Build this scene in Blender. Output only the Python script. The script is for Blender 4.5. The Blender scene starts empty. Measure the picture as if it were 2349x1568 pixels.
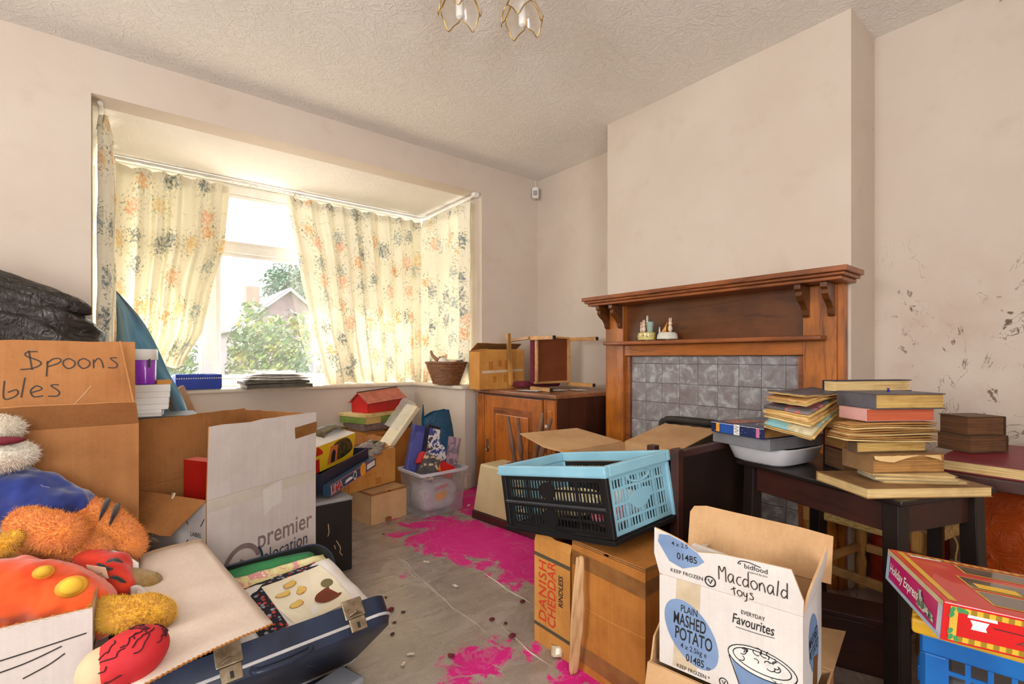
import bpy, math, random
from mathutils import Vector, Matrix, Euler, noise

random.seed(7)
S = bpy.context.scene
COL = S.collection
R = math.radians
PI = math.pi

# ------------------------------------------------------------------ camera
HEAD = R(38.688)
FPX, CX, HY, CAMZ = 1117.0, 1174.5, 820.0, 1.05
cam_d = bpy.data.cameras.new('camera')
cam = bpy.data.objects.new('camera', cam_d)
COL.objects.link(cam)
cam.location = (0, 0, CAMZ)
cam.rotation_euler = (PI / 2, 0, -HEAD)
cam_d.sensor_width = 36
cam_d.lens = 36 * FPX / 2349
cam_d.shift_y = (HY - 784) / 2349
cam_d.clip_start = .02
S.camera = cam

# ------------------------------------------------------------------ world, sun, exposure
w = bpy.data.worlds.new('world')
S.world = w
w.use_nodes = True
bg = w.node_tree.nodes['Background']
bg.inputs[0].default_value = (.93, .965, 1.0, 1)
bg.inputs[1].default_value = 5.0
sun_d = bpy.data.lights.new('sun', 'SUN')
sun_d.energy = 24
sun_d.angle = R(1.2)
sun_d.color = (1, .93, .82)
sun = bpy.data.objects.new('sun', sun_d)
COL.objects.link(sun)
sun.rotation_euler = Vector((-.32, -.62, -1.0)).to_track_quat('-Z', 'Y').to_euler()


def area(name, loc, target, sx, sy, power, color):
    d = bpy.data.lights.new(name, 'AREA')
    d.shape = 'RECTANGLE'
    d.size, d.size_y, d.energy, d.color = sx, sy, power, color
    o = bpy.data.objects.new(name, d)
    COL.objects.link(o)
    o.location = loc
    o.rotation_euler = (Vector(target) - Vector(loc)).to_track_quat('-Z', 'Y').to_euler()
    return o


# fill lamp added behind the camera, tilted up at the ceiling
area('rear_fill_lamp', (-.4, -1.62, 1.45), (.2, 2, 3.0), 1.2, 1.0, 36, (1, .975, .955))
# second fill lamp, invented to brighten the fireplace side from the left
area('left_fill_lamp', (-2.62, .7, 1.65), (2.2, 1.6, 4.6), 1.2, 1.2, 44, (1, .985, .965))
S.view_settings.view_transform = 'Standard'
S.view_settings.look = 'None'
S.view_settings.gamma = 1
S.view_settings.use_curve_mapping = False
S.view_settings.exposure = .44

# ------------------------------------------------------------------ helpers
FW = Vector((math.sin(HEAD), math.cos(HEAD), 0))
RT = Vector((math.cos(HEAD), -math.sin(HEAD), 0))


def at(px, py, z=None, d=None, X=None, Y=None):
    """real-world point seen at a pixel of the photograph, given one of its coordinates"""
    r = FW + RT * ((px - CX) / FPX) + Vector((0, 0, (HY - py) / FPX))
    if z is not None:
        d = (z - CAMZ) / r.z
    elif X is not None:
        d = X / r.x
    elif Y is not None:
        d = Y / r.y
    return r * d + Vector((0, 0, CAMZ))


class MB:
    def __init__(s):
        s.v, s.f, s.m, s.uv = [], [], [], None

    def add(s, vs, fs, mi=0):
        o = len(s.v)
        s.v += [Vector(v) for v in vs]
        for k, f in enumerate(fs):
            s.f.append([i + o for i in f])
            s.m.append(mi[k] if isinstance(mi, (list, tuple)) else mi)
        return s

    def bb(s, x0, x1, y0, y1, z0, z1, mi=0, M4=None):
        vs = [(x0, y0, z0), (x1, y0, z0), (x1, y1, z0), (x0, y1, z0), (x0, y0, z1), (x1, y0, z1), (x1, y1, z1), (x0, y1, z1)]
        if M4 is not None:
            vs = [M4 @ Vector(v) for v in vs]
        return s.add(vs, [(0, 3, 2, 1), (4, 5, 6, 7), (0, 1, 5, 4), (1, 2, 6, 5), (2, 3, 7, 6), (3, 0, 4, 7)], mi)

    def bar(s, p0, p1, wx, wy, up=(0, 0, 1), mi=0):
        p0, p1 = Vector(p0), Vector(p1)
        z = (p1 - p0)
        L = z.length
        z.normalize()
        x = Vector(up).cross(z)
        if x.length < 1e-4:
            x = Vector((1, 0, 0))
        x.normalize()
        y = z.cross(x)
        M4 = Matrix((x, y, z)).transposed().to_4x4()
        M4.translation = p0
        return s.bb(-wx / 2, wx / 2, -wy / 2, wy / 2, 0, L, mi, M4)

    def tube(s, pts, r, n=8, cap=True, mi=0):
        pts = [Vector(p) for p in pts]
        k = len(pts)
        rs = r if isinstance(r, (list, tuple)) else [r] * k
        prev = None
        rings = []
        for i, p in enumerate(pts):
            t = (pts[min(i + 1, k - 1)] - pts[max(i - 1, 0)])
            if t.length < 1e-9:
                t = Vector((0, 0, 1))
            t.normalize()
            a = prev - t * prev.dot(t) if prev is not None else t.orthogonal()
            if a.length < 1e-6:
                a = t.orthogonal()
            a.normalize()
            prev = a
            b = t.cross(a)
            rings.append([p + (a * math.cos(2 * PI * j / n) + b * math.sin(2 * PI * j / n)) * rs[i] for j in range(n)])
        vs = [q for rg in rings for q in rg]
        fs = [(i * n + j, i * n + (j + 1) % n, (i + 1) * n + (j + 1) % n, (i + 1) * n + j) for i in range(k - 1) for j in range(n)]
        if cap:
            fs += [tuple(range(n))[::-1], tuple((k - 1) * n + j for j in range(n))]
        return s.add(vs, fs, mi)

    def lathe(s, prof, n=20, c=(0, 0, 0), mi=0):
        c = Vector(c)
        k = len(prof)
        vs = [c + Vector((r * math.cos(2 * PI * j / n), r * math.sin(2 * PI * j / n), z)) for r, z in prof for j in range(n)]
        fs = [(i * n + j, i * n + (j + 1) % n, (i + 1) * n + (j + 1) % n, (i + 1) * n + j) for i in range(k - 1) for j in range(n)]
        fs += [tuple(range(n))[::-1], tuple((k - 1) * n + j for j in range(n))]
        return s.add(vs, fs, mi)

    def sheet(s, O, U, V, poly, t, top=0, bot=0, side=None):
        """flat panel: polygon in the U,V plane, its face on the UxV side, thickness t behind it"""
        O, U, V = Vector(O), Vector(U).normalized(), Vector(V).normalized()
        N = U.cross(V).normalized()
        n = len(poly)
        a = [O + U * x + V * y for x, y in poly]
        b = [p - N * t for p in a]
        fs = [tuple(range(n)), tuple(range(2 * n - 1, n - 1, -1))] + [(i, i + n, (i + 1) % n + n, (i + 1) % n) for i in range(n)]
        return s.add(a + b, fs, [top, bot] + [bot if side is None else side] * n)

    def grid(s, nu, nv, fn, mi=0, uvfn=None):
        o = len(s.v)
        vs = [fn(i / nu, j / nv) for j in range(nv + 1) for i in range(nu + 1)]
        fs = [(j * (nu + 1) + i, j * (nu + 1) + i + 1, (j + 1) * (nu + 1) + i + 1, (j + 1) * (nu + 1) + i) for j in range(nv) for i in range(nu)]
        if uvfn:
            s.uv = [uvfn(i / nu, j / nv) for j in range(nv + 1) for i in range(nu + 1)]
        return s.add(vs, fs, mi)

    def ell(s, c, r, nu=20, nv=12, M3=None, mi=0, fn=None):
        c = Vector(c)
        if not isinstance(r, (tuple, list)):
            r = (r, r, r)
        vs = []
        for j in range(nv + 1):
            th = PI * (j + .02) / (nv + .04)
            for i in range(nu):
                ph = 2 * PI * i / nu
                p = Vector((math.sin(th) * math.cos(ph), math.sin(th) * math.sin(ph), math.cos(th)))
                q = Vector((p.x * r[0], p.y * r[1], p.z * r[2]))
                if fn:
                    q = q * fn(p)
                if M3 is not None:
                    q = M3 @ q
                vs.append(c + q)
        fs = [(j * nu + i, (j + 1) * nu + i, (j + 1) * nu + (i + 1) % nu, j * nu + (i + 1) % nu) for j in range(nv) for i in range(nu)]
        fs += [tuple(range(nu)), tuple(nv * nu + i for i in range(nu))[::-1]]
        return s.add(vs, fs, mi)


def ob(name, mb, mat, par=None, loc=(0, 0, 0), rot=(0, 0, 0), bev=0, smooth=0, sub=0, sol=0, segs=2):
    me = mb if isinstance(mb, bpy.types.Mesh) else None
    if me is None:
        me = bpy.data.meshes.new(name)
        me.from_pydata(mb.v, [], mb.f)
        me.polygons.foreach_set('material_index', mb.m)
        if mb.uv:
            ul = me.uv_layers.new(name='UVMap')
            for lp in me.loops:
                ul.data[lp.index].uv = mb.uv[lp.vertex_index]
        for m_ in (mat if isinstance(mat, (list, tuple)) else [mat]):
            me.materials.append(m_)
        if smooth:
            me.shade_smooth()
            me.set_sharp_from_angle(angle=R(smooth if smooth > 1 else 180))
        me.update()
    o = bpy.data.objects.new(name, me)
    COL.objects.link(o)
    o.location = loc
    o.rotation_euler = rot
    if par:
        o.parent = par
    if sub:
        md = o.modifiers.new('sub', 'SUBSURF')
        md.levels = md.render_levels = sub
    if sol:
        md = o.modifiers.new('sol', 'SOLIDIFY')
        md.thickness = abs(sol)
        md.offset = 0
    if bev:
        md = o.modifiers.new('bev', 'BEVEL')
        md.width = bev
        md.segments = segs
        md.limit_method = 'ANGLE'
        md.angle_limit = R(40)
    return o


def tag(o, label, cat, group=None):
    o['label'] = label
    o['category'] = cat
    if group:
        o['group'] = group
    return o


def thing(name, label, cat, loc=(0, 0, 0), rot=0, group=None):
    o = bpy.data.objects.new(name, None)
    COL.objects.link(o)
    o.empty_display_size = .05
    o.location = loc
    o.rotation_euler = (0, 0, rot) if not isinstance(rot, (tuple, list, Euler)) else rot
    return tag(o, label, cat, group)


def struct(name, mb, mat, **k):
    o = ob(name, mb, mat, **k)
    if not k.get('par'):
        o['kind'] = 'structure'
    return o


def cr(pts, n=8, closed=False):
    """Catmull-Rom smoothing of a 2D/3D polyline"""
    P = [Vector(p) for p in pts]
    k = len(P)
    out = []
    for i in range(k if closed else k - 1):
        p0, p1, p2, p3 = (P[(i - 1) % k], P[i], P[(i + 1) % k], P[(i + 2) % k]) if closed else (P[max(i - 1, 0)], P[i], P[i + 1], P[min(i + 2, k - 1)])
        for j in range(n):
            t = j / n
            out.append(.5 * ((2 * p1) + (p2 - p0) * t + (2 * p0 - 5 * p1 + 4 * p2 - p3) * t * t + (3 * p1 - p0 - 3 * p2 + p3) * t ** 3))
    if not closed:
        out.append(P[-1])
    return out


def nz(p, sc=1.0):
    return noise.noise(Vector(p) * sc)


# ------------------------------------------------------------------ materials
def lin(c):
    return tuple((x / 255 / 12.92) if x / 255 <= .04045 else ((x / 255 + .055) / 1.055) ** 2.4 for x in c[:3]) + (1,)


class NT:
    def __init__(s, name):
        s.mat = bpy.data.materials.new(name)
        s.mat.use_nodes = True
        s.n = s.mat.node_tree.nodes
        s.l = s.mat.node_tree.links
        s.p = s.n['Principled BSDF']
        s.out = s.n['Material Output']
        s.co = None

    def new(s, t, **k):
        nd = s.n.new(t)
        for a, b in k.items():
            setattr(nd, a, b)
        return nd

    def set(s, nd, key, val):
        if hasattr(val, 'is_linked') or isinstance(val, bpy.types.NodeSocket):
            s.l.new(val, nd.inputs[key])
        else:
            nd.inputs[key].default_value = val

    def coord(s, kind='Object'):
        if s.co is None:
            s.co = s.new('ShaderNodeTexCoord')
        return s.co.outputs[kind]

    def mapping(s, vec, scale=(1, 1, 1), loc=(0, 0, 0), rot=(0, 0, 0)):
        m = s.new('ShaderNodeMapping')
        s.l.new(vec, m.inputs[0])
        m.inputs['Scale'].default_value = scale
        m.inputs['Location'].default_value = loc
        m.inputs['Rotation'].default_value = rot
        return m.outputs[0]

    def noise(s, vec, sc, det=4, rough=.55, dist=0, out='Fac'):
        n = s.new('ShaderNodeTexNoise')
        s.l.new(vec, n.inputs['Vector'])
        n.inputs['Scale'].default_value = sc
        n.inputs['Detail'].default_value = det
        n.inputs['Roughness'].default_value = rough
        n.inputs['Distortion'].default_value = dist
        return n.outputs[out]

    def vor(s, vec, sc, feat='F1', out='Distance', rnd=1):
        n = s.new('ShaderNodeTexVoronoi', feature=feat)
        s.l.new(vec, n.inputs['Vector'])
        n.inputs['Scale'].default_value = sc
        n.inputs['Randomness'].default_value = rnd
        return n.outputs[out]

    def ramp(s, fac, stops):
        r = s.new('ShaderNodeValToRGB')
        s.l.new(fac, r.inputs[0])
        e = r.color_ramp.elements
        while len(e) < len(stops):
            e.new(.5)
        for k, (p, c) in enumerate(stops):
            e[k].position = p
            e[k].color = c if not isinstance(c, (int, float)) else (c, c, c, 1)
        return r.outputs[0]

    def math(s, op, a, b=0.0, c=0.0, clamp=False):
        m = s.new('ShaderNodeMath', operation=op, use_clamp=clamp)
        s.set(m, 0, a)
        s.set(m, 1, b)
        s.set(m, 2, c)
        return m.outputs[0]

    def mix(s, fac, a, b):
        m = s.new('ShaderNodeMix', data_type='RGBA')
        s.set(m, 0, fac)
        s.set(m, 6, a)
        s.set(m, 7, b)
        return m.outputs[2]

    def bump(s, h, strength, dist=.01):
        b = s.new('ShaderNodeBump')
        b.inputs['Strength'].default_value = strength
        b.inputs['Distance'].default_value = dist
        s.l.new(h, b.inputs['Height'])
        s.l.new(b.outputs[0], s.p.inputs['Normal'])
        return b

    def base(s, c):
        s.set(s.p, 'Base Color', c)


def M(name, c, c2=None, sc=8, rough=.6, bump=0, bs=60, bd=.004, metal=0, st=(1, 1, 1), det=4, spec=.5, lo=.35, hi=.65, coat=0, sheen=0, alpha=1):
    t = NT(name)
    p = t.p
    vec = t.mapping(t.coord(), st)
    if c2 is None:
        c2 = tuple(x * .86 for x in c)
    t.base(t.ramp(t.noise(vec, sc, det), [(lo, lin(c)), (hi, lin(c2))]))
    p.inputs['Roughness'].default_value = rough
    p.inputs['Metallic'].default_value = metal
    p.inputs['Specular IOR Level'].default_value = spec
    p.inputs['Coat Weight'].default_value = coat
    if sheen:
        p.inputs['Sheen Weight'].default_value = sheen
    if alpha < 1:
        p.inputs['Alpha'].default_value = alpha
    if bump:
        t.bump(t.noise(vec, bs, 5), bump, bd)
    return t.mat


def WOOD(name, c, c2, axis='z', rough=.4, sc=3.0, fine=1.0, coat=.15):
    """grain runs along the axis; scale per metre"""
    t = NT(name)
    k = {'x': (.12, 1, 1), 'y': (1, .12, 1), 'z': (1, 1, .12)}[axis]
    v = t.mapping(t.coord(), tuple(a * sc * 4 for a in k))
    n1 = t.noise(v, 1.6, 6, .6, 1.2)
    v2 = t.mapping(t.coord(), tuple(a * sc * 40 for a in k))
    n2 = t.noise(v2, 1.5, 3)
    n = t.math('ADD', t.math('MULTIPLY', n1, .72), t.math('MULTIPLY', n2, .28 * fine))
    blot = t.noise(t.coord(), 3.2, 3)
    col = t.ramp(n, [(.30, lin(c2)), (.47, lin(c)), (.66, lin(tuple(x * 1.12 for x in c)))])
    dark = t.ramp(blot, [(.36, .45), (.56, 1.0)])
    m = t.new('ShaderNodeMix', data_type='RGBA', blend_type='MULTIPLY')
    m.inputs[0].default_value = .75
    t.l.new(col, m.inputs[6])
    t.l.new(dark, m.inputs[7])
    t.base(m.outputs[2])
    t.p.inputs['Roughness'].default_value = rough
    t.p.inputs['Coat Weight'].default_value = coat
    t.bump(n, .12, .002)
    return t.mat


def CARD(name, c, c2=None, rough=.82):
    """corrugated board: faint flutes, blotches, fibres"""
    t = NT(name)
    c2 = c2 or tuple(x * .88 for x in c)
    n = t.noise(t.coord(), 7, 5, .6)
    fl = t.noise(t.mapping(t.coord(), (90, 90, 1.5)), 1, 2)
    fine = t.noise(t.coord(), 160, 3)
    f = t.math('ADD', t.math('MULTIPLY', n, .65), t.math('ADD', t.math('MULTIPLY', fl, .2), t.math('MULTIPLY', fine, .15)))
    t.base(t.ramp(f, [(.36, lin(c2)), (.58, lin(c))]))
    t.p.inputs['Roughness'].default_value = rough
    t.p.inputs['Specular IOR Level'].default_value = .25
    t.bump(t.math('ADD', fl, t.math('MULTIPLY', n, 2.0)), .25, .0025)
    return t.mat


def PRINT(name, c, rough=.6):
    return M(name, c, tuple(x * .9 for x in c), sc=25, rough=rough, lo=.45, hi=.75)


# ---- room surfaces
def wall_mat(name, stains=False):
    t = NT(name)
    n = t.noise(t.coord(), 1.3, 5, .6)
    n2 = t.noise(t.coord(), 5, 4)
    c = t.ramp(n, [(.3, lin((207, 191, 176))), (.7, lin((217, 204, 190)))])
    c = t.mix(t.ramp(n2, [(.58, 0.), (.75, .35)]), c, lin((196, 176, 156)))
    # scattered flecks
    sp = t.vor(t.coord(), 4.2)
    c = t.mix(t.ramp(sp, [(.012, .8), (.03, 0.)]), c, lin((120, 98, 78)))
    if stains:
        sep = t.new('ShaderNodeSeparateXYZ')
        t.l.new(t.coord(), sep.inputs[0])
        low = t.ramp(t.math('MULTIPLY', sep.outputs[2], .5), [(.64, 1.), (.84, 0.)])       # below about 1.7 m
        side = t.ramp(t.math('ADD', sep.outputs[1], .0), [(.62, 1.), (.80, 0.)])          # the near alcove only
        reg = t.math('MULTIPLY', low, side)
        v = t.mapping(t.coord(), (1, 1, .62))
        a = t.noise(v, 13, 7, .62, .8)
        blot = t.ramp(t.math('ADD', a, t.math('MULTIPLY', reg, .055)), [(.68, 0.), (.705, 1.)])
        b = t.noise(v, 6.5, 6, .55, 1.6)
        strand = t.ramp(t.math('ABSOLUTE', t.math('SUBTRACT', b, .5)), [(.002, 1.), (.008, 0.)])
        gate = t.ramp(t.noise(t.coord(), 5.5, 3), [(.52, 0.), (.58, 1.)])
        st = t.math('MAXIMUM', blot, t.math('MULTIPLY', strand, gate))
        st = t.math('MULTIPLY', st, reg, clamp=True)
        c = t.mix(t.math('MULTIPLY', st, .9), c, lin((88, 66, 44)))
        c = t.mix(t.math('MULTIPLY', t.math('MULTIPLY', reg, t.ramp(n2, [(.4, 0.), (.7, 1.)])), .35), c, lin((188, 158, 140)))
    t.base(c)
    t.p.inputs['Roughness'].default_value = .7
    t.p.inputs['Specular IOR Level'].default_value = .3
    t.bump(t.noise(t.coord(), 45, 5), .18, .004)
    return t.mat


def ceiling_mat():
    t = NT('artex_ceiling')
    n = t.noise(t.coord(), 1.2, 4)
    t.base(t.ramp(n, [(.3, lin((236, 230, 222))), (.7, lin((244, 239, 232)))]))
    t.p.inputs['Roughness'].default_value = .75
    v = t.mapping(t.coord(), (1, 1, 1))
    a = t.noise(v, 7, 3, .5, 2.2)
    s1 = t.ramp(t.math('ABSOLUTE', t.math('SUBTRACT', a, .5)), [(.0, 1.), (.05, 0.)])
    b = t.noise(v, 15, 4, .6, 1.4)
    s2 = t.ramp(t.math('ABSOLUTE', t.math('SUBTRACT', b, .5)), [(.0, .8), (.05, 0.)])
    f = t.math('ADD', t.math('ADD', s1, s2), t.math('MULTIPLY', t.noise(v, 40, 4), .8))
    t.bump(f, .38, .0065)
    return t.mat


def floor_mat():
    t = NT('dusty_film_over_carpet')
    g = t.coord()
    n = t.noise(g, 3.5, 6, .6)
    v = t.mapping(g, (1.2, 2.4, 1), rot=(0, 0, R(35)))
    st = t.noise(v, 4, 6, .62, 1.0)
    dust = t.ramp(t.math('ADD', t.math('MULTIPLY', n, .5), t.math('MULTIPLY', st, .5)), [(.32, lin((128, 114, 104))), (.5, lin((148, 134, 124))), (.68, lin((170, 159, 151)))])
    fib = t.noise(t.mapping(g, (6, 30, 1), rot=(0, 0, R(-50))), 14, 3)
    dust = t.mix(t.ramp(fib, [(.60, 0.), (.72, .5)]), dust, lin((196, 180, 164)))
    # bare carpet: places the plastic film has been pulled off
    ng = t.noise(g, 7, 8, .68, .5)
    blobs = None
    for (x, y, rx, ry, a) in ((1.62, 2.33, .34, .55, 20), (1.62, 1.9, .22, .45, 0), (2.1, 2.85, .3, .4, 0), (.96, 1.40, .13, .10, 40), (1.2, 1.06, .12, .16, 0),
                              (1.25, 2.4, .06, .03, 30), (1.04, 2.14, .07, .025, 35), (1.16, 1.32, .05, .03, 0), (.84, 1.30, .10, .05, 20)):
        m = t.mapping(g, (1 / rx, 1 / ry, 0), rot=(0, 0, 0))
        mm = m.node
        mm.vector_type = 'TEXTURE'
        mm.inputs['Location'].default_value = (x, y, 0)
        mm.inputs['Scale'].default_value = (rx, ry, 1e3)
        mm.inputs['Rotation'].default_value = (0, 0, R(a))
        ln = t.new('ShaderNodeVectorMath', operation='LENGTH')
        t.l.new(m, ln.inputs[0])
        dd = t.math('MULTIPLY', t.math('SUBTRACT', 1.0, ln.outputs['Value']), min(1.0, (rx * ry) ** .5 / .30))
        blobs = dd if blobs is None else t.math('MAXIMUM', blobs, dd)
    e = t.math('ADD', blobs, t.math('MULTIPLY', t.math('SUBTRACT', ng, .5), 2.6))
    bare = t.ramp(e, [(.02, 0.), (.14, 1.)])
    sw = t.noise(t.mapping(g, (1, 1, 1)), 6.5, 2, .5, 2.4)
    swirl = t.ramp(t.math('ABSOLUTE', t.math('SUBTRACT', sw, .5)), [(.015, 1.), (.035, 0.)])
    swg = t.ramp(e, [(.10, .6), (.6, .05)])
    pink = t.mix(t.noise(g, 30, 4), lin((222, 12, 142)), lin((192, 6, 106)))
    pink = t.mix(t.math('MULTIPLY', swirl, swg), pink, lin((196, 122, 142)))
    fl = t.vor(g, 55)
    pink = t.mix(t.ramp(fl, [(.05, .8), (.13, 0.)]), pink, lin((226, 150, 175)))
    col = t.mix(bare, dust, pink)
    # dust specks
    s1 = t.vor(g, 16)
    col = t.mix(t.ramp(s1, [(.02, .8), (.05, 0.)]), col, lin((92, 60, 52)))
    t.base(col)
    t.set(t.p, 'Roughness', t.math('ADD', t.math('MULTIPLY', bare, .5), t.math('MULTIPLY', t.ramp(st, [(.4, .20), (.65, .40)]), 1.0), clamp=True))
    t.p.inputs['Specular IOR Level'].default_value = .55
    wr = t.noise(t.mapping(g, (1, 6, 1), rot=(0, 0, R(38))), 2.2, 4, .5, .5)
    t.bump(t.math('ADD', t.math('MULTIPLY', wr, 1.6), t.math('MULTIPLY', t.noise(g, 70, 4), .25)), .28, .02)
    t.set(t.p, 'Coat Weight', t.math('SUBTRACT', .6, t.math('MULTIPLY', bare, .6)))
    t.p.inputs['Coat Roughness'].default_value = .28
    return t.mat


def curtain_mat():
    t = NT('floral_curtain_cotton')
    uv = t.coord('UV')
    wob = t.noise(uv, 26, 3, out='Color')
    wv = t.new('ShaderNodeVectorMath', operation='MULTIPLY_ADD')
    t.l.new(wob, wv.inputs[0])
    wv.inputs[1].default_value = (.05, .05, 0)
    t.l.new(uv, wv.inputs[2])
    d = wv.outputs[0]
    base = t.mix(t.noise(uv, 2, 3), lin((245, 239, 220)), lin((240, 232, 210)))

    def flowers(sc, off, cols, leaf):
        v = t.mapping(d, (1, 1, 0), off)
        vo = t.new('ShaderNodeTexVoronoi', voronoi_dimensions='2D')
        t.l.new(v, vo.inputs['Vector'])
        vo.inputs['Scale'].default_value = sc
        vo.inputs['Randomness'].default_value = .55
        dist = vo.outputs['Distance']
        rnd = t.new('ShaderNodeSeparateColor')
        t.l.new(vo.outputs['Color'], rnd.inputs[0])
        petal = t.noise(d, 34, 4, .6)
        rr = t.math('ADD', dist, t.math('MULTIPLY', t.math('SUBTRACT', petal, .5), .42))
        core = t.ramp(rr, [(.15, 1.), (.19, 0.)])
        hue = t.ramp(rnd.outputs[0], [(.0, lin(cols[0])), (.33, lin(cols[1])), (.66, lin(cols[2])), (1., lin(cols[0]))])
        hue.node.color_ramp.interpolation = 'CONSTANT'
        shade = t.mix(t.ramp(t.noise(d, 45, 3), [(.42, 0.), (.6, .85)]), hue, lin((246, 236, 212)))
        sprig = t.noise(d, 48, 5, .7)
        lf = t.math('MULTIPLY', t.ramp(dist, [(.22, 1.), (.42, 0.)]), t.ramp(sprig, [(.55, 0.), (.59, 1.)]))
        lf = t.math('MULTIPLY', lf, t.ramp(dist, [(.06, .4), (.2, 1.)]))
        return core, shade, lf

    c1, s1, l1 = flowers(3.3, (0, 0, 0), ((92, 116, 128), (226, 160, 96), (150, 168, 168)), 0)
    c2, s2, l2 = flowers(2.9, (.37, .61, 0), ((226, 190, 120), (78, 102, 116), (230, 168, 130)), 0)
    col = t.mix(t.math('MULTIPLY', l1, .85), base, lin((96, 110, 84)))
    col = t.mix(t.math('MULTIPLY', l2, .85), col, lin((110, 124, 96)))
    col = t.mix(t.math('MULTIPLY', c2, .8), col, s2)
    col = t.mix(t.math('MULTIPLY', c1, .85), col, s1)
    # thin curved stems
    sn = t.noise(t.mapping(uv, (1, .6, 1)), 7, 2, .5, 1.2)
    stem = t.math('MULTIPLY', t.ramp(t.math('ABSOLUTE', t.math('SUBTRACT', sn, .5)), [(.002, 1.), (.007, 0.)]), t.ramp(t.noise(uv, 9, 2), [(.55, 0.), (.6, .7)]))
    col = t.mix(stem, col, lin((122, 128, 112)))
    # mottled brown band along the hem
    sep = t.new('ShaderNodeSeparateXYZ')
    t.l.new(uv, sep.inputs[0])
    hem = t.math('MULTIPLY', t.ramp(sep.outputs[1], [(.02, 1.), (.14, 0.)]), t.ramp(t.noise(uv, 12, 4), [(.4, .2), (.6, .8)]))
    col = t.mix(t.math('MULTIPLY', hem, .45), col, lin((170, 146, 104)))
    t.base(col)
    t.p.inputs['Roughness'].default_value = .9
    t.p.inputs['Specular IOR Level'].default_value = .15
    tr = t.new('ShaderNodeBsdfTranslucent')
    warm = t.new('ShaderNodeMix', data_type='RGBA', blend_type='MULTIPLY')
    warm.inputs[0].default_value = 1
    t.l.new(col, warm.inputs[6])
    warm.inputs[7].default_value = (1, .97, .86, 1)
    t.l.new(warm.outputs[2], tr.inputs[0])
    mx = t.new('ShaderNodeMixShader')
    mx.inputs[0].default_value = .10
    t.l.new(t.p.outputs[0], mx.inputs[1])
    t.l.new(tr.outputs[0], mx.inputs[2])
    t.l.new(mx.outputs[0], t.out.inputs[0])
    t.bump(t.noise(uv, 260, 2), .08, .001)
    return t.mat


def glass_mat(name, tint=(1, 1, 1), gloss=.07, haze=0, rough=.02):
    t = NT(name)
    t.n.remove(t.p)
    tp = t.new('ShaderNodeBsdfTransparent')
    tp.inputs[0].default_value = (*tint, 1)
    gl = t.new('ShaderNodeBsdfGlossy')
    gl.inputs['Roughness'].default_value = rough
    mx = t.new('ShaderNodeMixShader')
    mx.inputs[0].default_value = gloss
    t.l.new(tp.outputs[0], mx.inputs[1])
    t.l.new(gl.outputs[0], mx.inputs[2])
    last = mx.outputs[0]
    if haze:
        df = t.new('ShaderNodeBsdfTranslucent')
        df.inputs[0].default_value = (*tint, 1)
        d2 = t.new('ShaderNodeBsdfDiffuse')
        d2.inputs[0].default_value = (*tint, 1)
        ad = t.new('ShaderNodeMixShader')
        t.l.new(df.outputs[0], ad.inputs[1])
        t.l.new(d2.outputs[0], ad.inputs[2])
        m2 = t.new('ShaderNodeMixShader')
        h = t.noise(t.coord(), 5, 4)
        t.l.new(t.ramp(h, [(.3, haze * .6), (.7, haze * 1.4)]), m2.inputs[0])
        t.l.new(last, m2.inputs[1])
        t.l.new(ad.outputs[0], m2.inputs[2])
        last = m2.outputs[0]
    t.l.new(last, t.out.inputs[0])
    return t.mat


def tile_mat():
    t = NT('mottled_grey_tile')
    oi = t.new('ShaderNodeObjectInfo')
    ad = t.new('ShaderNodeVectorMath', operation='MULTIPLY_ADD')
    t.l.new(oi.outputs['Random'], ad.inputs[0])
    ad.inputs[1].default_value = (31, 17, 9)
    t.l.new(t.coord(), ad.inputs[2])
    n = t.noise(ad.outputs[0], 16, 6, .65, .6)
    c = t.ramp(n, [(.34, lin((128, 118, 116))), (.5, lin((143, 138, 140))), (.66, lin((186, 188, 188)))])
    c = t.mix(t.math('MULTIPLY', t.math('SUBTRACT', oi.outputs['Random'], .4), .5, clamp=True), c, lin((118, 104, 104)))
    t.base(c)
    t.p.inputs['Roughness'].default_value = .38
    t.bump(n, .12, .003)
    return t.mat


def bag_mat(name, c, rough=.3, tr=0):
    t = NT(name)
    t.base(lin(c))
    t.p.inputs['Roughness'].default_value = rough
    n = t.noise(t.coord(), 14, 5, .55, 1.5)
    t.bump(t.math('ABSOLUTE', t.math('SUBTRACT', n, .5)), .9, .03)
    if tr:
        b = t.new('ShaderNodeBsdfTranslucent')
        b.inputs[0].default_value = lin(c)
        m = t.new('ShaderNodeMixShader')
        m.inputs[0].default_value = tr
        t.l.new(t.p.outputs[0], m.inputs[1])
        t.l.new(b.outputs[0], m.inputs[2])
        t.l.new(m.outputs[0], t.out.inputs[0])
    return t.mat


def stripe_mat(name, c, c2, axis, freq, rough=.5, duty=.5, sheen=0):
    t = NT(name)
    sep = t.new('ShaderNodeSeparateXYZ')
    t.l.new(t.coord('UV') if axis in 'uv' else t.coord(), sep.inputs[0])
    o = sep.outputs[{'x': 0, 'y': 1, 'z': 2, 'u': 0, 'v': 1}[axis]]
    f = t.math('FRACT', t.math('MULTIPLY', o, freq))
    t.base(t.mix(t.ramp(f, [(duty - .06, 0.), (duty + .06, 1.)]), lin(c), lin(c2)))
    t.p.inputs['Roughness'].default_value = rough
    if sheen:
        t.p.inputs['Sheen Weight'].default_value = sheen
    return t.mat


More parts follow.
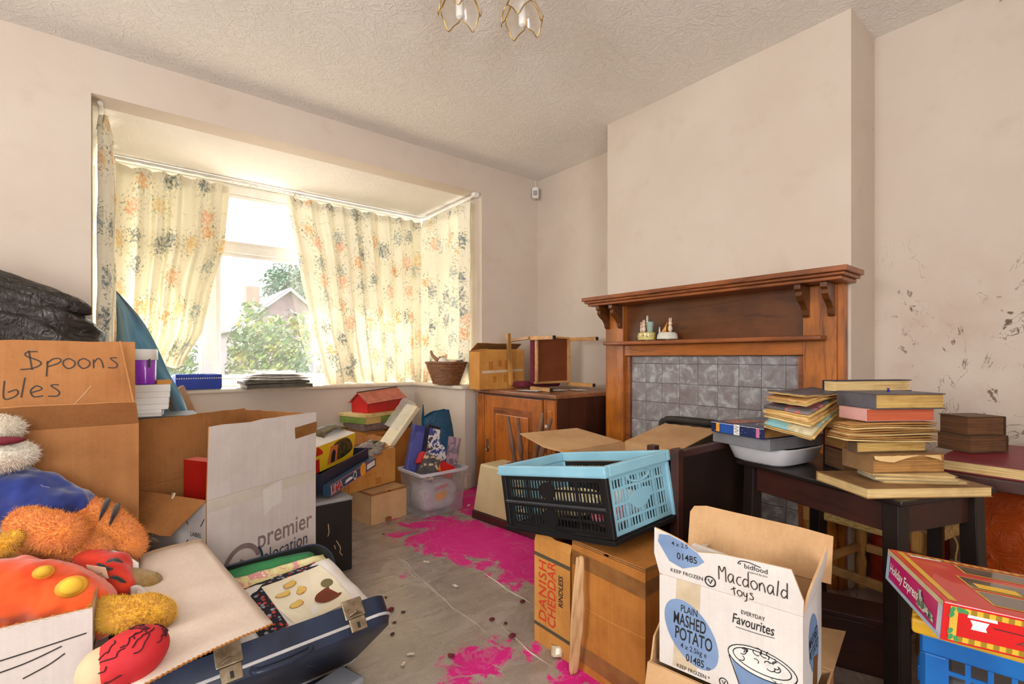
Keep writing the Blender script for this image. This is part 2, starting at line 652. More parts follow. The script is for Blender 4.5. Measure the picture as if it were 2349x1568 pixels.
def patch_mat(name, cols, sc=12, rough=.4, stretch=(1, 1, 1), coat=0):
    """printed picture: irregular patches in the given colours"""
    t = NT(name)
    v = t.mapping(t.coord(), stretch)
    n = t.noise(v, sc, 3, .5, .6)
    k = len(cols)
    r = t.ramp(n, [(.32 + .36 * i / max(k - 1, 1), lin(c)) for i, c in enumerate(cols)])
    r.node.color_ramp.interpolation = 'CONSTANT'
    t.base(r)
    t.p.inputs['Roughness'].default_value = rough
    t.p.inputs['Coat Weight'].default_value = coat
    return t.mat


def pages_mat(name, c, c2, axis='z', freq=330):
    t = NT(name)
    sep = t.new('ShaderNodeSeparateXYZ')
    t.l.new(t.coord(), sep.inputs[0])
    n = t.noise(t.mapping(t.coord(), (6, 6, freq)), 1, 3, .6)
    b = t.noise(t.coord(), 12, 4)
    c_ = t.ramp(n, [(.33, lin(c2)), (.6, lin(c))])
    c_ = t.mix(t.ramp(b, [(.5, 0.), (.75, .45)]), c_, lin(tuple(x * .72 for x in c2)))
    t.base(c_)
    t.p.inputs['Roughness'].default_value = .85
    t.bump(n, .4, .001)
    return t.mat


m_wall = wall_mat('painted_wall')
m_wall_stain = wall_mat('painted_wall_with_creeper_marks', True)
m_ceil = ceiling_mat()
m_floor = floor_mat()
m_curtain = curtain_mat()
m_pane = glass_mat('window_glass', gloss=.04, haze=.02)
m_upvc = M('white_window_frame', (238, 236, 232), (226, 222, 216), rough=.35)
m_sill = M('cream_sill_paint', (232, 222, 204), (218, 204, 184), rough=.4, bump=.1)
m_tile = tile_mat()
m_grout = M('tile_grout', (112, 102, 98), rough=.9)
m_iron = M('cast_iron', (74, 66, 58), (44, 40, 36), rough=.6, bump=.2, metal=.3)
m_soot = M('fire_back_panel', (96, 78, 62), (62, 50, 42), rough=.8, bump=.3)
m_oak_z = WOOD('honey_stained_wood', (178, 102, 28), (104, 50, 14), 'z')
m_oak_y = WOOD('honey_stained_wood_horizontal', (170, 96, 28), (96, 46, 14), 'y')
m_oak_dark = WOOD('dark_panel_wood', (100, 56, 24), (50, 26, 12), 'y', rough=.35)
m_shelf = WOOD('reddish_mantel_wood', (150, 84, 42), (92, 44, 20), 'y', rough=.38)
m_cab = WOOD('cabinet_wood', (186, 106, 40), (124, 60, 20), 'z', rough=.35)
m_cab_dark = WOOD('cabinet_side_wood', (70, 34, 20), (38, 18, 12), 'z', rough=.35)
m_pine = WOOD('pale_chair_wood', (206, 152, 92), (168, 112, 58), 'x', rough=.5)
m_pine_z = WOOD('pale_leg_wood', (200, 144, 74), (160, 100, 46), 'z', rough=.5)
m_dark = WOOD('near_black_wood', (34, 22, 18), (15, 10, 8), 'x', rough=.42)
m_darkred = WOOD('dark_red_wood', (66, 32, 24), (32, 16, 12), 'x', rough=.45)
m_walnut = WOOD('turned_grey_brown_wood', (122, 88, 68), (78, 52, 38), 'z', rough=.55)
m_brass = M('brass', (206, 170, 96), (168, 128, 58), rough=.28, metal=1)
m_nickel = M('aged_nickel', (196, 182, 158), (140, 122, 98), rough=.38, metal=1, sc=30)
m_kraft = CARD('kraft_board', (186, 128, 78), (166, 110, 64))
m_kraft_in = CARD('kraft_board_inside', (170, 116, 66), (148, 98, 54))
m_kraft_l = CARD('pale_kraft_board', (206, 166, 122), (190, 148, 104))
m_kraft_o = CARD('orange_kraft_board', (206, 146, 74), (184, 124, 58))
m_kraft_b = CARD('brown_kraft_board', (188, 122, 56), (162, 100, 42))
m_wboard = CARD('white_faced_board', (218, 208, 202), (206, 194, 188))
m_wboard2 = CARD('bright_white_board', (226, 220, 214), (214, 206, 200))
m_cream = CARD('cream_board', (226, 208, 192), (214, 194, 176))
m_tape = M('brown_parcel_tape', (150, 104, 58), (132, 86, 44), rough=.28, sc=20)
m_ctape = M('clear_tape', (214, 196, 168), (196, 176, 146), rough=.2, sc=20)
m_ink = PRINT('black_marker', (52, 40, 34))
m_black = PRINT('black_print', (30, 28, 30))
m_white = PRINT('white_print', (236, 232, 226))
m_greyink = PRINT('warm_grey_print', (140, 122, 118))
m_blueink = PRINT('navy_print', (40, 66, 92))
m_redink = PRINT('red_print', (204, 62, 34))
m_orangeink = PRINT('orange_print', (236, 160, 44))
m_bandink = PRINT('dark_band_print', (84, 76, 58))
m_oval = M('blue_oval_print', (132, 158, 196), (116, 142, 180), sc=12, rough=.55)
m_plastic_b = M('black_plastic', (22, 22, 26), (14, 14, 16), rough=.38)
m_plastic_lb = M('light_blue_plastic', (150, 202, 222), (138, 190, 212), rough=.35)
m_plastic_bl = M('bright_blue_plastic', (18, 110, 190), (10, 92, 168), rough=.35)
m_plastic_y = M('yellow_plastic', (232, 184, 44), (214, 164, 30), rough=.4)
m_maroon = M('maroon_wool', (122, 40, 54), (92, 24, 38), sc=60, rough=.9, bump=.5, bs=220)
m_hardboard = M('brown_hardboard', (126, 62, 26), (112, 52, 20), rough=.55)

# ================================================================== the room
XW, YW, ZC = 2.93, 3.292, 2.64          # fireplace wall, window wall, ceiling
XL, YR = -2.6, -1.6
BX0, BX1, BZ, BY = -.124, 2.316, 2.406, 4.33   # bay opening, its head, its glass line
m = MB().bb(XL - .1, XW + .1, YR - .1, 4.45, -.06, 0)
floor = struct('floor', m, m_floor)
m_film = M('plastic_film_fold', (206, 194, 182), (176, 160, 146), rough=.25)
for pts, r in (([(880, 1250), (930, 1290), (985, 1345), (1050, 1400), (1130, 1455)], .006), ([(1110, 1310), (1160, 1350), (1222, 1385)], .006),
               ([(1130, 1415), (1180, 1460), (1220, 1500), (1270, 1530)], .004), ([(905, 1265), (950, 1320), (1010, 1372)], .004)):
    q = [at(x, y, z=0) for x, y in pts]
    q = [p + Vector((nz(p, 9) * .012, nz(p + Vector((5, 0, 0)), 9) * .012, -.0015)) for p in cr(q, 8)]
    ob('film_fold', MB().tube(q, [.0012 + r * math.sin(PI * i / (len(q) - 1)) * .8 for i in range(len(q))], 6), m_film, par=floor, smooth=60)

struct('ceiling', MB().bb(XL, XW, YR, YW, ZC, ZC + .06), m_ceil)
m = MB().bb(XL, BX0, YW, YW + .16, 0, ZC).bb(BX1, XW, YW, YW + .16, 0, ZC).bb(BX0, BX1, YW, YW + .16, BZ, ZC)
struct('wall_back', m, m_wall)
struct('wall_right', MB().bb(XW, XW + .12, YR, YW + .16, 0, ZC), m_wall_stain)
struct('wall_chimney', MB().bb(2.59, XW, .765, 2.19, 0, ZC), m_wall)
struct('wall_left', MB().bb(XL - .12, XL, YR, 0.1, 0, ZC).bb(XL - .12, XL, 1.3, YW + .16, 0, ZC).bb(XL - .12, XL, 0.1, 1.3, 0, 1.05).bb(XL - .12, XL, 0.1, 1.3, 2.25, ZC), m_wall)  # unseen wall, its opening added for the left fill light
m = MB().bb(XL, -1.0, YR - .1, YR, 0, ZC).bb(.2, XW, YR - .1, YR, 0, ZC).bb(-1.0, .2, YR - .1, YR, 0, .95).bb(-1.0, .2, YR - .1, YR, 1.95, ZC)  # unseen wall, its opening added for the rear fill light
struct('wall_rear', m, m_wall)
# bay: dwarf walls, head and the eave outside
m = MB().bb(-.40, 2.52, 4.15, 4.45, 0, .79)
struct('wall_bay_back', m, m_wall)
struct('wall_bay_right', MB().bb(2.15, 2.50, YW - .004, 4.15, 0, .79), m_wall)
struct('wall_bay_left', MB().bb(-.40, .02, YW + .16, 4.15, 0, .79), m_wall)
struct('ceiling_bay', MB().bb(-.55, 2.75, YW + .16, 4.80, BZ, BZ + .14), m_ceil)
struct('baseboard_right', MB().bb(XW - .018, XW, YR, .765, 0, .14), m_sill, bev=.004)
struct('baseboard_back', MB().bb(2.15, 2.2, YW - .022, YW - .004, 0, .12), m_sill, bev=.004)
m = MB().bb(-.06, 2.14, 4.115, BY, .79, .825)
struct('trim_1', m, m_sill, bev=.014, segs=3)
m = MB().bb(2.115, 2.33, YW, BY, .79, .8245)
struct('trim_2', m, m_sill, bev=.014, segs=3)


def window(name, O, U, L, muls, lights, handle=None):
    """frame, mullions, transoms and panes along direction U from O; glass plane runs up from .825 to the head"""
    O, U = Vector(O), Vector(U)
    N = U.cross(Vector((0, 0, 1)))

    def slab(mb, a, b, z0, z1, t):
        M4 = Matrix((U, N, Vector((0, 0, 1)))).transposed().to_4x4()
        M4.translation = O
        return mb.bb(a, b, -t / 2, t / 2, z0, z1, 0, M4)
    mb = MB()
    slab(mb, 0, L, .825, .885, .07)
    slab(mb, 0, L, 2.33, BZ, .07)
    slab(mb, 0, .055, .885, 2.33, .07)
    slab(mb, L - .055, L, .885, 2.33, .07)
    fr = struct(name, mb, m_upvc, bev=.006)
    for a, b in muls:
        ob('mullion', slab(MB(), a, b, .885, 2.33, .075), m_upvc, par=fr, bev=.006)
    for a, b in lights:
        ob('transom', slab(MB(), a, b, 1.868, 1.932, .07), m_upvc, par=fr, bev=.006)
        for z0, z1 in ((.885, 1.868), (1.932, 2.33)):
            mb = MB()
            slab(mb, a, a + .03, z0, z1, .05), slab(mb, b - .03, b, z0, z1, .05)
            slab(mb, a + .03, b - .03, z0, z0 + .03, .05), slab(mb, a + .03, b - .03, z1 - .03, z1, .05)
            ob('sash', mb, m_upvc, par=fr, bev=.004)
            ob('pane', slab(MB(), a + .03, b - .03, z0 + .03, z1 - .03, .006), m_pane, par=fr)
    if handle:
        p = O + U * handle + Vector((0, 0, 1.12)) - N * .05
        hd = MB().bar(p, p + Vector((0, 0, .13)), .022, .018).bar(p + Vector((0, 0, .02)), p + N * .045 + Vector((0, 0, .02)), .02, .03)
        ob('window_handle', hd, m_upvc, par=fr, bev=.004)
    return fr


window('window_1', (BX0, BY + .035, 0), (1, 0, 0), BX1 - BX0, [(.61, .69), (1.68, 1.76)], [(.055, .61), (.69, 1.68), (1.76, BX1 - BX0 - .055)], .64)
window('window_2', (BX1 + .05, BY, 0), (0, -1, 0), BY - YW - .16, [(.40, .46)], [(.055, .40), (.46, BY - YW - .16 - .055)])
window('window_3', (BX0 - .05, YW + .16, 0), (0, 1, 0), BY - YW - .16, [(.40, .46)], [(.055, .40), (.46, BY - YW - .16 - .055)])

# ------------------------------------------------------------------ curtains on a white track
tr = thing('curtain_track', 'white plastic curtain track bent round the bay ceiling', 'curtain track', (1.1, 4.2, 2.388))
q = [(-1.19, -.85, 0), (-1.19, -.06, 0), (-1.14, .0, 0), (1.12, .0, 0), (1.17, -.05, 0), (1.17, -.86, 0)]
ob('track', MB().tube(q, .012, 8), m_upvc, par=tr, smooth=50)
ob('end_bracket', MB().bb(1.15, 1.2, -.90, -.85, -.012, .03), m_upvc, par=tr, bev=.004)
for k in range(14):
    ob('glider', MB().bb(-.45 + k * .04, -.438 + k * .04, -.006, .006, -.022, -.008), m_upvc, par=tr)


def pw(z, tab):
    if z <= tab[0][0]:
        return tab[0][1]
    for (a, p), (b, q) in zip(tab, tab[1:]):
        if z <= b:
            t = (z - a) / (b - a)
            t = t * t * (3 - 2 * t) * .4 + t * .6
            return p + (q - p) * t
    return tab[-1][1]


def curtain(name, label, P0, U, N, lo, hi, z0, z1, folds, amp, cloth, seed, flat=.25):
    """cloth hung in the U direction from s=lo(z) to s=hi(z), pleats along N"""
    P0, U, N = Vector(P0), Vector(U), Vector(N)
    c = thing(name, label, 'curtain', P0 + Vector((0, 0, z0)), group='floral curtains in the bay')

    def fn(u, v):
        z = z0 + (z1 - z0) * v
        a, b = lo(z), hi(z)
        s = a + (b - a) * u
        ph = folds * 2 * PI * (u + .018 * math.sin(6.3 * u * 2 + seed) + .01 * nz((u * 3, v * 1.5, seed), 1.5))
        k = amp * (cloth / max(b - a, .1)) ** .5 * (.55 + .45 * nz((u * 2.3, v * .6, seed + 3), 2) + .3)
        top = min(1, (1 - v) / .05)
        off = k * (.45 + .55 * top) * math.sin(ph) + .25 * k * math.sin(2.3 * ph + 1 + v * 2) + .012 * nz((u * 5, v * 4, seed), 1.6)
        bot = max(0, 1 - v / .08)
        zz = z - z0 + .012 * math.sin(ph * .5 + seed) * (1 - v) * .8 - .008 * math.cos(ph) * (v > .97)
        off -= bot * .02 * math.sin(ph * .7)
        return U * s + N * off + Vector((0, 0, zz))
    ob('cloth', MB().grid(int(folds * 22), 60, fn, uvfn=lambda u, v: (seed * 3.7 + u * cloth, v * (z1 - z0))), m_curtain, par=c, smooth=1)
    hd = MB()
    n = int(folds * 22)

    def fh(u, v):
        p = fn(u, .955 + .045 * v)
        return p - N * .006 * (1 if N.length else 0) + Vector((0, 0, .004))
    hd.grid(n, 3, fh, uvfn=lambda u, v: (seed * 3.7 + u * cloth, (.955 + .045 * v) * (z1 - z0)))
    ob('heading_tape', hd, m_curtain, par=c, smooth=1)
    return c


curtain('floral_curtain', 'floral curtain gathered to the left of the clear pane, above blue cloth', (0, 4.2, 0), (1, 0, 0), (0, -1, 0), lambda z: -.06 + .02 * z * 0,
        lambda z: pw(z, [(1.0, .345), (1.25, .46), (1.5, .505), (1.9, .60), (2.36, .635)]), 0.985, 2.348, 6, .030, 1.1, 1)
curtain('floral_curtain', 'wide floral curtain on the bay front behind the newspapers and red toy barn', (0, 4.2, 0), (1, 0, 0), (0, -1, 0),
        lambda z: pw(z, [(.83, 1.345), (1.0, 1.30), (1.3, 1.225), (1.76, 1.135), (2.36, 1.03)]), lambda z: 2.235, 0.829, 2.348, 9, .026, 1.9, 2)
curtain('floral_curtain', 'floral curtain across the bay return beside the wicker basket', (2.25, 0, 0), (0, -1, 0), (-1, 0, 0),
        lambda z: -4.215, lambda z: -3.365 - .01 * math.sin(z * 3), 0.829, 2.348, 5, .024, 1.2, 3)
curtain('floral_curtain', 'narrow bunched floral curtain on the bay return above the bin bag', (-.075, 0, 0), (0, 1, 0), (1, 0, 0),
        lambda z: 3.36 + .0 * z, lambda z: pw(z, [(.85, 3.95), (2.36, 4.17)]), 0.84, 2.348, 6, .028, 1.5, 4)

# ------------------------------------------------------------------ outdoors
m_leaf = NT('garden_leaves')
_n = m_leaf.noise(m_leaf.coord(), 3.0, 3)
_c = m_leaf.ramp(_n, [(.3, lin((34, 58, 18))), (.5, lin((62, 88, 28))), (.68, lin((118, 112, 44)))])
m_leaf.base(_c)
m_leaf.p.inputs['Roughness'].default_value = .6
m_leaf = m_leaf.mat
m_leaf2 = M('tree_leaves', (48, 74, 52), (72, 96, 70), sc=1.5, rough=.6)
m_bark = M('bark', (92, 76, 60), rough=.9)
m_tilehung = M('purple_brown_tile_hanging', (122, 100, 104), (104, 84, 90), sc=4, rough=.8, bump=.2, bs=25)
m_rooftile = M('grey_roof_tiles', (104, 94, 98), (84, 76, 80), rough=.8)
m_lawn = M('lawn', (90, 110, 56), (70, 92, 44), sc=3, rough=.9)
o = ob('ground', MB().bb(-15, 40, 7.9, 60, -.35, -.25), m_lawn)
o['kind'] = 'structure'
o = ob('bounce_slab', MB().bb(-15, 40, 4.45, 7.9, -.35, -.24), M('pale_bounce_concrete', (206, 198, 184), (186, 178, 166), sc=2, rough=.85))  # unseen pale strip, added to bounce sunlight up to the ceiling
o['kind'] = 'structure'


def leaves(mb, n, fn, size, rnd):
    for _ in range(n):
        p = fn(rnd)
        a = Vector((rnd.gauss(0, 1), rnd.gauss(0, 1), rnd.gauss(0, 1))).normalized()
        b = a.orthogonal().normalized()
        c = a.cross(b)
        s = size * rnd.uniform(.6, 1.3)
        mb.add([p - b * s, p + c * s * .45, p + b * s, p - c * s * .45], [(0, 1, 2, 3)])


rnd = random.Random(3)
for hx, hy, hw, hh, lb in ((2.0, 9.2, .80, 1.50, 'sunlit green garden bush below the gabled house, beside the window mullion'),
                           (3.75, 9.9, .80, 1.62, 'yellow-green garden bush in front of the gabled house wall'), (.3, 8.8, .75, 1.15, 'low green garden bush seen past the gathered curtain')):
    h = thing('garden_bush', lb, 'bush', (hx, hy, -.25))
    mb = MB()
    leaves(mb, 4200, lambda r: Vector(((lambda u, t, k: ((1 - .25 * t) * hw * k * math.cos(u), .8 * k * math.sin(u), .15 + t * (hh + .25 + .22 * math.sin(3 * u + hx) + .18 * math.sin(7 * u)))))(r.uniform(0, 2 * PI), r.random() ** .6, r.random() ** .4)), .055, rnd)
    ob('foliage', mb, m_leaf, par=h)['kind'] = 'stuff'
    st = MB()
    for k in range(7):
        a = k * .9
        st.tube([(0, 0, 0), (.2 * math.cos(a), .2 * math.sin(a), .7), (.5 * hw * math.cos(a), .45 * math.sin(a), 1.5)], [.03, .02, .008], 6)
    ob('stems', st, m_bark, par=h)
hs = thing('gabled_house', 'brick house with a steep tiled gable beyond the garden bushes', 'house', (5.0, 20.0, -.3))
ob('wall', MB().bb(-1.75, 3.2, 0, 6, 0, 2.5).add([(-1.75, 0, 2.5), (1.75, 0, 2.5), (0, 0, 3.95), (-1.75, 6, 2.5), (1.75, 6, 2.5), (0, 6, 3.95)], [(0, 1, 2), (3, 5, 4)]), m_tilehung, par=hs)
for sx in (-1, 1):
    ob('roof_slope', MB().add([(0, -.3, 4.03), (sx * 2.0, -.3, 2.38), (sx * 2.0, 6, 2.38), (0, 6, 4.03), (0, -.3, 3.93), (sx * 2.0, -.3, 2.28), (sx * 2.0, 6, 2.28), (0, 6, 3.93)],
                             [(0, 1, 2, 3), (4, 7, 6, 5), (0, 4, 5, 1), (1, 5, 6, 2), (2, 6, 7, 3)]), m_rooftile, par=hs)
    ob('bargeboard', MB().bar((0, -.34, 3.94), (sx * 2.03, -.34, 2.27), .05, .2, up=(0, 1, 0)), m_upvc, par=hs)
ob('chimney', MB().bb(-1.1, -.6, 2.0, 2.6, 2.8, 4.25), M('chimney_brick', (150, 104, 88), rough=.8), par=hs)
wf = ob('window', MB().bb(.0, 1.0, -.04, 0, .7, 1.7), m_upvc, par=hs)
ob('pane', MB().bb(.07, .93, -.05, -.041, .77, 1.63), M('dark_far_pane', (60, 70, 84), rough=.1), par=wf)
tr_ = thing('garden_tree', 'round-crowned tree rising behind the gabled house', 'tree', (7.2, 27, -.3))
mb = MB()
leaves(mb, 5200, lambda r: Vector((0, 0, 4.9)) + (lambda v: Vector((v.x * 1.75, v.y * 1.5, v.z * 1.55)) * (1 + .22 * nz(v, 3)))(Vector((r.gauss(0, 1), r.gauss(0, 1), r.gauss(0, 1))).normalized() * r.random() ** .35), .11, rnd)
ob('crown', mb, m_leaf2, par=tr_)['kind'] = 'stuff'
ob('trunk', MB().tube([(0, 0, 0), (.05, 0, 2), (0, 0, 4.6)], [.22, .17, .08], 10).tube([(0, 0, 3), (.6, .1, 4.9)], [.08, .03], 6).tube([(0, 0, 3.2), (-.7, 0, 5.2)], [.08, .03], 6), m_bark, par=tr_, smooth=60)

# ================================================================== fireplace
fp = thing('fireplace', 'honey-stained wooden mantelpiece with overmantel and grey mottled tiles', 'fireplace', (2.59, 1.468, 0))
for s in (-1, 1):
    a, b = sorted((s * .53, s * .668))
    ob('pilaster', MB().bb(-.075, -.002, a, b, 0, 1.385), m_oak_z, par=fp, bev=.004)
    a, b = sorted((s * .668, s * .69))
    ob('pilaster_return', MB().bb(-.055, -.002, a, b, 0, 1.385), m_oak_z, par=fp)
    a, b = sorted((s * .498, s * .53))
    ob('inner_slip', MB().bb(-.05, -.002, a, b, 0, 1.06), m_shelf, par=fp, bev=.003)
    for yc in (.546, .652):
        prof = [(-.075, 1.385), (-.185, 1.385), (-.185, 1.362), (-.168, 1.352), (-.172, 1.335), (-.150, 1.312), (-.124, 1.296), (-.104, 1.272), (-.098, 1.250), (-.088, 1.238), (-.075, 1.238)]
        mb = MB()
        y0, y1 = s * yc - .014, s * yc + .014
        n = len(prof)
        mb.add([(x, y0, z) for x, z in prof] + [(x, y1, z) for x, z in prof], [tuple(range(n)), tuple(range(2 * n - 1, n - 1, -1))] + [(i, i + n, (i + 1) % n + n, (i + 1) % n) for i in range(n)])
        ob('corbel', mb, m_oak_dark, par=fp, bev=.003)
ob('mantel_shelf', MB().bb(-.225, -.002, -.755, .755, 1.418, 1.442), m_shelf, par=fp, bev=.004)
ob('moulding', MB().bb(-.212, -.002, -.742, .742, 1.403, 1.418).bb(-.196, -.002, -.726, .726, 1.386, 1.403), m_shelf, par=fp, bev=.005)
ob('overmantel_panel', MB().bb(-.034, -.002, -.53, .53, 1.152, 1.386), m_oak_dark, par=fp)
ob('lower_shelf', MB().bb(-.155, -.002, -.63, .63, 1.13, 1.152), m_shelf, par=fp, bev=.006)
ob('frieze', MB().bb(-.065, -.002, -.53, .53, 1.062, 1.13), m_oak_y, par=fp, bev=.003)
ob('grout_bed', MB().bb(-.022, -.002, -.498, .498, 0, 1.06), m_grout, par=fp)
tm = {}
rnd = random.Random(5)
for c in range(-5, 6):
    y0, y1 = c * .118 - .08, c * .118 + .036
    y0, y1 = max(y0, -.496), min(y1, .496)
    if y1 - y0 < .015:
        continue
    z1 = 1.058
    for r in range(10):
        h = .044 if r == 0 else .116
        z0 = z1 - h
        if z0 < 0:
            z0 = .002
        if not (-.26 < (y0 + y1) / 2 < .26 and z1 < .66):
            key = (round(y1 - y0, 3), round(z1 - z0, 3))
            if key not in tm:
                tm[key] = None
                hw, hh = key[0] / 2, key[1] / 2
                mb = MB().add([(-.0, -hw, -hh), (-.0, hw, -hh), (-.0, hw, hh), (-.0, -hw, hh), (-.006, -hw, -hh), (-.006, hw, -hh), (-.006, hw, hh), (-.006, -hw, hh),
                               (-.008, -hw + .004, -hh + .004), (-.008, hw - .004, -hh + .004), (-.008, hw - .004, hh - .004), (-.008, -hw + .004, hh - .004)],
                              [(0, 1, 5, 4), (1, 2, 6, 5), (2, 3, 7, 6), (3, 0, 4, 7), (4, 5, 9, 8), (5, 6, 10, 9), (6, 7, 11, 10), (7, 4, 8, 11), (8, 9, 10, 11)])
                o = ob('tile', mb, m_tile, par=fp)
                tm[key] = o.data
            else:
                o = ob('tile', tm[key], None, par=fp)
            o.location = (-.022, (y0 + y1) / 2, (z0 + z1) / 2)
            o.rotation_euler = (0, rnd.uniform(-.012, .012), rnd.uniform(-.012, .012))
        z1 = z0 - .002
        if z1 < .05:
            break
arch = [(-.045, -.262, 0), (-.045, -.262, .60), (-.045, -.24, .66), (-.045, -.18, .685), (-.045, .18, .685), (-.045, .24, .66), (-.045, .262, .60), (-.045, .262, 0)]
ob('iron_frame', MB().tube(cr(arch, 6), .022, 10), m_iron, par=fp, smooth=60)
mb = MB().bb(-.035, -.023, -.26, .26, 0, .67)
ob('fire_back', mb, m_soot, par=fp)
hearth = ob('hearth_slab', MB().bb(-.20, -.002, -.50, .50, 0, .035), m_grout, par=fp, bev=.005)

# ------------------------------------------------------------------ ceiling light and alarm sensor
m_petal = glass_mat('pale_petal_glass', (.93, .90, .86), gloss=.10, haze=.40, rough=.1)
lt = thing('ceiling_light', 'brass ceiling light with petal-shaped glass shades', 'ceiling light', (1.06, 1.42, ZC))
ob('ceiling_plate', MB().lathe([(.075, 0), (.075, -.012), (.05, -.03), (.018, -.04), (.018, -.075), (.0, -.08)], 24), m_brass, par=lt, smooth=40)
for k, (sx, sy) in enumerate(((-.01, .225), (.215, .105), (-.17, -.03))):
    d = Vector((sx, sy, 0))
    a = cr([(0, 0, -.06), d * .4 + Vector((0, 0, -.085)), d * .85 + Vector((0, 0, -.07)), d + Vector((0, 0, -.085))], 6)
    ob('arm', MB().tube(a, .006, 8), m_brass, par=lt, smooth=60)
    sh = ob('lamp_holder', MB().lathe([(.006, .01), (.028, .0), (.030, -.03), (.022, -.035)], 16, d + Vector((0, 0, -.085))), m_brass, par=lt, smooth=40)
    ob('bulb', MB().lathe([(.012, -.035), (.016, -.06), (.015, -.15), (.004, -.158)], 12, d + Vector((0, 0, -.085))), m_white, par=lt, smooth=40)
    for j in range(5):
        a0 = j * 2 * PI / 5 + .3 + k

        def pf(u, v, a0=a0, d=d):
            w_ = (u - .5) * 2
            zz = v
            rad = .030 + .056 * math.sin(min(1, zz * 1.15) * PI / 2)
            wid = (.60 - .30 * max(0, zz - .55) ** 1.4 * 2.2) * (1 - .45 * max(0, zz - .8) * 2)
            an = a0 + w_ * wid
            zb = -.105 - .135 * zz + .028 * abs(w_) ** 2.2 * max(0, zz - .6) * 2.5 + .006 * math.sin(9 * u) * zz
            return d + Vector((rad * math.cos(an), rad * math.sin(an), zb))
        pt = ob('glass_petal', MB().grid(10, 10, pf), m_petal, par=lt, smooth=1)
        edge = [pf(0, i / 10) for i in range(11)] + [pf(i / 10, 1) for i in range(1, 11)] + [pf(1, 1 - i / 10) for i in range(1, 11)]
        ob('brass_rim', MB().tube(edge, .0022, 6), m_brass, par=pt, smooth=60)
sn = thing('motion_sensor', 'small white alarm motion sensor high in the room corner', 'sensor', (2.865, 3.245, 2.46), R(-45))
ob('housing', MB().bb(-.03, .03, -.025, .03, 0, .10), m_upvc, par=sn, bev=.014, segs=3)
ob('lens', MB().bb(-.018, .018, -.031, -.02, .022, .066), M('sensor_lens', (176, 172, 168), rough=.3), par=sn, bev=.008)
ob('cable', MB().tube([(0, .03, .09), (.0, .045, .2)], .003, 6), m_upvc, par=sn)

# ================================================================== lettering and cartons
_tc = {}


def text(par, s, size, mat, fr, x, y, align='LEFT', sx=1.0, shear=0.0, bold=0.0, rot=0.0, name='lettering', eps=.0009, gap=1.0):
    """flat printed words lying on the face frame fr = (O, U, V)"""
    O, U, V = (Vector(a) for a in fr)
    N = U.cross(V)
    key = (s, align, shear, bold, gap)
    if key not in _tc:
        c = bpy.data.curves.new('t', 'FONT')
        c.body, c.size, c.align_x, c.shear, c.offset, c.space_character = s, 1, align, shear, bold, gap
        c.resolution_u = 3
        to = bpy.data.objects.new('t', c)
        COL.objects.link(to)
        bpy.context.view_layer.update()
        me = bpy.data.meshes.new_from_object(to)
        _tc[key] = ([v.co.copy() for v in me.vertices], [tuple(p.vertices) for p in me.polygons])
        bpy.data.objects.remove(to)
        bpy.data.curves.remove(c)
        bpy.data.meshes.remove(me)
    vs, fs = _tc[key]
    cr_, sr_ = math.cos(rot), math.sin(rot)
    out = []
    for v in vs:
        a, b = v.x * size * sx, v.y * size
        a, b = a * cr_ - b * sr_, a * sr_ + b * cr_
        out.append(O + U * (x + a) + V * (y + b) + N * eps)
    return ob(name, MB().add(out, fs), mat, par=par)


def decal(par, name, poly, mat, fr, eps=.0006):
    O, U, V = (Vector(a) for a in fr)
    N = U.cross(V)
    return ob(name, MB().add([O + U * x + V * y + N * eps for x, y in poly], [tuple(range(len(poly)))]), mat, par=par)


def ink(par, strokes, wd, mat, fr, x=0, y=0, sc=1.0, name='handwriting', smooth=5, eps=.001, closed=False):
    O, U, V = (Vector(a) for a in fr)
    N = U.cross(V)
    mb = MB()
    for st in strokes:
        p = cr([(a, b, 0) for a, b in st], smooth) if smooth and len(st) > 2 else [Vector((a, b, 0)) for a, b in st]
        n = len(p)
        L, Rr = [], []
        for i in range(n):
            t = p[min(i + 1, n - 1)] - p[max(i - 1, 0)]
            if t.length < 1e-9:
                t = Vector((1, 0, 0))
            t.normalize()
            nn = Vector((-t.y, t.x, 0)) * wd / 2 / sc
            L.append(p[i] + nn)
            Rr.append(p[i] - nn)
        mb.add([O + U * (x + q.x * sc) + V * (y + q.y * sc) + N * eps for q in L + Rr], [(i, n + i, n + i + 1, i + 1) for i in range(n - 1)])
    return ob(name, mb, mat, par=par)


def ring(cx, cy, rx, ry, n=28, a0=0, a1=360, rot=0):
    o = []
    for i in range(n + 1):
        a = R(a0 + (a1 - a0) * i / n)
        x, y = rx * math.cos(a), ry * math.sin(a)
        o.append((cx + x * math.cos(rot) - y * math.sin(rot), cy + x * math.sin(rot) + y * math.cos(rot)))
    return o


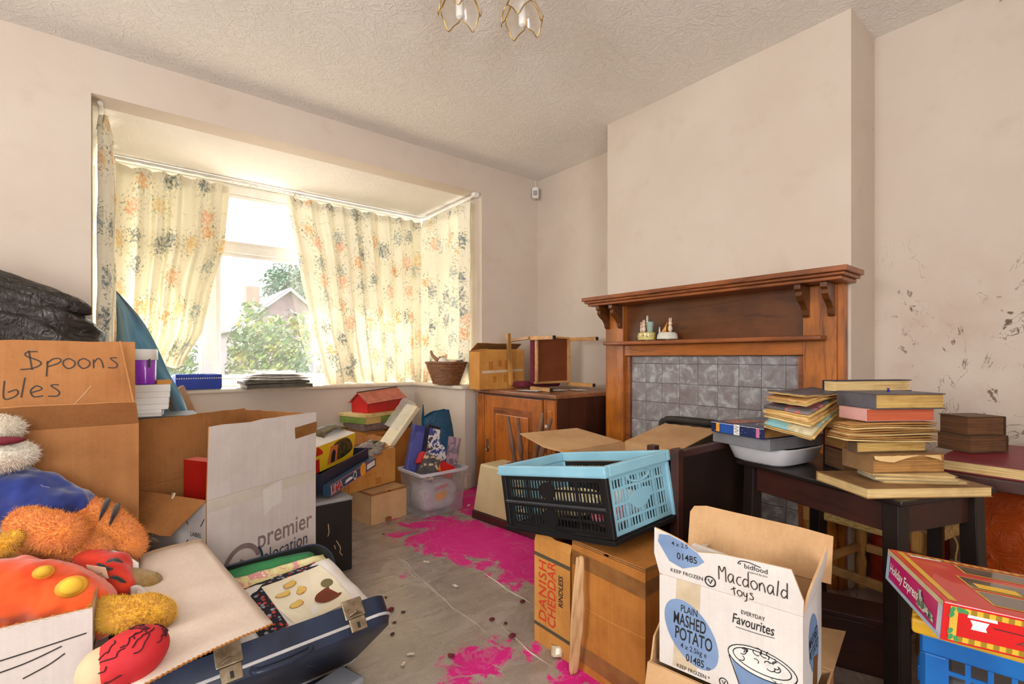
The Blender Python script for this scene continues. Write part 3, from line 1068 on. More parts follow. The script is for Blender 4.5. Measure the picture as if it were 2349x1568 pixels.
G = {'o': ([[(.5, 1), (.12, .8), (.05, .4), (.4, 0), (.85, .2), (.95, .65), (.5, 1)]], 1.05),
     'a': ([[(.85, .95), (.4, 1), (.05, .5), (.35, 0), (.8, .5), (.88, .95)], [(.88, .95), (.85, .3), (1.0, 0)]], 1.15),
     'c': ([[(.8, .95), (.3, .85), (.1, .35), (.4, 0), (.75, .05)]], .85),
     'd': ([[(.8, .8), (.35, .9), (.05, .35), (.4, 0), (.85, .4)], [(.9, 1.75), (.85, 0)]], 1.1),
     'n': ([[(.08, .9), (.1, 0)], [(.1, .55), (.45, 1), (.75, .7), (.9, 0)]], 1.05),
     'm': ([[(.08, .9), (.1, 0)], [(.1, .55), (.4, 1), (.55, .6), (.55, 0)], [(.55, .55), (.9, 1), (1.1, .6), (1.15, 0)]], 1.3),
     'l': ([[(.35, 1.75), (.1, 0)]], .5), 's': ([[(.85, 1.05), (.3, 1.0), (.85, .45), (.75, .05), (.1, .05)]], 1.0),
     'b': ([[(.15, 1.5), (.1, .05), (.6, .0), (1.0, .35), (.9, .7), (.35, .5)]], 1.0), 'e': ([[(.1, .4), (.85, .7), (.5, 1), (.1, .6), (.3, .05), (.95, .1)]], 1.05),
     'p': ([[(.2, .75), (.12, -.75)], [(.12, .45), (.6, .95), (1.15, .95), (1.05, .55), (.2, .2)]], 1.2),
     'y': ([[(.05, .9), (.2, .3), (.6, .3), (.75, .9)], [(.75, .9), (.6, -.4), (.15, -.6)]], .9),
     'M': ([[(.05, 0), (.1, 1.6), (.55, 1.0), (1.05, 1.65), (1.15, -.1)]], 1.3), 'T': ([[(-.3, .7), (.7, 1.15)], [(.25, 1.3), (.4, -.1)]], .8),
     '$': ([[(1.1, 1.65), (.35, 1.6), (.25, 1.25), (1.2, .75), (1.3, .4), (.7, .05), (-.15, -.05)], [(.45, 1.75), (.7, -.1)]], 1.5), ' ': ([], .6)}


def hand(s, dx=1.0, slope=0.0):
    out, x = [], 0
    for ch in s:
        g, adv = G[ch]
        for st in g:
            out.append([(x + a * dx, b + slope * x) for a, b in st])
        x += (adv + .12) * dx
    return out


def rough_poly(W, L, tap=0, jit=.004, seed=0, n=9, round_=0.0):
    """flap outline: hinge along y=0, free edge at y=L, a little torn"""
    r = random.Random(seed)
    p = [(0, 0), (W, 0)]
    for i in range(n + 1):
        t = 1 - i / n
        y = L + r.uniform(-jit, jit)
        if round_ and (i in (0, n)):
            y -= round_
        p.append((tap + (W - 2 * tap) * t, y))
    return p


class Carton:
    """open or shut cardboard box made of panels and flaps; front is the local -y side"""

    def __init__(s, name, label, loc, rot, w_, d, h, mo, mi, flaps=None, t=.005, group=None, cat='cardboard box', tap=.0, seed=0, jit=.003):
        s.root = r = thing(name, label, cat, loc, rot, group)
        s.w, s.d, s.h = w_, d, h
        X, Y, Z = Vector((1, 0, 0)), Vector((0, 1, 0)), Vector((0, 0, 1))
        s.fr = {'F': (Vector((-w_ / 2, -d / 2, 0)), X, Z, w_), 'B': (Vector((w_ / 2, d / 2, 0)), -X, Z, w_),
                'L': (Vector((-w_ / 2, d / 2, 0)), -Y, Z, d), 'R': (Vector((w_ / 2, -d / 2, 0)), Y, Z, d)}
        nm = {'F': 'front_panel', 'B': 'back_panel', 'L': 'side_panel', 'R': 'side_panel'}
        mats = [mo, mi]
        s.part = {}
        for k, (O, U, V, W) in s.fr.items():
            mb = MB()
            a, b = (t, W - t) if k in 'LR' else (0, W)
            mb.sheet(O, U, V, [(a, 0), (b, 0), (b, h), (a, h)], t, 0, 1)
            s.part[k] = ob(nm[k], mb, mats, par=r)
        ob('bottom_panel', MB().bb(-w_ / 2 + t, w_ / 2 - t, -d / 2 + t, d / 2 - t, .001, .001 + t), mats, par=r)
        for i, (k, spec) in enumerate((flaps or {}).items()):
            L, ang = spec[:2]
            kw = spec[2] if len(spec) > 2 else {}
            O, U, V, W = s.fr[k]
            n_ = U.cross(V)
            V2 = (V * math.cos(R(ang)) + n_ * math.sin(R(ang)))
            O2 = O + Vector((0, 0, h + .0005))
            if ang < -60:                       # folded shut: stack the pairs
                O2 = O2 + Vector((0, 0, .006 if k in 'LR' else .0125))
            mb = MB().sheet(O2, U, V2, kw.get('poly') or rough_poly(W, L, kw.get('tap', tap), jit, seed + i, round_=kw.get('round', 0)), t * .9, 0, 1)
            s.part['f' + k] = ob('flap', mb, [kw.get('mo', mo), kw.get('mi', mi)], par=r)
            s.fr['f' + k] = (O2, U, V2, W)

    def f(s, k):
        return s.fr[k][:3]


def box_pose(A, B, depth_dir=1):
    """centre-bottom and yaw of a box whose front runs from A to B"""
    A, B = Vector(A), Vector(B)
    return math.atan2(B.y - A.y, B.x - A.x), (B - A).length


def front_loc(A, yaw, w_, d, z):
    """base-centre of a box with front-left corner A"""
    u = Vector((math.cos(yaw), math.sin(yaw), 0))
    v = Vector((-math.sin(yaw), math.cos(yaw), 0))
    p = Vector((A[0], A[1], 0)) + u * w_ / 2 + v * d / 2
    p.z = z
    return p


# ---------------------------------------------------------------- big brown carton marked in pen
sp = Carton('cardboard_box', 'large brown carton with Spoons in marker on its raised flap, below the bin bag', front_loc((-.555, 2.10), R(1.0), .60, .295, .335), R(1.0), .60, .295, .49,
            m_kraft, m_kraft, {'B': (.285, 1), 'F': (.105, 42, {'tap': .01}), 'R': (.27, -9, {'poly': [(.0, 0), (.285, 0), (.25, .285), (.20, .29)]}), 'L': (.12, 100)}, seed=2)
fb = sp.fr['fB']
O, U, V, W = fb
inner = (O + U * W + U.cross(V) * -.0046, -U, V)          # inner face of the rear flap, read from the front
ink(sp.root, hand('$poons', .95), .0042, m_ink, inner, .288, .185, .037)
ink(sp.root, hand('mbles', .95), .0042, m_ink, inner, .185, .085, .040)
ink(sp.root, [[(.37, .0), (.40, .03), (.44, .075), (.47, .12)]], .004, m_kraft_l, inner, name='crease')
sb = Carton('cardboard_box', 'plain brown carton standing under the one marked Spoons', front_loc((-.55, 2.12), 0, .58, .26, 0), 0, .58, .26, .31, m_kraft_b, m_kraft_in,
            {'L': (.16, -90), 'R': (.16, -90), 'F': (.129, -90), 'B': (.129, -90)})

# ---------------------------------------------------------------- white removal carton
yaw = R(30)
rb = Carton('cardboard_box', 'big white removal carton with a house logo and brown inside, one red box in it', front_loc((.237, 2.05), yaw, .53, .43, 0), yaw, .53, .43, .535, m_wboard, m_kraft_in,
            {'F': (.265, 1.5, {'tap': .004}), 'B': (.265, 4), 'R': (.262, -3), 'L': (.15, 128, {'tap': .02})}, seed=5)
F_ = rb.f('F')
text(rb.root, 'premier', .105, m_greyink, F_, .212, .285, bold=.012, sx=.86)
text(rb.root, 'relocation', .082, m_blueink, F_, .212, .215, sx=.80)
text(rb.root, '.com', .058, m_blueink, F_, .40, .150, sx=.95)
text(rb.root, 'storage', .040, m_black, F_, .385, .098)
ink(rb.root, [ring(.145, .235, .078, .085, 22, 20, 240)], .020, m_greyink, F_, name='logo', smooth=0)
ink(rb.root, [ring(.155, .235, .083, .09, 10, -25, 40)], .011, m_blueink, F_, name='logo', smooth=0)
ink(rb.root, [[(.075, .19), (.14, .27), (.205, .215)]], .010, m_greyink, F_, name='logo', smooth=0)
decal(rb.root, 'tape', [(.40, .21), (.53, .222), (.53, .172), (.405, .160)], m_tape, rb.f('fF'))
decal(rb.root, 'tape', [(.24, .515), (.335, .535), (.335, .44), (.28, .43), (.245, .405)], m_wboard2, F_)
decal(rb.root, 'tape', [(.0, .49), (.53, .49), (.53, .535), (.0, .535)], M('clear_tape_on_white', (218, 208, 194), (208, 196, 180), rough=.25), F_, eps=.0004)
L_ = rb.f('L')
text(rb.root, 'LABEL', .022, m_ink, L_, .345, .40, bold=.01)
ink(rb.root, [[(.31, .355), (.335, .385)], [(.42, .355), (.40, .385)], [(.31, .47), (.335, .44)], [(.42, .47), (.40, .44)]], .004, m_ink, L_, name='arrow_print', smooth=0)
text(rb.root, 'premier', .10, m_black, L_, .10, .18, bold=.012)
ink(rb.root, [[(.05, .075), (.16, .082)], [(.08, .06), (.19, .064)], [(.06, .04), (.15, .045)]], .004, m_ink, rb.f('fL'), name='small_print', smooth=0)
wad = MB()
wad.grid(10, 10, lambda u, v: Vector((-.275 - .03 * math.sin(u * 7 + v * 3) - .012 * nz((u * 9, v * 9, 1)), .02 + .11 * u, .36 + .10 * v + .02 * nz((u * 6, v * 6, 4)))))
ob('tape_wad', wad, m_ctape, par=rb.root, smooth=1, sol=.002)
ob('tape_strip', MB().grid(2, 10, lambda u, v: Vector((-.27 - .02 * math.sin(v * 3), -.06 + .018 * u + .02 * v, .55 - .14 * v))), m_ctape, par=rb.root, smooth=1, sol=.0015)
rd = thing('red_box', 'slim red cardboard box standing inside the white removal carton', 'box', front_loc((.30, 2.27), yaw, .06, .20, .0065), yaw)
m_red = M('red_card', (204, 34, 26), (186, 24, 20), rough=.5)
ob('body', MB().bb(-.03, .03, -.1, .1, 0, .62, [0, 1, 0, 0, 0, 0]), [m_red, M('faded_red_lid', (226, 120, 112), (214, 90, 86), rough=.6)], par=rd, bev=.002)
ob('worn_edge', MB().bb(-.0312, -.022, -.1012, -.07, .01, .60), m_kraft_l, par=rd)

# ---------------------------------------------------------------- black wooden box and the toy boxes on it
m_blackwood = M('black_painted_wood', (26, 22, 22), (18, 15, 15), rough=.45, bump=.1)
m_greytop = M('dusty_grey_top', (150, 148, 148), (120, 118, 120), rough=.5)
bk = thing('black_wooden_box', 'black painted wooden box beside the white removal carton', 'wooden box', (.782, 2.60, 0), R(2))
ob('body', MB().bb(-.105, .105, -.215, .215, 0, .345), m_blackwood, par=bk, bev=.004)
ob('top_board', MB().bb(-.107, .107, -.217, .217, .345, .36), m_greytop, par=bk, bev=.003)
for st_ in ([(.09, .25), (.094, .21), (.088, .19)], [(.13, .16), (.15, .12), (.147, .10), (.16, .08)], [(.12, .14), (.126, .12)]):
    ink(bk, [st_], .0035, m_kraft_l, ((-.105, -.215, 0), (1, 0, 0), (0, 0, 1)), name='scuff')

m_navy = M('navy_card', (34, 36, 58), (26, 28, 46), rough=.45, sc=14)
ly = R(43)
lp = front_loc((.757, 2.43), ly, .53, .17, .40)
lm = thing('train_set_tray', 'navy toy train set tray with red Lima lettering and an orange star', 'toy box', lp, (R(0), R(-3.5), ly))
mb = MB().bb(-.265, .265, -.085, .085, 0, .008).bb(-.265, .265, -.085, -.080, .008, .10).bb(-.265, .265, .080, .085, .008, .10).bb(-.265, -.26, -.08, .08, .008, .10).bb(.26, .265, -.08, .08, .008, .10)
ob('tray', mb, m_navy, par=lm, bev=.001)
ob('lid_edge', MB().bb(-.255, .275, -.125, -.0855, -.012, .042), [m_blueink], par=lm, bev=.002)
LF = ((-.255, -.125, -.012), (1, 0, 0), (0, 0, 1))
ob('rim_print', MB().add([(-.255, -.1256, -.012), (.275, -.1256, -.012), (.275, -.1256, -.008), (-.255, -.1256, -.008)], [(0, 1, 2, 3)]).add([(-.255, -.1256, .038), (.275, -.1256, .038), (.275, -.1256, .042), (-.255, -.1256, .042)], [(0, 1, 2, 3)]), PRINT('pink_rim', (190, 110, 120)), par=lm)
text(lm, 'LIMA', .052, m_white, LF, .008, .009, bold=.035, sx=1.02)
text(lm, 'LIMA', .046, PRINT('lima_red', (196, 40, 44)), LF, .011, .010, bold=.012, sx=1.1, eps=.0018)
decal(lm, 'white_script_print', [(.148, .016), (.232, .019), (.236, .027), (.205, .035), (.16, .031)], m_white, LF, eps=.0010)
ink(lm, [ring(.262, .027, .017, .02, 16)], .006, m_white, LF, name='logo', smooth=0)
decal(lm, 'star_sticker', [((.36 + (.040 if i % 2 else .034) * math.cos(i * PI / 18)), .03 + (.040 if i % 2 else .034) * math.sin(i * PI / 18)) for i in range(36)], m_orangeink, LF, eps=.0014)
decal(lm, 'label_panel', [(.41, .012), (.515, .012), (.515, .042), (.41, .042)], m_white, LF, eps=.0008)
yl = thing('yellow_toy_box', 'yellow card box with a model railway tunnel picture, above the navy tray', 'toy box', lp + Vector((-.03, .06, .085)), (R(10), R(-4), R(36)))
m_yel = M('yellow_card', (232, 192, 40), (220, 178, 30), rough=.4)
mb = MB().bb(-.19, .15, -.085, .085, 0, .145, [0, 1, 0, 0, 0, 0])
mb.add([(.15, -.085, 0), (.19, -.06, .05), (.18, -.06, .13), (.15, -.085, .145), (.15, .085, 0), (.19, .06, .05), (.18, .06, .13), (.15, .085, .145)], [(0, 1, 2, 3), (4, 7, 6, 5), (1, 5, 6, 2), (0, 4, 5, 1), (3, 2, 6, 7)])
ob('body', mb, [m_yel, m_wboard2], par=yl)
YF = ((-.19, -.085, 0), (1, 0, 0), (0, 0, 1))
decal(yl, 'tunnel_print', cr([(.12, .04, 0), (.12, .10, 0), (.17, .135, 0), (.27, .13, 0), (.325, .06, 0), (.26, .03, 0), (.18, .025, 0)], 4, True) and [(p.x, p.y) for p in cr([(.12, .04, 0), (.12, .10, 0), (.17, .135, 0), (.27, .13, 0), (.325, .06, 0), (.26, .03, 0), (.18, .025, 0)], 4, True)], patch_mat('tunnel_picture', [(50, 44, 24), (84, 74, 34), (62, 56, 28)], 30), YF)
decal(yl, 'portal_print', [(.10, .02), (.185, .02), (.18, .115), (.115, .12)], PRINT('brick_orange', (206, 112, 56)), YF, eps=.0010)
decal(yl, 'portal_print', [(.13, .025), (.165, .025), (.165, .075), (.158, .09), (.147, .095), (.136, .09), (.13, .075)], m_black, YF, eps=.0014)
decal(yl, 'red_flash', [(0, 0), (.045, 0), (.03, .075), (0, .075)], m_red, YF)
decal(yl, 'red_flash', [(0, .095), (.055, .095), (.05, .112), (.02, .135), (0, .145)], m_red, YF)
ob('tunnel_moulding', MB().grid(16, 4, lambda u, v: Vector((-.05 + u * .22, -.02 + v * .08, .146 + .028 * math.sin(u * PI) ** .5 + .006 * nz((u * 9, v * 5, 2))))), M('olive_moulding', (104, 88, 48), (70, 58, 32), sc=30, rough=.6, bump=.4), par=yl, smooth=1, sol=.004)

# ---------------------------------------------------------------- two stacked cartons with work gloves
c1 = Carton('cardboard_box', 'small shut kraft carton on the floor under the gloves carton', front_loc((1.215, 2.925), R(12), .275, .36, 0), R(12), .275, .36, .185, m_kraft_l, m_kraft_in,
            {'L': (.13, -90), 'R': (.13, -90), 'F': (.176, -90), 'B': (.176, -90)})
decal(c1.root, 'tape', [(.105, .0), (.155, .0), (.155, .025), (.145, .022), (.13, .03), (.105, .024)], m_tape, c1.f('F'))
ink(c1.root, [[(.0, .183), (.275, .183)]], .003, m_kraft_b, c1.f('F'), name='flap_seam', smooth=0)
c2 = Carton('cardboard_box', 'worn tan carton holding grey work gloves, stacked on a smaller carton', front_loc((1.10, 2.99), R(18.5), .385, .30, .2055), R(18.5), .385, .30, .23, m_kraft_o, m_kraft_in,
            {'F': (.06, -72), 'B': (.07, 30), 'R': (.06, 20)}, seed=9, jit=.008)
c2f = c2.f('F')
ink(c2.root, [[(.09, .085), (.12, .09), (.13, .082), (.16, .09), (.175, .083), (.20, .092), (.22, .084)]], .004, m_kraft_b, c2f, name='faded_print')
decal(c2.root, 'faded_stamp', [(.21, .012), (.26, .012), (.26, .055), (.21, .055)], m_kraft_b, c2f)
decal(c2.root, 'tear', [(.262, .20), (.270, .23), (.274, .18)], m_kraft_b, c2f)
m_glove = M('grey_glove_knit', (160, 148, 140), (126, 116, 110), sc=90, rough=.95, bump=.5, bs=260)
m_glove2 = M('olive_glove_fabric', (170, 162, 128), (124, 118, 94), sc=20, rough=.9, bump=.3)
m_gblack = M('black_glove_rubber', (42, 40, 42), (28, 26, 28), rough=.55)
fill = tag(ob('folded_packing_paper', MB().grid(14, 14, lambda u, v: Vector(((u - .5) * .34, (v - .5) * .25, .012 * nz((u * 5, v * 5, 7)) + .006 * nz((u * 15, v * 15, 9))))), m_kraft_l, loc=front_loc((1.10, 2.99), R(18.5), .385, .30, .405), rot=(0, 0, R(18.5)), smooth=1, sol=.006),
           'crumpled tan packing paper filling the gloves carton', 'paper')
for gi, (gx, gy, gr, gl) in enumerate(((1.245, 3.06, 30, 'folded grey knitted work glove with olive fingers on the tan carton'), (1.16, 2.985, 12, 'grey and black work glove hanging over the front edge of the tan carton'))):
    g = thing('work_glove', gl, 'glove', (gx, gy, .435 if gi == 0 else .425), (R(4), R(0 if gi == 0 else 8), R(gr)), 'work gloves on the tan carton')
    ob('palm', MB().ell((0, 0, .035), (.062, .048, .032), 18, 10, fn=lambda p: 1 + .15 * nz(p, 3)), m_glove, par=g, smooth=1)
    ob('cuff', MB().tube([(-.05, -.01, .03), (-.085, -.02, .026), (-.115, -.028, .022)], [.036, .040, .042], 12), m_glove, par=g, smooth=60)
    for k in range(4):
        y = .034 - k * .022
        q = cr([(.035, y, .038 + .010 * math.sin(k * 2)), (.085, y * 1.25, .052 - .006 * k), (.125, y * 1.3 + .006, .040), (.145 - .01 * k, y * 1.3 + .008, .022)], 5)
        ob('finger', MB().tube(q, [.0125] * (len(q) - 2) + [.010, .005], 10), [m_glove2, m_gblack, m_glove2, m_glove][k], par=g, smooth=60)
    q = cr([(-.01, -.04, .03), (.02, -.066, .03), (.05, -.075, .022)], 5)
    ob('thumb', MB().tube(q, [.014] * (len(q) - 1) + [.006], 10), m_glove, par=g, smooth=60)
    ob('knuckle_patch', MB().ell((.02, .002, .056), (.035, .034, .012), 14, 8), m_gblack, par=g, smooth=1)

# ---------------------------------------------------------------- toy barn stack at the back of the bay
hb = Carton('cardboard_box', 'tall brown carton in the bay carrying the red toy barn stack', front_loc((1.46, 3.60), R(14), .44, .34, 0), R(14), .44, .34, .47, m_kraft_b, m_kraft_in, {'L': (.16, -90), 'R': (.16, -90), 'F': (.168, -90), 'B': (.168, -90)})
bl = Vector((1.655, 3.80, .485))
cs = thing('toy_case', 'flat brown plastic toy case under the green game box', 'toy case', bl + Vector((-.01, -.01, 0)), R(10))
m_brownp = M('brown_plastic', (124, 100, 92), (104, 82, 74), rough=.5)
ob('body', MB().bb(-.24, .22, -.15, .15, 0, .055), m_brownp, par=cs, bev=.008)
for k in range(9):
    ob('rib', MB().bb(-.2 + k * .04, -.186 + k * .04, -.154, -.148, .008, .045), m_brownp, par=cs, bev=.002)
ob('label_sticker', MB().bb(-.02, .05, -.1535, -.1505, .02, .05), m_white, par=cs)
gb = thing('game_box', 'pale green and yellow game box under the red toy barn', 'game box', bl + Vector((-.02, .01, .0555)), R(20))
m_green = M('green_game_print', (126, 140, 62), (90, 118, 48), sc=10, rough=.5, st=(1, 1, 8))
ob('base', MB().bb(-.255, .255, -.15, .15, 0, .05), [m_green], par=gb, bev=.003)
ob('lid', MB().bb(-.26, .26, -.155, .155, .05, .075), patch_mat('tan_game_lid', [(196, 168, 104), (210, 186, 124), (180, 150, 88)], 9), par=gb, bev=.003)
GF = ((-.255, -.15, 0), (1, 0, 0), (0, 0, 1))
decal(gb, 'pale_panel', [(0, 0), (.15, 0), (.15, .05), (0, .05)], PRINT('tan_panel', (204, 170, 104)), GF)
ink(gb, [ring(.39, .034, .072, .012, 20)], .006, m_redink, GF, name='red_title_print', smooth=0)
for k in range(4):
    ink(gb, [ring(.35 + .022 * k, .012, .007, .008, 12)], .003, m_white, GF, name='white_numeral_print', smooth=0)
bn = thing('toy_barn', 'red tin toy barn with a faded plank roof in the bay corner', 'toy barn', bl + Vector((-.005, .015, .131)), (0, R(-3), R(20)))
m_tin = M('red_tin', (200, 26, 26), (172, 18, 18), rough=.4)
m_roof = M('faded_pink_roof', (196, 110, 92), (168, 84, 66), sc=20, rough=.6)
mb = MB().bb(-.20, .20, -.09, .09, 0, .085)
mb.add([(-.20, -.09, .085), (-.20, .09, .085), (-.20, 0, .16), (.20, -.09, .085), (.20, .09, .085), (.20, 0, .16)], [(0, 2, 1), (3, 4, 5)])
ob('wall', mb, m_tin, par=bn)
for sy in (-1, 1):
    for k in range(6):
        a, b = k / 6, (k + .94) / 6
        pa, pb = Vector((0, sy * .112 * a, .170 - .085 * a)), Vector((0, sy * .112 * b, .170 - .085 * b))
        ob('roof_plank', MB().bar(Vector((-.215, 0, 0)) + (pa + pb) / 2, Vector((.215, 0, 0)) + (pa + pb) / 2, .005, (pb - pa).length, up=(pb - pa)), m_roof, par=bn)
ob('ridge_cap', MB().tube([(-.216, 0, .172), (.216, 0, .172)], .006, 6), m_gblack, par=bn)
tk = thing('toy_tractor', 'small black and pink toy tractor parked against the toy barn', 'toy', bl + Vector((.235, .04, .131)), R(30))
m_pink = M('dull_pink_plastic', (186, 112, 100), (150, 84, 74), rough=.5)
ob('body', MB().bb(-.07, .06, -.022, .022, .028, .06).bb(-.07, -.02, -.02, .02, .06, .085), m_pink, par=tk, bev=.006)
for x, r in ((-.045, .032), (.045, .022)):
    for sy in (-1, 1):
        ob('wheel', MB().tube([(x, sy * .024, r), (x, sy * .042, r)], r, 16), m_gblack, par=tk, smooth=40)

# long cream box leaning on the gloves carton
lb = thing('leaning_box', 'long narrow cream box leaning across the tan carton, plastic film round it', 'box', (1.40, 3.16, .425), (R(6), R(42), R(18)))
m_creamcard = M('cream_card', (226, 212, 178), (212, 196, 158), rough=.6)
ob('body', MB().bb(-.018, .018, -.06, .06, 0, .37), m_creamcard, par=lb, bev=.003)
ob('end_flap', MB().bb(-.015, .015, -.052, .052, .371, .376), m_kraft_b, par=lb)
ob('plastic_film', MB().grid(6, 8, lambda u, v: Vector((-.03 - .05 * u + .01 * nz((u * 6, v * 5, 2)), -.05 + .1 * u, .14 + .24 * v))), glass_mat('milky_film', (.9, .9, .88), .12, .35, .2), par=lb, smooth=1)

# ================================================================== left of the bay: bin bag, blue cloth, small boxes
hc = Carton('cardboard_box', 'plain carton holding up the black bin bag, behind the one marked Spoons', front_loc((-.80, 2.84), 0, .70, .38, 0), 0, .70, .38, .80, m_kraft_b, m_kraft_in, {'L': (.2, -90), 'R': (.2, -90), 'F': (.187, -90), 'B': (.187, -90)})
m_binbag = bag_mat('black_bin_liner', (46, 40, 36), .26)


def ridged(p, sc, seed=0, oct_=4):
    a, s, t = 0, 1.0, 0
    for k in range(oct_):
        a += s * (1 - abs(nz(Vector(p) * sc * (1.9 ** k) + Vector((seed, k * 7, 0)))) * 2)
        t += s
        s *= .55
    return a / t


bb_ = thing('bin_bag', 'crumpled black bin bag on top of the cartons by the window wall', 'bin bag', (-.42, 3.03, .815))


def bagfn(u, v):
    th, ph = PI * v, 2 * PI * u
    e = .62
    sx = math.copysign(abs(math.cos(ph)) ** e, math.cos(ph)) * math.sin(th) ** .6
    sy = math.copysign(abs(math.sin(ph)) ** e, math.sin(ph)) * math.sin(th) ** .6
    sz = math.copysign(abs(math.cos(th)) ** .8, math.cos(th))
    p = Vector((sx * .345, sy * .165, .25 + sz * .25))
    top = max(0, (p.z - .25) / .25)
    p.z += top * (.10 - .36 * p.x)
    k = .060 * (ridged((p.x * .45, p.y * 1.2, p.z * 1.7 + .35 * p.x), 4.2, 2, 3) - .4) * (1 if p.z > .03 else .1)
    q = p + (p - Vector((0, 0, .25))).normalized() * k
    q.z = max(q.z, 0)
    return q


ob('bag', MB().grid(150, 90, bagfn), m_binbag, par=bb_, smooth=1)


def neck(u, v):
    c = cr([(-.33, -.08, .70), (-.22, -.1, .62), (-.10, -.1, .555), (.05, -.1, .515), (.20, -.09, .48), (.31, -.07, .45)], 12)
    i = min(int(u * (len(c) - 1)), len(c) - 2)
    p = c[i].lerp(c[i + 1], u * (len(c) - 1) - i)
    r = (.045 + .018 * math.sin(u * 9)) * math.sin(PI * (u * .92 + .04)) ** .5
    a = 2 * PI * v + 5 * u
    rr = r * (1 + .45 * (ridged((u * 4, math.cos(a), math.sin(a)), 1.6, 5, 3) - .4))
    return p + Vector((.0, math.cos(a) * rr, math.sin(a) * rr * .9))


ob('twisted_neck', MB().grid(70, 36, neck), m_binbag, par=bb_, smooth=1)

# blue pinstripe cloth hanging down from behind the narrow curtain
m_pin = stripe_mat('blue_pinstripe_satin', (64, 116, 150), (96, 148, 178), 'u', 120, rough=.38, duty=.5, sheen=.4)
bc = thing('pinstripe_cloth', 'blue pinstripe satin cloth draped from the sill down behind the cartons', 'cloth', (.08, 3.62, .42))
lft = [(255, 655), (255, 700), (258, 780), (285, 860), (330, 930), (352, 1000)]
rgt = [(262, 662), (318, 725), (352, 780), (385, 850), (415, 905), (445, 985)]
ys = [4.05, 3.95, 3.84, 3.72, 3.60, 3.52]
Lp = cr([at(a, b, Y=y) for (a, b), y in zip(lft, ys)], 8)
Rp = cr([at(a, b, Y=y - .05) for (a, b), y in zip(rgt, ys)], 8)


def clothfn(u, v):
    k = v * (len(Lp) - 1)
    i = min(int(k), len(Lp) - 2)
    a, b = Lp[i].lerp(Lp[i + 1], k - i), Rp[i].lerp(Rp[i + 1], k - i)
    p = a.lerp(b, u)
    f = .035 * math.sin(u * 9 + v * 2.5) + .02 * nz((u * 4, v * 3, 1), 1.5) + .02 * math.sin(u * 17 - v * 4) * u
    return p + Vector((0, f, 0)) - Vector((.08, 3.62, .42))


ob('cloth', MB().grid(48, 50, clothfn, uvfn=lambda u, v: (u * .45, v * .9)), m_pin, par=bc, smooth=1, sol=.003)

# stack of small white boxes with the purple jar
ch = thing('storage_chest', 'dark storage chest mostly hidden behind the white removal carton', 'chest', (.16, 3.24, 0))
ob('body', MB().bb(-.19, .16, -.14, .13, 0, .70), m_blackwood, par=ch, bev=.006)
ob('lid', MB().bb(-.195, .165, -.145, .135, .70, .745), m_blackwood, par=ch, bev=.006)
m_whitep = M('white_card', (238, 234, 228), (226, 222, 216), rough=.5)
zz = .7455
for k, (w_, h_, lb_) in enumerate(((.13, .035, 'small white box at the bottom of the pile under the purple jar'), (.175, .062, 'flat white box in the middle of the pile under the purple jar'), (.178, .066, 'flat white box directly under the purple jar'))):
    t_ = thing('white_box', lb_, 'box', (.105 + .003 * k, 3.20, zz), R(-8 + 3 * k), 'white boxes by the blue cloth')
    ob('base', MB().bb(-w_ / 2, w_ / 2, -.07, .07, 0, h_ * .45), m_whitep, par=t_, bev=.002)
    ob('lid', MB().bb(-w_ / 2 - .002, w_ / 2 + .002, -.072, .072, h_ * .45, h_), m_whitep, par=t_, bev=.002)
    zz += h_ + .0005
jr = thing('storage_jar', 'purple see-through plastic jar with a white lid on white boxes', 'jar', (.095, 3.19, zz))
m_purple = M('purple_plastic', (176, 84, 220), (140, 40, 196), sc=5, rough=.2, coat=.4)
ob('body', MB().lathe([(.040, 0), (.046, .006), (.048, .125), (.047, .128)], 24), m_purple, par=jr, smooth=40)
ob('lid', MB().lathe([(.053, .128), (.054, .132), (.054, .178), (.050, .184), (.0, .185)], 24), m_whitep, par=jr, smooth=40)
ob('catch', MB().bb(.008, .02, -.052, -.046, .09, .135), m_gblack, par=jr, bev=.002)
tb = tag(ob('matchbox', MB().bb(-.032, .032, -.02, .02, 0, .022), m_kraft_o, loc=(.172, 3.185, zz), rot=(0, 0, R(10)), bev=.001), 'tiny tan cardboard box beside the purple jar', 'box')
pfm = thing('picture_frame', 'tan wooden picture frame leaning edge-on below the sill', 'picture frame', (.345, 3.70, .56), (R(-10), R(-22), R(55)))
ob('frame', MB().bb(-.11, .11, -.012, .012, 0, .30).bb(-.10, .10, -.016, -.0121, .012, .288), [M('tan_frame', (170, 128, 88), (146, 104, 66), rough=.5)], par=pfm, bev=.002)
ob('backing', MB().bb(-.10, .10, .0122, .016, .01, .29), m_kraft_b, par=pfm)
ob('mount_clip', MB().bb(-.118, -.11, -.006, .006, .22, .26), m_gblack, par=pfm)

# ---------------------------------------------------------------- on the sill
bt = thing('blue_tray', 'deep blue cardboard tray with a row of white dots on the sill', 'tray', (.425, 4.165, .8255), R(3))
m_cobalt = M('cobalt_card', (22, 64, 178), (14, 48, 150), rough=.45)
mb = MB().bb(-.14, .14, -.075, .075, 0, .006).bb(-.14, .14, -.075, -.07, .006, .105).bb(-.14, .14, .07, .075, .006, .105).bb(-.14, -.135, -.07, .07, .006, .105).bb(.135, .14, -.07, .07, .006, .105)
ob('tray', mb, m_cobalt, par=bt, bev=.001)
for k in range(20):
    ob('dot_print', MB().add([(-.133 + k * .014 + .0045 * math.cos(a), -.0756, .078 + .0045 * math.sin(a)) for a in (i * PI / 4 for i in range(8))], [tuple(range(8))]), m_white, par=bt)
m_news = M('newsprint', (222, 218, 208), (196, 192, 184), sc=40, rough=.85, lo=.4, hi=.6)
m_news2 = M('grey_newsprint', (208, 203, 193), (170, 164, 154), sc=30, rough=.85)
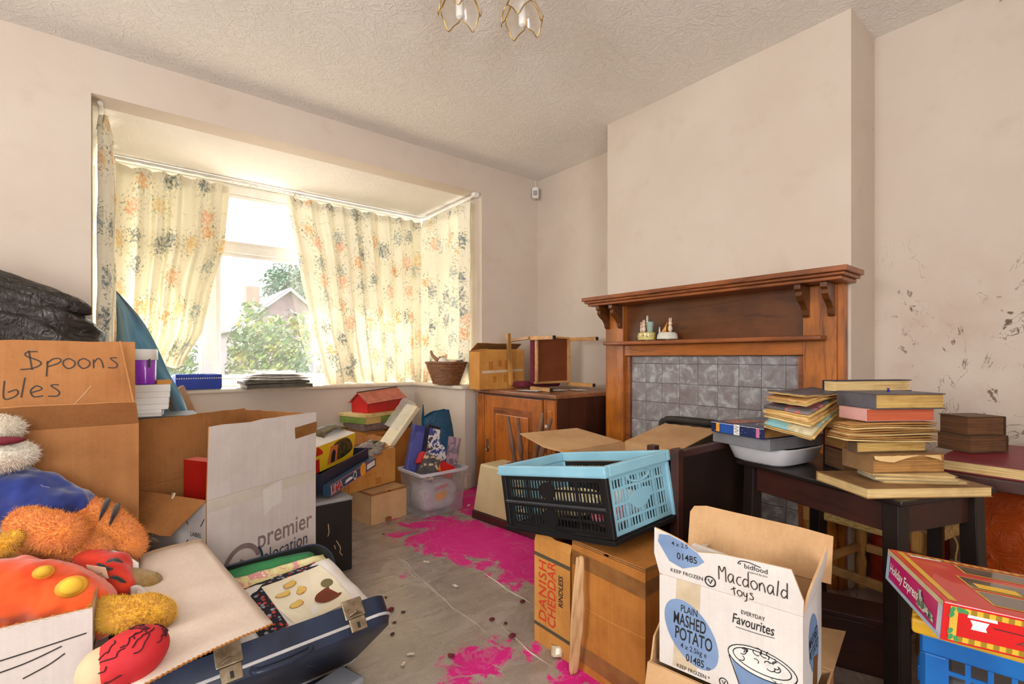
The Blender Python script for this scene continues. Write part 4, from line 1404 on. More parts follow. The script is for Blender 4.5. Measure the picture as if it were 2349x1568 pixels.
m_news3 = M('dark_magazine', (92, 86, 70), (62, 58, 48), sc=12, rough=.5)
rnd = random.Random(11)
zz = .826
for k in range(8):
    th = [.030, .024, .012, .008, .010, .007, .006, .016][k]
    w_, d_ = (.46 - .012 * k + rnd.uniform(-.03, .03), .26 - .004 * k) if k < 7 else (.24, .17)
    o_ = Vector((.93 + rnd.uniform(-.03, .03), 4.06 + rnd.uniform(-.01, .012), zz)) if k < 7 else Vector((.92, 4.06, zz))
    lb_ = ['thick dark folded newspaper at the bottom of the pile on the sill', 'dark folded magazine second from the bottom of the sill pile', 'grey newspaper in the middle of the sill pile', 'newspaper with curled edge in the sill pile',
           'pale newspaper in the upper half of the sill pile', 'pale newspaper under the top ones of the sill pile', 'loose white paper near the top of the sill pile', 'white booklet on top of the newspaper pile on the sill'][k]
    s_ = rnd.uniform(0, 9)

    def nf(u, v, w_=w_, d_=d_, s_=s_):
        e = max(0, abs(u - .5) * 2 - .8) * 5
        return Vector(((u - .5) * w_, (v - .5) * d_ - .006 * math.sin(u * 5 + s_), .0015 * (1 + math.sin(u * 6 + s_)) + .006 * e * math.sin(s_)))
    mb = MB()
    n1, n2 = 14, 4
    mb.grid(n1, n2, nf)
    base_n = len(mb.v)
    mb.add([v + Vector((0, 0, th - .003)) for v in mb.v], [f for f in mb.f])
    mb.f = [tuple(reversed(f)) if i < n1 * n2 else f for i, f in enumerate(mb.f)]
    per = [i for i in range(n1)] + [n1 + j * (n1 + 1) for j in range(n2)] + [n2 * (n1 + 1) + n1 - i for i in range(n1)] + [(n2 - j) * (n1 + 1) for j in range(n2)]
    for a, b in zip(per, per[1:] + per[:1]):
        mb.f.append([a, b, b + base_n, a + base_n])
        mb.m.append(0)
    o = ob('newspaper' if k < 7 else 'booklet', mb, [m_news3, m_news3, m_news2, m_news, m_news, m_news2, m_news, m_whitep][k], loc=o_, rot=(0, 0, R(rnd.uniform(-4, 4))), smooth=40)
    tag(o, lb_, 'newspaper' if k < 7 else 'booklet', 'papers piled on the window sill')
    zz += th + .001

# wicker basket on the end of the sill
wk = thing('wicker_basket', 'brown wicker basket with a white cloth over its rim on the sill end', 'basket', (2.13, 3.55, .826), R(90))
wk.scale = (1.12, 1.05, 1.2)
m_wick = M('wicker', (146, 92, 50), (96, 54, 30), sc=30, rough=.6, st=(1, 1, 4))


def loop(z, k=0, n=40):
    t = z / .15
    a, b = .115 + .065 * t, .07 + .045 * t
    return [Vector((a * math.copysign(abs(math.cos(q)) ** .6, math.cos(q)) * (1 + .012 * (1 if (i + k) % 2 else -1)), b * math.copysign(abs(math.sin(q)) ** .6, math.sin(q)) * (1 + .02 * (1 if (i + k) % 2 else -1)), z)) for i, q in ((i, 2 * PI * i / n) for i in range(n + 1))]


for k in range(15):
    ob('weaver', MB().tube(loop(.006 + k * .0098, k), .0052, 5), m_wick, par=wk, smooth=60)
st = MB()
for i in range(0, 40, 2):
    st.tube([loop(.0, 0)[i], loop(.15, 0)[i]], .003, 5)
ob('stakes', st, m_wick, par=wk)
ob('base', MB().add([Vector((p.x * .97, p.y * .97, .004)) for p in loop(.004)[:-1]], [tuple(range(40))]), m_wick, par=wk)
ob('rim', MB().tube(loop(.152, 0), .008, 6), m_wick, par=wk, smooth=60)
m_linen = M('white_linen', (232, 224, 214), (214, 204, 192), sc=20, rough=.9, bump=.2)
lc = thing('cloth_napkin', 'white cloth napkin lining the wicker basket and hanging over its rim', 'napkin', (2.12, 3.55, 1.0), R(90))


def nap(u, v):
    x = (u - .5) * .22 * (1 - .0 * v)
    if v < .5:
        y = -.02 - .10 * (v / .5)
        z = .02 + .012 * nz((u * 5, v * 6, 1)) + .012 * math.sin(PI * v)
        return Vector((x, y, z))
    t = (v - .5) / .5
    return Vector((x * (1 - .92 * t) - .02 * t, -.124 - .004 * math.sin(u * 14) + .028 * t, .016 - .13 * t))


ob('cloth', MB().grid(18, 24, nap), m_linen, par=lc, smooth=1, sol=.002)
m_shell = M('pale_shell', (226, 196, 164), (196, 150, 108), sc=12, rough=.35)
m_drift = M('driftwood', (170, 130, 92), (130, 92, 60), sc=9, rough=.8)
for k, (x, y, z, r, e, lb_) in enumerate(((.07, .02, .055, .052, 60, 'pale pink conch shell sticking up from the wicker basket'), (-.10, .02, .03, .042, 20, 'tan spiral shell at the far end of the wicker basket'), (.13, -.02, .04, .045, 100, 'pale tan shell in the wicker basket against the tall carton'))):
    s_ = thing('sea_shell', lb_, 'shell', Vector((2.13, 3.55, .968)) + Matrix.Rotation(R(90), 3, 'Z') @ Vector((x, y, z - .03)), (R(35), R(20 * k), R(e)), 'shells in the wicker basket')
    q = [(r * (1 - t) * .62 * math.cos(t * 22), r * (1 - t) * .62 * math.sin(t * 22), r * 2.1 * t) for t in (i / 60 for i in range(61))]
    ob('spire', MB().tube(q, [r * .62 * (1 - t) + .002 for t in (i / 60 for i in range(61))], 8), m_shell, par=s_, smooth=60)
    ob('body_whorl', MB().ell((r * .2, 0, -r * .25), (r * .95, r * .8, r * .9), 16, 10, fn=lambda p: 1 + .08 * math.sin(p.x * 18)), m_shell, par=s_, smooth=1)
    ob('lip', MB().grid(8, 6, lambda u, v, r=r: Vector((r * (.9 + .5 * v), r * (u - .5) * 1.3, -r * .2 + r * .9 * math.sin(u * PI) * (1 - .5 * v)))), m_shell, par=s_, smooth=1, sol=.003)
dw = thing('driftwood', 'curved grey-brown driftwood stick poking out of the wicker basket', 'driftwood', (2.08, 3.60, .99))
ob('stick', MB().tube(cr([(.05, -.09, .0), (.0, -.02, .035), (-.03, .03, .075), (-.035, .055, .12)], 6), [.016] * 12 + [.015, .014, .013, .012, .011, .010, .006], 10), m_drift, par=dw, smooth=60)
ob('twig', MB().tube([(0, -.02, .035), (.02, .0, .07)], [.007, .004], 6), m_drift, par=dw)
pb = thing('pebble_bird', 'white and grey painted pebble resting in the wicker basket', 'pebble', (2.07, 3.50, 1.02))
ob('stone', MB().ell((0, 0, .0), (.04, .05, .034), 18, 12), m_linen, par=pb, smooth=1)
ob('dark_band', MB().tube([(.041 * math.cos(a), .012, .035 * math.sin(a)) for a in (i * PI / 12 for i in range(25))], .0035, 6), m_gblack, par=pb)

# ================================================================== suitcase in the foreground
m_suit = M('navy_vinyl', (40, 52, 78), (28, 36, 56), sc=10, rough=.36, bump=.15, bs=140, bd=.001)
m_suit_in = M('dark_lining', (36, 40, 34), (26, 28, 26), rough=.8)
m_trim = M('white_piping', (206, 204, 206), rough=.4)
su = thing('suitcase', 'navy blue suitcase standing open in a V with nickel latches and white piping', 'suitcase', (.30, 1.625, .002), R(4))


def rrect(w_, l_, r, n=6):
    o = []
    for cx_, cy_, a0 in ((w_ / 2 - r, l_ - r, 0), (-w_ / 2 + r, l_ - r, 90), (-w_ / 2 + r * .4, r * .4, 180), (w_ / 2 - r * .4, r * .4, 270)):
        rr = r if a0 < 100 else r * .4
        for i in range(n + 1):
            a = R(a0 + 90 * i / n)
            o.append((cx_ + rr * math.cos(a), cy_ + rr * math.sin(a)))
    return o


def shell(par, nm, side, lean, depth, L):
    """half shell hinged at the floor: y runs up the panel, z toward the opening"""
    Rm = Matrix.Rotation(R(lean) * side, 4, 'X') @ Matrix.Rotation(R(90), 4, 'X')
    if side > 0:      # front half: panel leans toward -y, opening faces +y
        Rm = Matrix.Rotation(R(lean), 4, 'X') @ Matrix.Rotation(R(90), 4, 'X') @ Matrix.Rotation(R(180), 4, 'Y')
    else:
        Rm = Matrix.Rotation(R(-lean), 4, 'X') @ Matrix.Rotation(R(90), 4, 'X')
    mb = MB()
    rings = []
    for ins, z in ((.030, .0), (.008, .006), (.0, .026), (.0, depth), (.006, depth), (.006, .03), (.03, .008)):
        q = rrect(.66 - 2 * ins, L - 2 * ins, .075 - ins * .8)
        rings.append([Rm @ Vector((x, y + ins, z)) for x, y in q])
    n = len(rings[0])
    vs = [p for r_ in rings for p in r_]
    fs = [(k * n + i, k * n + (i + 1) % n, (k + 1) * n + (i + 1) % n, (k + 1) * n + i) for k in range(len(rings) - 1) for i in range(n)]
    mis = [0] * (3 * n) + [0] * n + [1] * (2 * n)
    fs += [tuple(range(n))[::-1], tuple((len(rings) - 1) * n + i for i in range(n))]
    mb.add(vs, fs, mis + [0, 1])
    o = ob(nm, mb, [m_suit, m_suit_in], par=par, smooth=40)
    q = rrect(.664, L + .004, .077)
    ob('piping', MB().tube([Rm @ Vector((x, y - .002, .030)) for x, y in q + q[:1]], .0045, 6), m_trim, par=o, smooth=60)
    return o, Rm


fo, Rf = shell(su, 'front_shell', 1, 48, .085, .40)
ro, Rr_ = shell(su, 'rear_shell', -1, 45, .085, .42)
for i, x in enumerate((.205, -.115)):
    lt_ = MB()
    M4 = Rf
    lt_.bb(-x - .030, -x + .030, .4005, .406, .045, .098, 0, M4).bb(-x - .024, -x + .024, .4005, .410, .008, .044, 0, M4)
    o = ob('latch', lt_, m_nickel, par=su, bev=.003)
    ob('keyhole', MB().bb(-x - .004, -x + .004, .4101, .411, .014, .03, 0, M4), m_gblack, par=o)
    ob('hasp', MB().tube([M4 @ Vector((-x - .02, .411, .052)), M4 @ Vector((-x, .415, .058)), M4 @ Vector((-x + .02, .411, .052))], .004, 6), m_nickel, par=o)
ob('handle', MB().tube(cr([Rf @ Vector(p) for p in ((-.07, .402, .015), (-.06, .412, .004), (0, .414, .0), (.06, .412, .004), (.07, .402, .015))], 6), .008, 8), m_suit, par=su, smooth=60)
sc_ = MB()
rnd = random.Random(4)
for k in range(16):
    x, y = rnd.uniform(-.26, .05), rnd.uniform(.18, .36)
    L_ = rnd.uniform(.01, .035)
    a = rnd.uniform(0.5, 2.4)
    p0, p1 = Vector((x, y, -.0006)), Vector((x + L_ * math.cos(a), y + L_ * math.sin(a), -.0006))
    n_ = Vector((-math.sin(a), math.cos(a), 0)) * .0012
    sc_.add([Rf @ (p0 - n_), Rf @ (p1 - n_ * .3), Rf @ (p1 + n_ * .3), Rf @ (p0 + n_)], [(0, 1, 2, 3)])
ob('scuff', sc_, M('vinyl_scuff', (150, 142, 136), rough=.7), par=su)
ob('hinge_strip', MB().bb(-.29, .29, -.02, .02, 0, .012), m_suit, par=su)


def fabric(name, label, c, size, mat, loc, rot, amp=.012, seed=0, cat='fabric', group=None, th=.018, nu=30, nv=22):
    def f(u, v, top=1):
        e = min(u, 1 - u, v, 1 - v)
        puff = min(1, e / .12) ** .5
        return Vector(((u - .5) * size[0], (v - .5) * size[1], amp * (nz((u * 3.5 + seed, v * 3.5, seed), 1.3) + .5 * nz((u * 9, v * 9, seed), 1.2)) + top * th * puff))
    mb = MB()
    mb.grid(nu, nv, lambda u, v: f(u, v, 1))
    n = len(mb.v)
    k = len(mb.f)
    low = [f(i / nu, j / nv, -.2) for j in range(nv + 1) for i in range(nu + 1)]
    mb.add(low, [tuple(reversed(q)) for q in mb.f[:k]])
    per = [i for i in range(nu)] + [nu + j * (nu + 1) for j in range(nv)] + [nv * (nu + 1) + nu - i for i in range(nu)] + [(nv - j) * (nu + 1) for j in range(nv)]
    for a, b in zip(per, per[1:] + per[:1]):
        mb.f.append([b, a, a + n, b + n])
        mb.m.append(0)
    root = thing(name, label, cat, loc, rot, group)
    ob(c, mb, mat, par=root, smooth=50)
    return root, f


m_gfab = M('green_cloth', (64, 146, 90), (44, 118, 66), sc=6, rough=.8, sheen=.3)
m_bfab = M('burgundy_cloth', (92, 22, 46), (66, 14, 32), sc=6, rough=.9)
m_yfab = patch_mat('pale_floral_cloth', [(232, 222, 170), (226, 210, 150), (220, 150, 150), (236, 228, 186)], 26, .85)
fabric('folded_fabric', 'folded burgundy cloth at the back of the open suitcase', 'cloth', (.42, .10), m_bfab, (.24, 1.885, .285), (R(40), 0, R(4)), seed=3, th=.02)
fabric('folded_fabric', 'folded green cloth inside the open suitcase', 'cloth', (.50, .13), m_gfab, (.32, 1.86, .282), (R(38), 0, R(5)), seed=1, th=.026)
fabric('folded_fabric', 'folded pale floral cloth behind the white cushion in the suitcase', 'cloth', (.48, .12), m_yfab, (.36, 1.81, .272), (R(34), 0, R(6)), seed=5, th=.022)
m_cush = M('white_cotton', (236, 230, 224), (222, 214, 208), sc=10, rough=.9, bump=.25, bs=30)
cu, cf = fabric('applique_cushion', 'white cushion cover with appliqued yellow chicks and a brown hen', 'cover', (.40, .30), m_cush, (.425, 1.645, .262), (R(13), R(-3), R(9)), amp=.006, seed=8, cat='cushion', th=.035)


def on_cushion(poly, nm, mat, lift, dense=1):
    mb = MB()
    vs = []
    for x, y in poly:
        p = cf(x, y, 1)
        vs.append(p + Vector((0, 0, lift)))
    mb.add(vs, [tuple(range(len(vs)))])
    return ob(nm, mb, mat, par=cu)


m_dfl = NT('dark_flower_print')
_v = m_dfl.vor(m_dfl.coord(), 60)
_c = m_dfl.vor(m_dfl.coord(), 60, out='Color')
_h = m_dfl.ramp(m_dfl.n.new('ShaderNodeSeparateColor').outputs[0], [(0, lin((190, 60, 60))), (1, lin((190, 60, 60)))])
_sep = _h.node.inputs[0].links[0].from_node
m_dfl.l.new(_c, _sep.inputs[0])
_h.node.color_ramp.elements[0].color = lin((196, 66, 62))
_h.node.color_ramp.elements[1].color = lin((150, 156, 170))
_h.node.color_ramp.elements[1].position = .5
_h.node.color_ramp.interpolation = 'CONSTANT'
m_dfl.base(m_dfl.mix(m_dfl.ramp(_v, [(.30, 1.), (.38, 0.)]), lin((30, 28, 38)), _h))
m_dfl.p.inputs['Roughness'].default_value = .9
m_dfl = m_dfl.mat
on_cushion([(.06 + .04 * i, .93) for i in range(20)] + [(.82, .80)] + [(.82 - .04 * i, .80) for i in range(12)] + [(.34, .70), (.34, .12), (.14, .12), (.14, .55)], 'dark_flower_border', m_dfl, .0035)
on_cushion([(.34 + .048 * i, .80) for i in range(11)] + [(.84, .5), (.84, .08)] + [(.84 - .05 * i, .08) for i in range(10)] + [(.34, .4)], 'cream_patch', M('cream_calico', (236, 226, 200), (226, 214, 186), rough=.9), .0045)
m_chick = M('yellow_felt', (228, 192, 108), (210, 170, 84), rough=.9)
m_hen = M('brown_felt', (128, 62, 36), (108, 48, 28), rough=.9)
m_ol = M('ochre_stitch', (176, 128, 54), rough=.9)
for (x, y, a) in ((.52, .66, .3), (.43, .55, -.2), (.57, .52, .9), (.47, .34, .2)):
    bd = ring(x, y, .050, .032, 14, rot=a)[:-1]
    on_cushion([(x + (p - x) * 1.15, y + (q - y) * 1.2) for p, q in bd], 'chick_outline', m_ol, .0052)
    on_cushion(bd, 'chick_body', m_chick, .0058)
    on_cushion(ring(x + .045 * math.cos(a + .6), y + .045 * math.sin(a + .6), .024, .024, 10)[:-1], 'chick_head', m_chick, .0062)
on_cushion(ring(.72, .30, .13, .10, 22, rot=.5)[:-1], 'hen_body', m_hen, .0058)
on_cushion(ring(.76, .46, .05, .06, 14)[:-1], 'hen_tail', M('olive_felt', (120, 110, 74), rough=.9), .0062)

# loose cream cardboard sheet over the suitcase
sh_ = [at(463, 1240, z=.45), at(320, 1275, z=.45), at(300, 1585, z=.415), at(625, 1430, z=.405)]
c0 = sum(sh_, Vector()) / 4
mb = MB()


def shf(u, v):
    a = sh_[1].lerp(sh_[0], u)
    b = sh_[2].lerp(sh_[3], u)
    return a.lerp(b, v) - c0 + Vector((0, 0, .006 * math.sin(u * 3) + .003 * nz((u * 4, v * 4, 2))))


cs_ = thing('cardboard_sheet', 'large loose cream cardboard sheet lying across the open suitcase', 'cardboard sheet', c0)
ob('board', MB().grid(12, 16, shf), [m_cream], par=cs_, smooth=1, sol=.005)
e_ = [shf(1, i / 40) + Vector((.001 * (i % 2), 0, -.001)) for i in range(41)]
eb = [shf(i / 60, 1) for i in range(61)]
ob('fluted_edge', MB().tube([p + Vector((0, -.0015, .0016 * (1 if i % 2 else -1))) for i, p in enumerate(eb)], .0021, 5), m_kraft_b, par=cs_)
ob('kraft_edge', MB().grid(20, 1, lambda u, v: shf(u, 0) + Vector((0, .012 * v - .002, .0035 - .004 * v))), m_kraft_l, par=cs_, sol=.002)

# ================================================================== white box of soft toys
pbx = Carton('cardboard_box', 'white carton with pen strokes on its front, full of soft toys', front_loc((-.60, 1.445), R(-3), .55, .46, 0), R(-3), .55, .46, .50, m_wboard, m_kraft_in, {}, seed=4)
pf_ = pbx.f('F')
ink(pbx.root, [[(.36, .43), (.43, .436), (.54, .447)], [(.36, .405), (.44, .415), (.50, .432)], [(.44, .385), (.48, .40), (.505, .415)], [(.36, .372), (.42, .360), (.47, .362)], [(.37, .33), (.44, .335), (.52, .315)]], .003, m_ink, pf_)
ob('worn_rim', MB().tube([Vector((-.275 + .55 * i / 60, -.2275, .4985 + .0022 * (1 if i % 2 else -1))) for i in range(61)], .0028, 5), m_kraft_b, par=pbx.root)
fillb = tag(ob('packing_blanket', MB().grid(20, 16, lambda u, v: Vector(((u - .5) * .53, (v - .5) * .44, .02 * nz((u * 4, v * 4, 3)) + .01 * nz((u * 11, v * 9, 1))))), M('charcoal_blanket', (44, 40, 40), (30, 28, 28), rough=.95), loc=front_loc((-.60, 1.445), R(-3), .55, .46, .40), smooth=1, sol=.02),
            'dark blanket packed under the soft toys in the white carton', 'blanket')
clouds = bpy.data.textures.new('fur_clumps', 'CLOUDS')
clouds.noise_scale = .0045
clouds2 = bpy.data.textures.new('cloth_wrinkles', 'CLOUDS')
clouds2.noise_scale = .07


def furmat(name, c, c2):
    t = NT(name)
    n = t.noise(t.coord(), 160, 4, .7)
    b = t.noise(t.coord(), 9, 3)
    t.base(t.mix(t.ramp(b, [(.4, 0.), (.7, .5)]), t.ramp(n, [(.3, lin(c2)), (.65, lin(c))]), lin(tuple(min(255, x * 1.08) for x in c))))
    t.p.inputs['Roughness'].default_value = 1
    t.p.inputs['Sheen Weight'].default_value = .35
    t.p.inputs['Specular IOR Level'].default_value = .1
    t.bump(n, .8, .006)
    return t.mat


m_fo = furmat('orange_plush', (255, 168, 84), (236, 128, 48))
m_fc = furmat('cream_plush', (252, 242, 226), (234, 216, 190))
m_fy = furmat('golden_plush', (248, 194, 62), (222, 156, 30))
m_fk = furmat('dark_brown_plush', (62, 48, 44), (40, 30, 28))
m_fkh = furmat('khaki_plush', (172, 140, 84), (132, 100, 54))
m_vel = M('blue_velour', (26, 54, 140), (14, 34, 104), sc=7, rough=.85, sheen=.6)
m_flo = M('orange_fleece', (242, 96, 30), (222, 72, 18), sc=6, rough=.95, sheen=.4)


def soft(par, name, mb, mat, vox=.006, disp=.0, tex=None, sm=6):
    o = ob(name, mb, mat, par=par, smooth=1)
    r = o.modifiers.new('remesh', 'REMESH')
    r.mode = 'VOXEL'
    r.voxel_size = vox
    r.use_smooth_shade = True
    s_ = o.modifiers.new('smooth', 'SMOOTH')
    s_.factor, s_.iterations = .6, sm
    if disp:
        d_ = o.modifiers.new('disp', 'DISPLACE')
        d_.texture = tex or clouds
        d_.strength = disp
        d_.mid_level = .5
        d_.texture_coords = 'LOCAL'
    return o


def fur(o, mb, count, length, mat, seed=1):
    """short pile: thin tapering blades standing on the toy's surface"""
    r = random.Random(seed)
    tri, cum, tot = [], [], 0
    for f in mb.f:
        if len(f) != 4:
            continue
        a_, b_, c_, d_ = (mb.v[i] for i in f)
        tot += ((c_ - a_).cross(d_ - b_)).length / 2
        tri.append((a_, b_, c_, d_))
        cum.append(tot)
    out = MB()
    import bisect
    for _ in range(count):
        q = tri[min(bisect.bisect(cum, r.random() * tot), len(tri) - 1)]
        u, v = r.random(), r.random()
        p = q[0].lerp(q[1], u).lerp(q[3].lerp(q[2], u), v)
        n = (q[2] - q[0]).cross(q[3] - q[1])
        if n.length < 1e-9:
            continue
        n = n.normalized() * r.choice((-1, 1))
        t = n.orthogonal().normalized()
        t = (t * math.cos(6.28 * r.random()) + n.cross(t) * math.sin(6.28 * r.random()))
        tip = p + n * length * r.uniform(.5, 1.0) + Vector((r.uniform(-1, 1), r.uniform(-1, 1), r.uniform(-1.3, .6))) * length * .45
        wv = t.normalized() * .0011
        p = p - n * .004
        out.add([p - wv, p + wv, tip], [(0, 1, 2)])
    ob('fur', out, mat, par=o)['kind'] = 'stuff'


def limb(pts, rs, n=14):
    q = cr(pts, 6)
    k = len(rs) - 1
    rr = []
    for i in range(len(q)):
        t = i / (len(q) - 1) * k
        a = min(int(t), k - 1)
        rr.append(rs[a] + (rs[a + 1] - rs[a]) * (t - a))
    mb = MB().tube(q, rr, n)
    return mb.ell(q[0], rr[0], 14, 10).ell(q[-1], rr[-1], 14, 10)


# soft toy lying on its back in a blue top: orange limbs, cream muzzle at the frame edge
o0 = Vector((-.24, 1.66, .50))
t1 = thing('soft_toy', 'large orange plush animal in a blue velour top with striped leg', 'soft toy', o0, group='soft toys in the white carton')


def A(px, py, d):
    return at(px, py, d=d * .93) - o0


mb = limb([A(-120, 1150, 1.42), A(0, 1140, 1.46), A(110, 1160, 1.50), A(155, 1165, 1.52)], [.085, .095, .082, .066])
soft(t1, 'velour_top', mb, m_vel, .007, .034, clouds2)
mb = limb([A(150, 1175, 1.53), A(220, 1200, 1.54), A(275, 1232, 1.53), A(298, 1250, 1.52)], [.058, .062, .052, .040])
leg = soft(t1, 'leg', mb, m_fo, .0035, .008)
fur(leg, mb, 16000, .012, m_fo, 1)
for px in (222, 245):
    p0 = A(px, 1205 + (px - 222) * .5, 1.54)
    ob('stripe', MB().tube([p0 + Vector((.042 * math.cos(a) * .6 - .004 * math.sin(a), -.066 * math.sin(a) - .004, .072 * math.cos(a))) for a in (R(-30 + 12 * i) for i in range(9))], [.001, .004, .006, .007, .007, .007, .006, .004, .001], 6), m_fk, par=leg, smooth=60)
mb = limb([A(60, 1200, 1.40), A(105, 1215, 1.38), A(150, 1222, 1.38)], [.042, .048, .044])
fur(soft(t1, 'arm', mb, m_fo, .0035, .008), mb, 12000, .012, m_fo, 2)
mb = limb([A(80, 1240, 1.42), A(150, 1255, 1.43), A(220, 1262, 1.45)], [.036, .04, .04])
fur(soft(t1, 'leg', mb, m_fo, .0035, .008), mb, 10000, .012, m_fo, 3)
ob('foot_patch', MB().ell(A(205, 1165, 1.55), (.045, .03, .026), 16, 10), m_fc, par=t1, smooth=1)
mb = MB().ell(A(-10, 1045, 1.42), (.085, .06, .042), 18, 12).ell(A(-30, 985, 1.44), (.075, .06, .040), 18, 12).ell(A(-120, 1020, 1.50), (.12, .11, .11), 18, 12)
fur(soft(t1, 'muzzle', mb, m_fc, .0035, .009), mb, 26000, .013, m_fc, 4)
ob('mouth', MB().ell(A(-6, 1012, 1.385), (.055, .02, .012), 14, 8), M('maroon_felt', (124, 34, 48), rough=.9), par=t1, smooth=1)
text(t1, 'Sw', .022, m_white, (A(98, 1112, 1.435), (RT * .98 + Vector((0, 0, -.2))).normalized(), Vector((0, 0, 1)) * .6 - FW * .75), 0, 0, shear=.3, eps=.004)

# orange fleece toy with golden paw
o1 = Vector((-.22, 1.42, .51))
t2 = thing('soft_toy', 'golden plush toy in an orange fleece printed with yellow circles', 'soft toy', o1, group='soft toys in the white carton')


def A2(px, py, d):
    return at(px, py, d=d) - o1


mb = limb([A2(-150, 1390, 1.12), A2(0, 1365, 1.14), A2(110, 1360, 1.17), A2(200, 1385, 1.18), A2(232, 1420, 1.16)], [.08, .085, .075, .06, .045])
soft(t2, 'fleece_suit', mb, m_flo, .006, .026, clouds2)
mb = limb([A2(235, 1405, 1.15), A2(290, 1408, 1.13), A2(335, 1405, 1.13), A2(362, 1408, 1.13)], [.034, .036, .040, .034])
fur(soft(t2, 'paw', mb, m_fy, .0032, .007), mb, 14000, .009, m_fy, 5)
mb = limb([A2(-30, 1275, 1.20), A2(15, 1245, 1.22), A2(40, 1228, 1.22)], [.034, .026, .012])
fur(soft(t2, 'ear', mb, m_fy, .0032, .006), mb, 5000, .008, m_fy, 6)
for px, py, r in ((165, 1345, .030), (100, 1312, .020), (2, 1330, .024)):
    c_ = A2(px, py, 1.105 if px > 120 else 1.128)
    ob('circle_print', MB().ell(c_, (r, r * .5, r * .8), 18, 8), m_orangeink, par=t2, smooth=1)
    ob('circle_print', MB().ell(c_ + Vector((0, -.008, .004)), (r * .72, r * .45, r * .62), 18, 8), M('yellow_print', (250, 196, 60), rough=.9), par=t2, smooth=1)

# small red-orange toy with white collar
o2 = Vector((.0, 1.60, .47))
t3 = thing('soft_toy', 'small red and orange plush toy with dark stripes, white collar and paper tag', 'soft toy', o2, group='soft toys in the white carton')


def A3(px, py, d):
    return at(px, py, d=d) - o2


mb = limb([A3(200, 1278, 1.33), A3(250, 1310, 1.31), A3(282, 1345, 1.29)], [.034, .042, .030]).ell(A3(265, 1300, 1.33), .040).ell(A3(205, 1275, 1.34), (.045, .03, .03))
soft(t3, 'body', mb, M('red_orange_velour', (230, 66, 30), (206, 36, 20), sc=14, rough=.9, sheen=.3), .0045, .003)
for i, (px, py) in enumerate(((262, 1290), (270, 1330), (240, 1298))):
    p0 = A3(px, py, 1.262)
    ob('stripe', MB().tube([p0 + RT * (.022 * (t - .5) * 2) + Vector((0, 0, .008 * math.sin(t * PI + i))) for t in (j / 6 for j in range(7))], [.001, .004, .005, .005, .005, .004, .001], 6), m_fk, par=t3, smooth=60)
for a, b in (((230, 1262, 1.35), (318, 1290, 1.35)), ((300, 1345, 1.28), (345, 1365, 1.27)), ((175, 1290, 1.30), (232, 1325, 1.27))):
    p0, p1 = A3(*a), A3(*b)
    ob('collar', MB().grid(8, 4, lambda u, v, p0=p0, p1=p1: p0.lerp(p1, u) + Vector((0, .004 * math.sin(u * 6), -.030 * v + .012 * math.sin(u * PI)))), m_linen, par=t3, smooth=1, sol=.004)
mb = limb([A3(305, 1325, 1.33), A3(345, 1335, 1.32)], [.026, .028])
soft(t3, 'foot', mb, m_fkh, .004, .004)
ob('paper_tag', MB().sheet(A3(205, 1320, 1.25), RT + Vector((0, 0, -.15)), Vector((0, 0, 1)) - FW * .3, [(0, 0), (.05, 0), (.05, .034), (0, .034)], .001), M('cream_tag', (240, 214, 184), rough=.7), par=t3)

# red cushion-like toy head with dark swirls
o3 = at(290, 1512, d=.98)
t4 = thing('soft_toy', 'red fabric toy head with dark squiggly lines beside the white carton', 'soft toy', o3, (R(0), R(-28), R(-20)), group='soft toys in the white carton')
ob('head', MB().ell((0, 0, 0), (.078, .060, .052), 28, 18), M('red_swirl_fabric', (214, 44, 48), (188, 26, 36), sc=8, rough=.75), par=t4, smooth=1)
ob('face_patch', MB().ell((-.034, -.012, .012), (.040, .050, .041), 20, 14), M('skin_tone_felt', (236, 196, 160), (222, 180, 142), rough=.85), par=t4, smooth=1)
rnd = random.Random(21)
sw_ = MB()
for k in range(16):
    th, ph = rnd.uniform(-.2, 1.2), rnd.uniform(-2.6, .4)
    q = []
    for i in range(9):
        th += rnd.uniform(-.10, .16)
        ph += rnd.uniform(.02, .16)
        q.append(Vector((.079 * math.sin(PI / 2 - th * .8) * math.cos(ph), .0608 * math.sin(PI / 2 - th * .8) * math.sin(ph), .0528 * math.sin(th * .8))))
    sw_.tube(cr(q, 3), .0013, 5)
ob('swirl_stitching', sw_, M('dark_red_thread', (70, 12, 24), rough=.9), par=t4)
gz = thing('grey_case', 'small grey plastic case on the floor below the suitcase', 'case', at(772, 1640, z=0), R(20))
ob('body', MB().bb(-.06, .06, -.05, .05, 0, .075), M('grey_plastic', (120, 122, 130), (96, 98, 106), rough=.4), par=gz, bev=.008)
ob('lid', MB().bb(-.062, .062, -.052, .052, .0755, .10), M('grey_plastic_lid', (150, 152, 160), rough=.4), par=gz, bev=.008)

# ================================================================== sideboard in the alcove
sbd = thing('sideboard', 'old honey-brown wooden sideboard cabinet in the alcove beside the fireplace', 'cabinet', (2.20, 2.29, 0))
W_, D_, H_ = .90, .70, .78           # width runs along +y, front faces -x


def sb_box(x0, x1, y0, y1, z0, z1):
    return MB().bb(x0, x1, y0, y1, z0, z1)


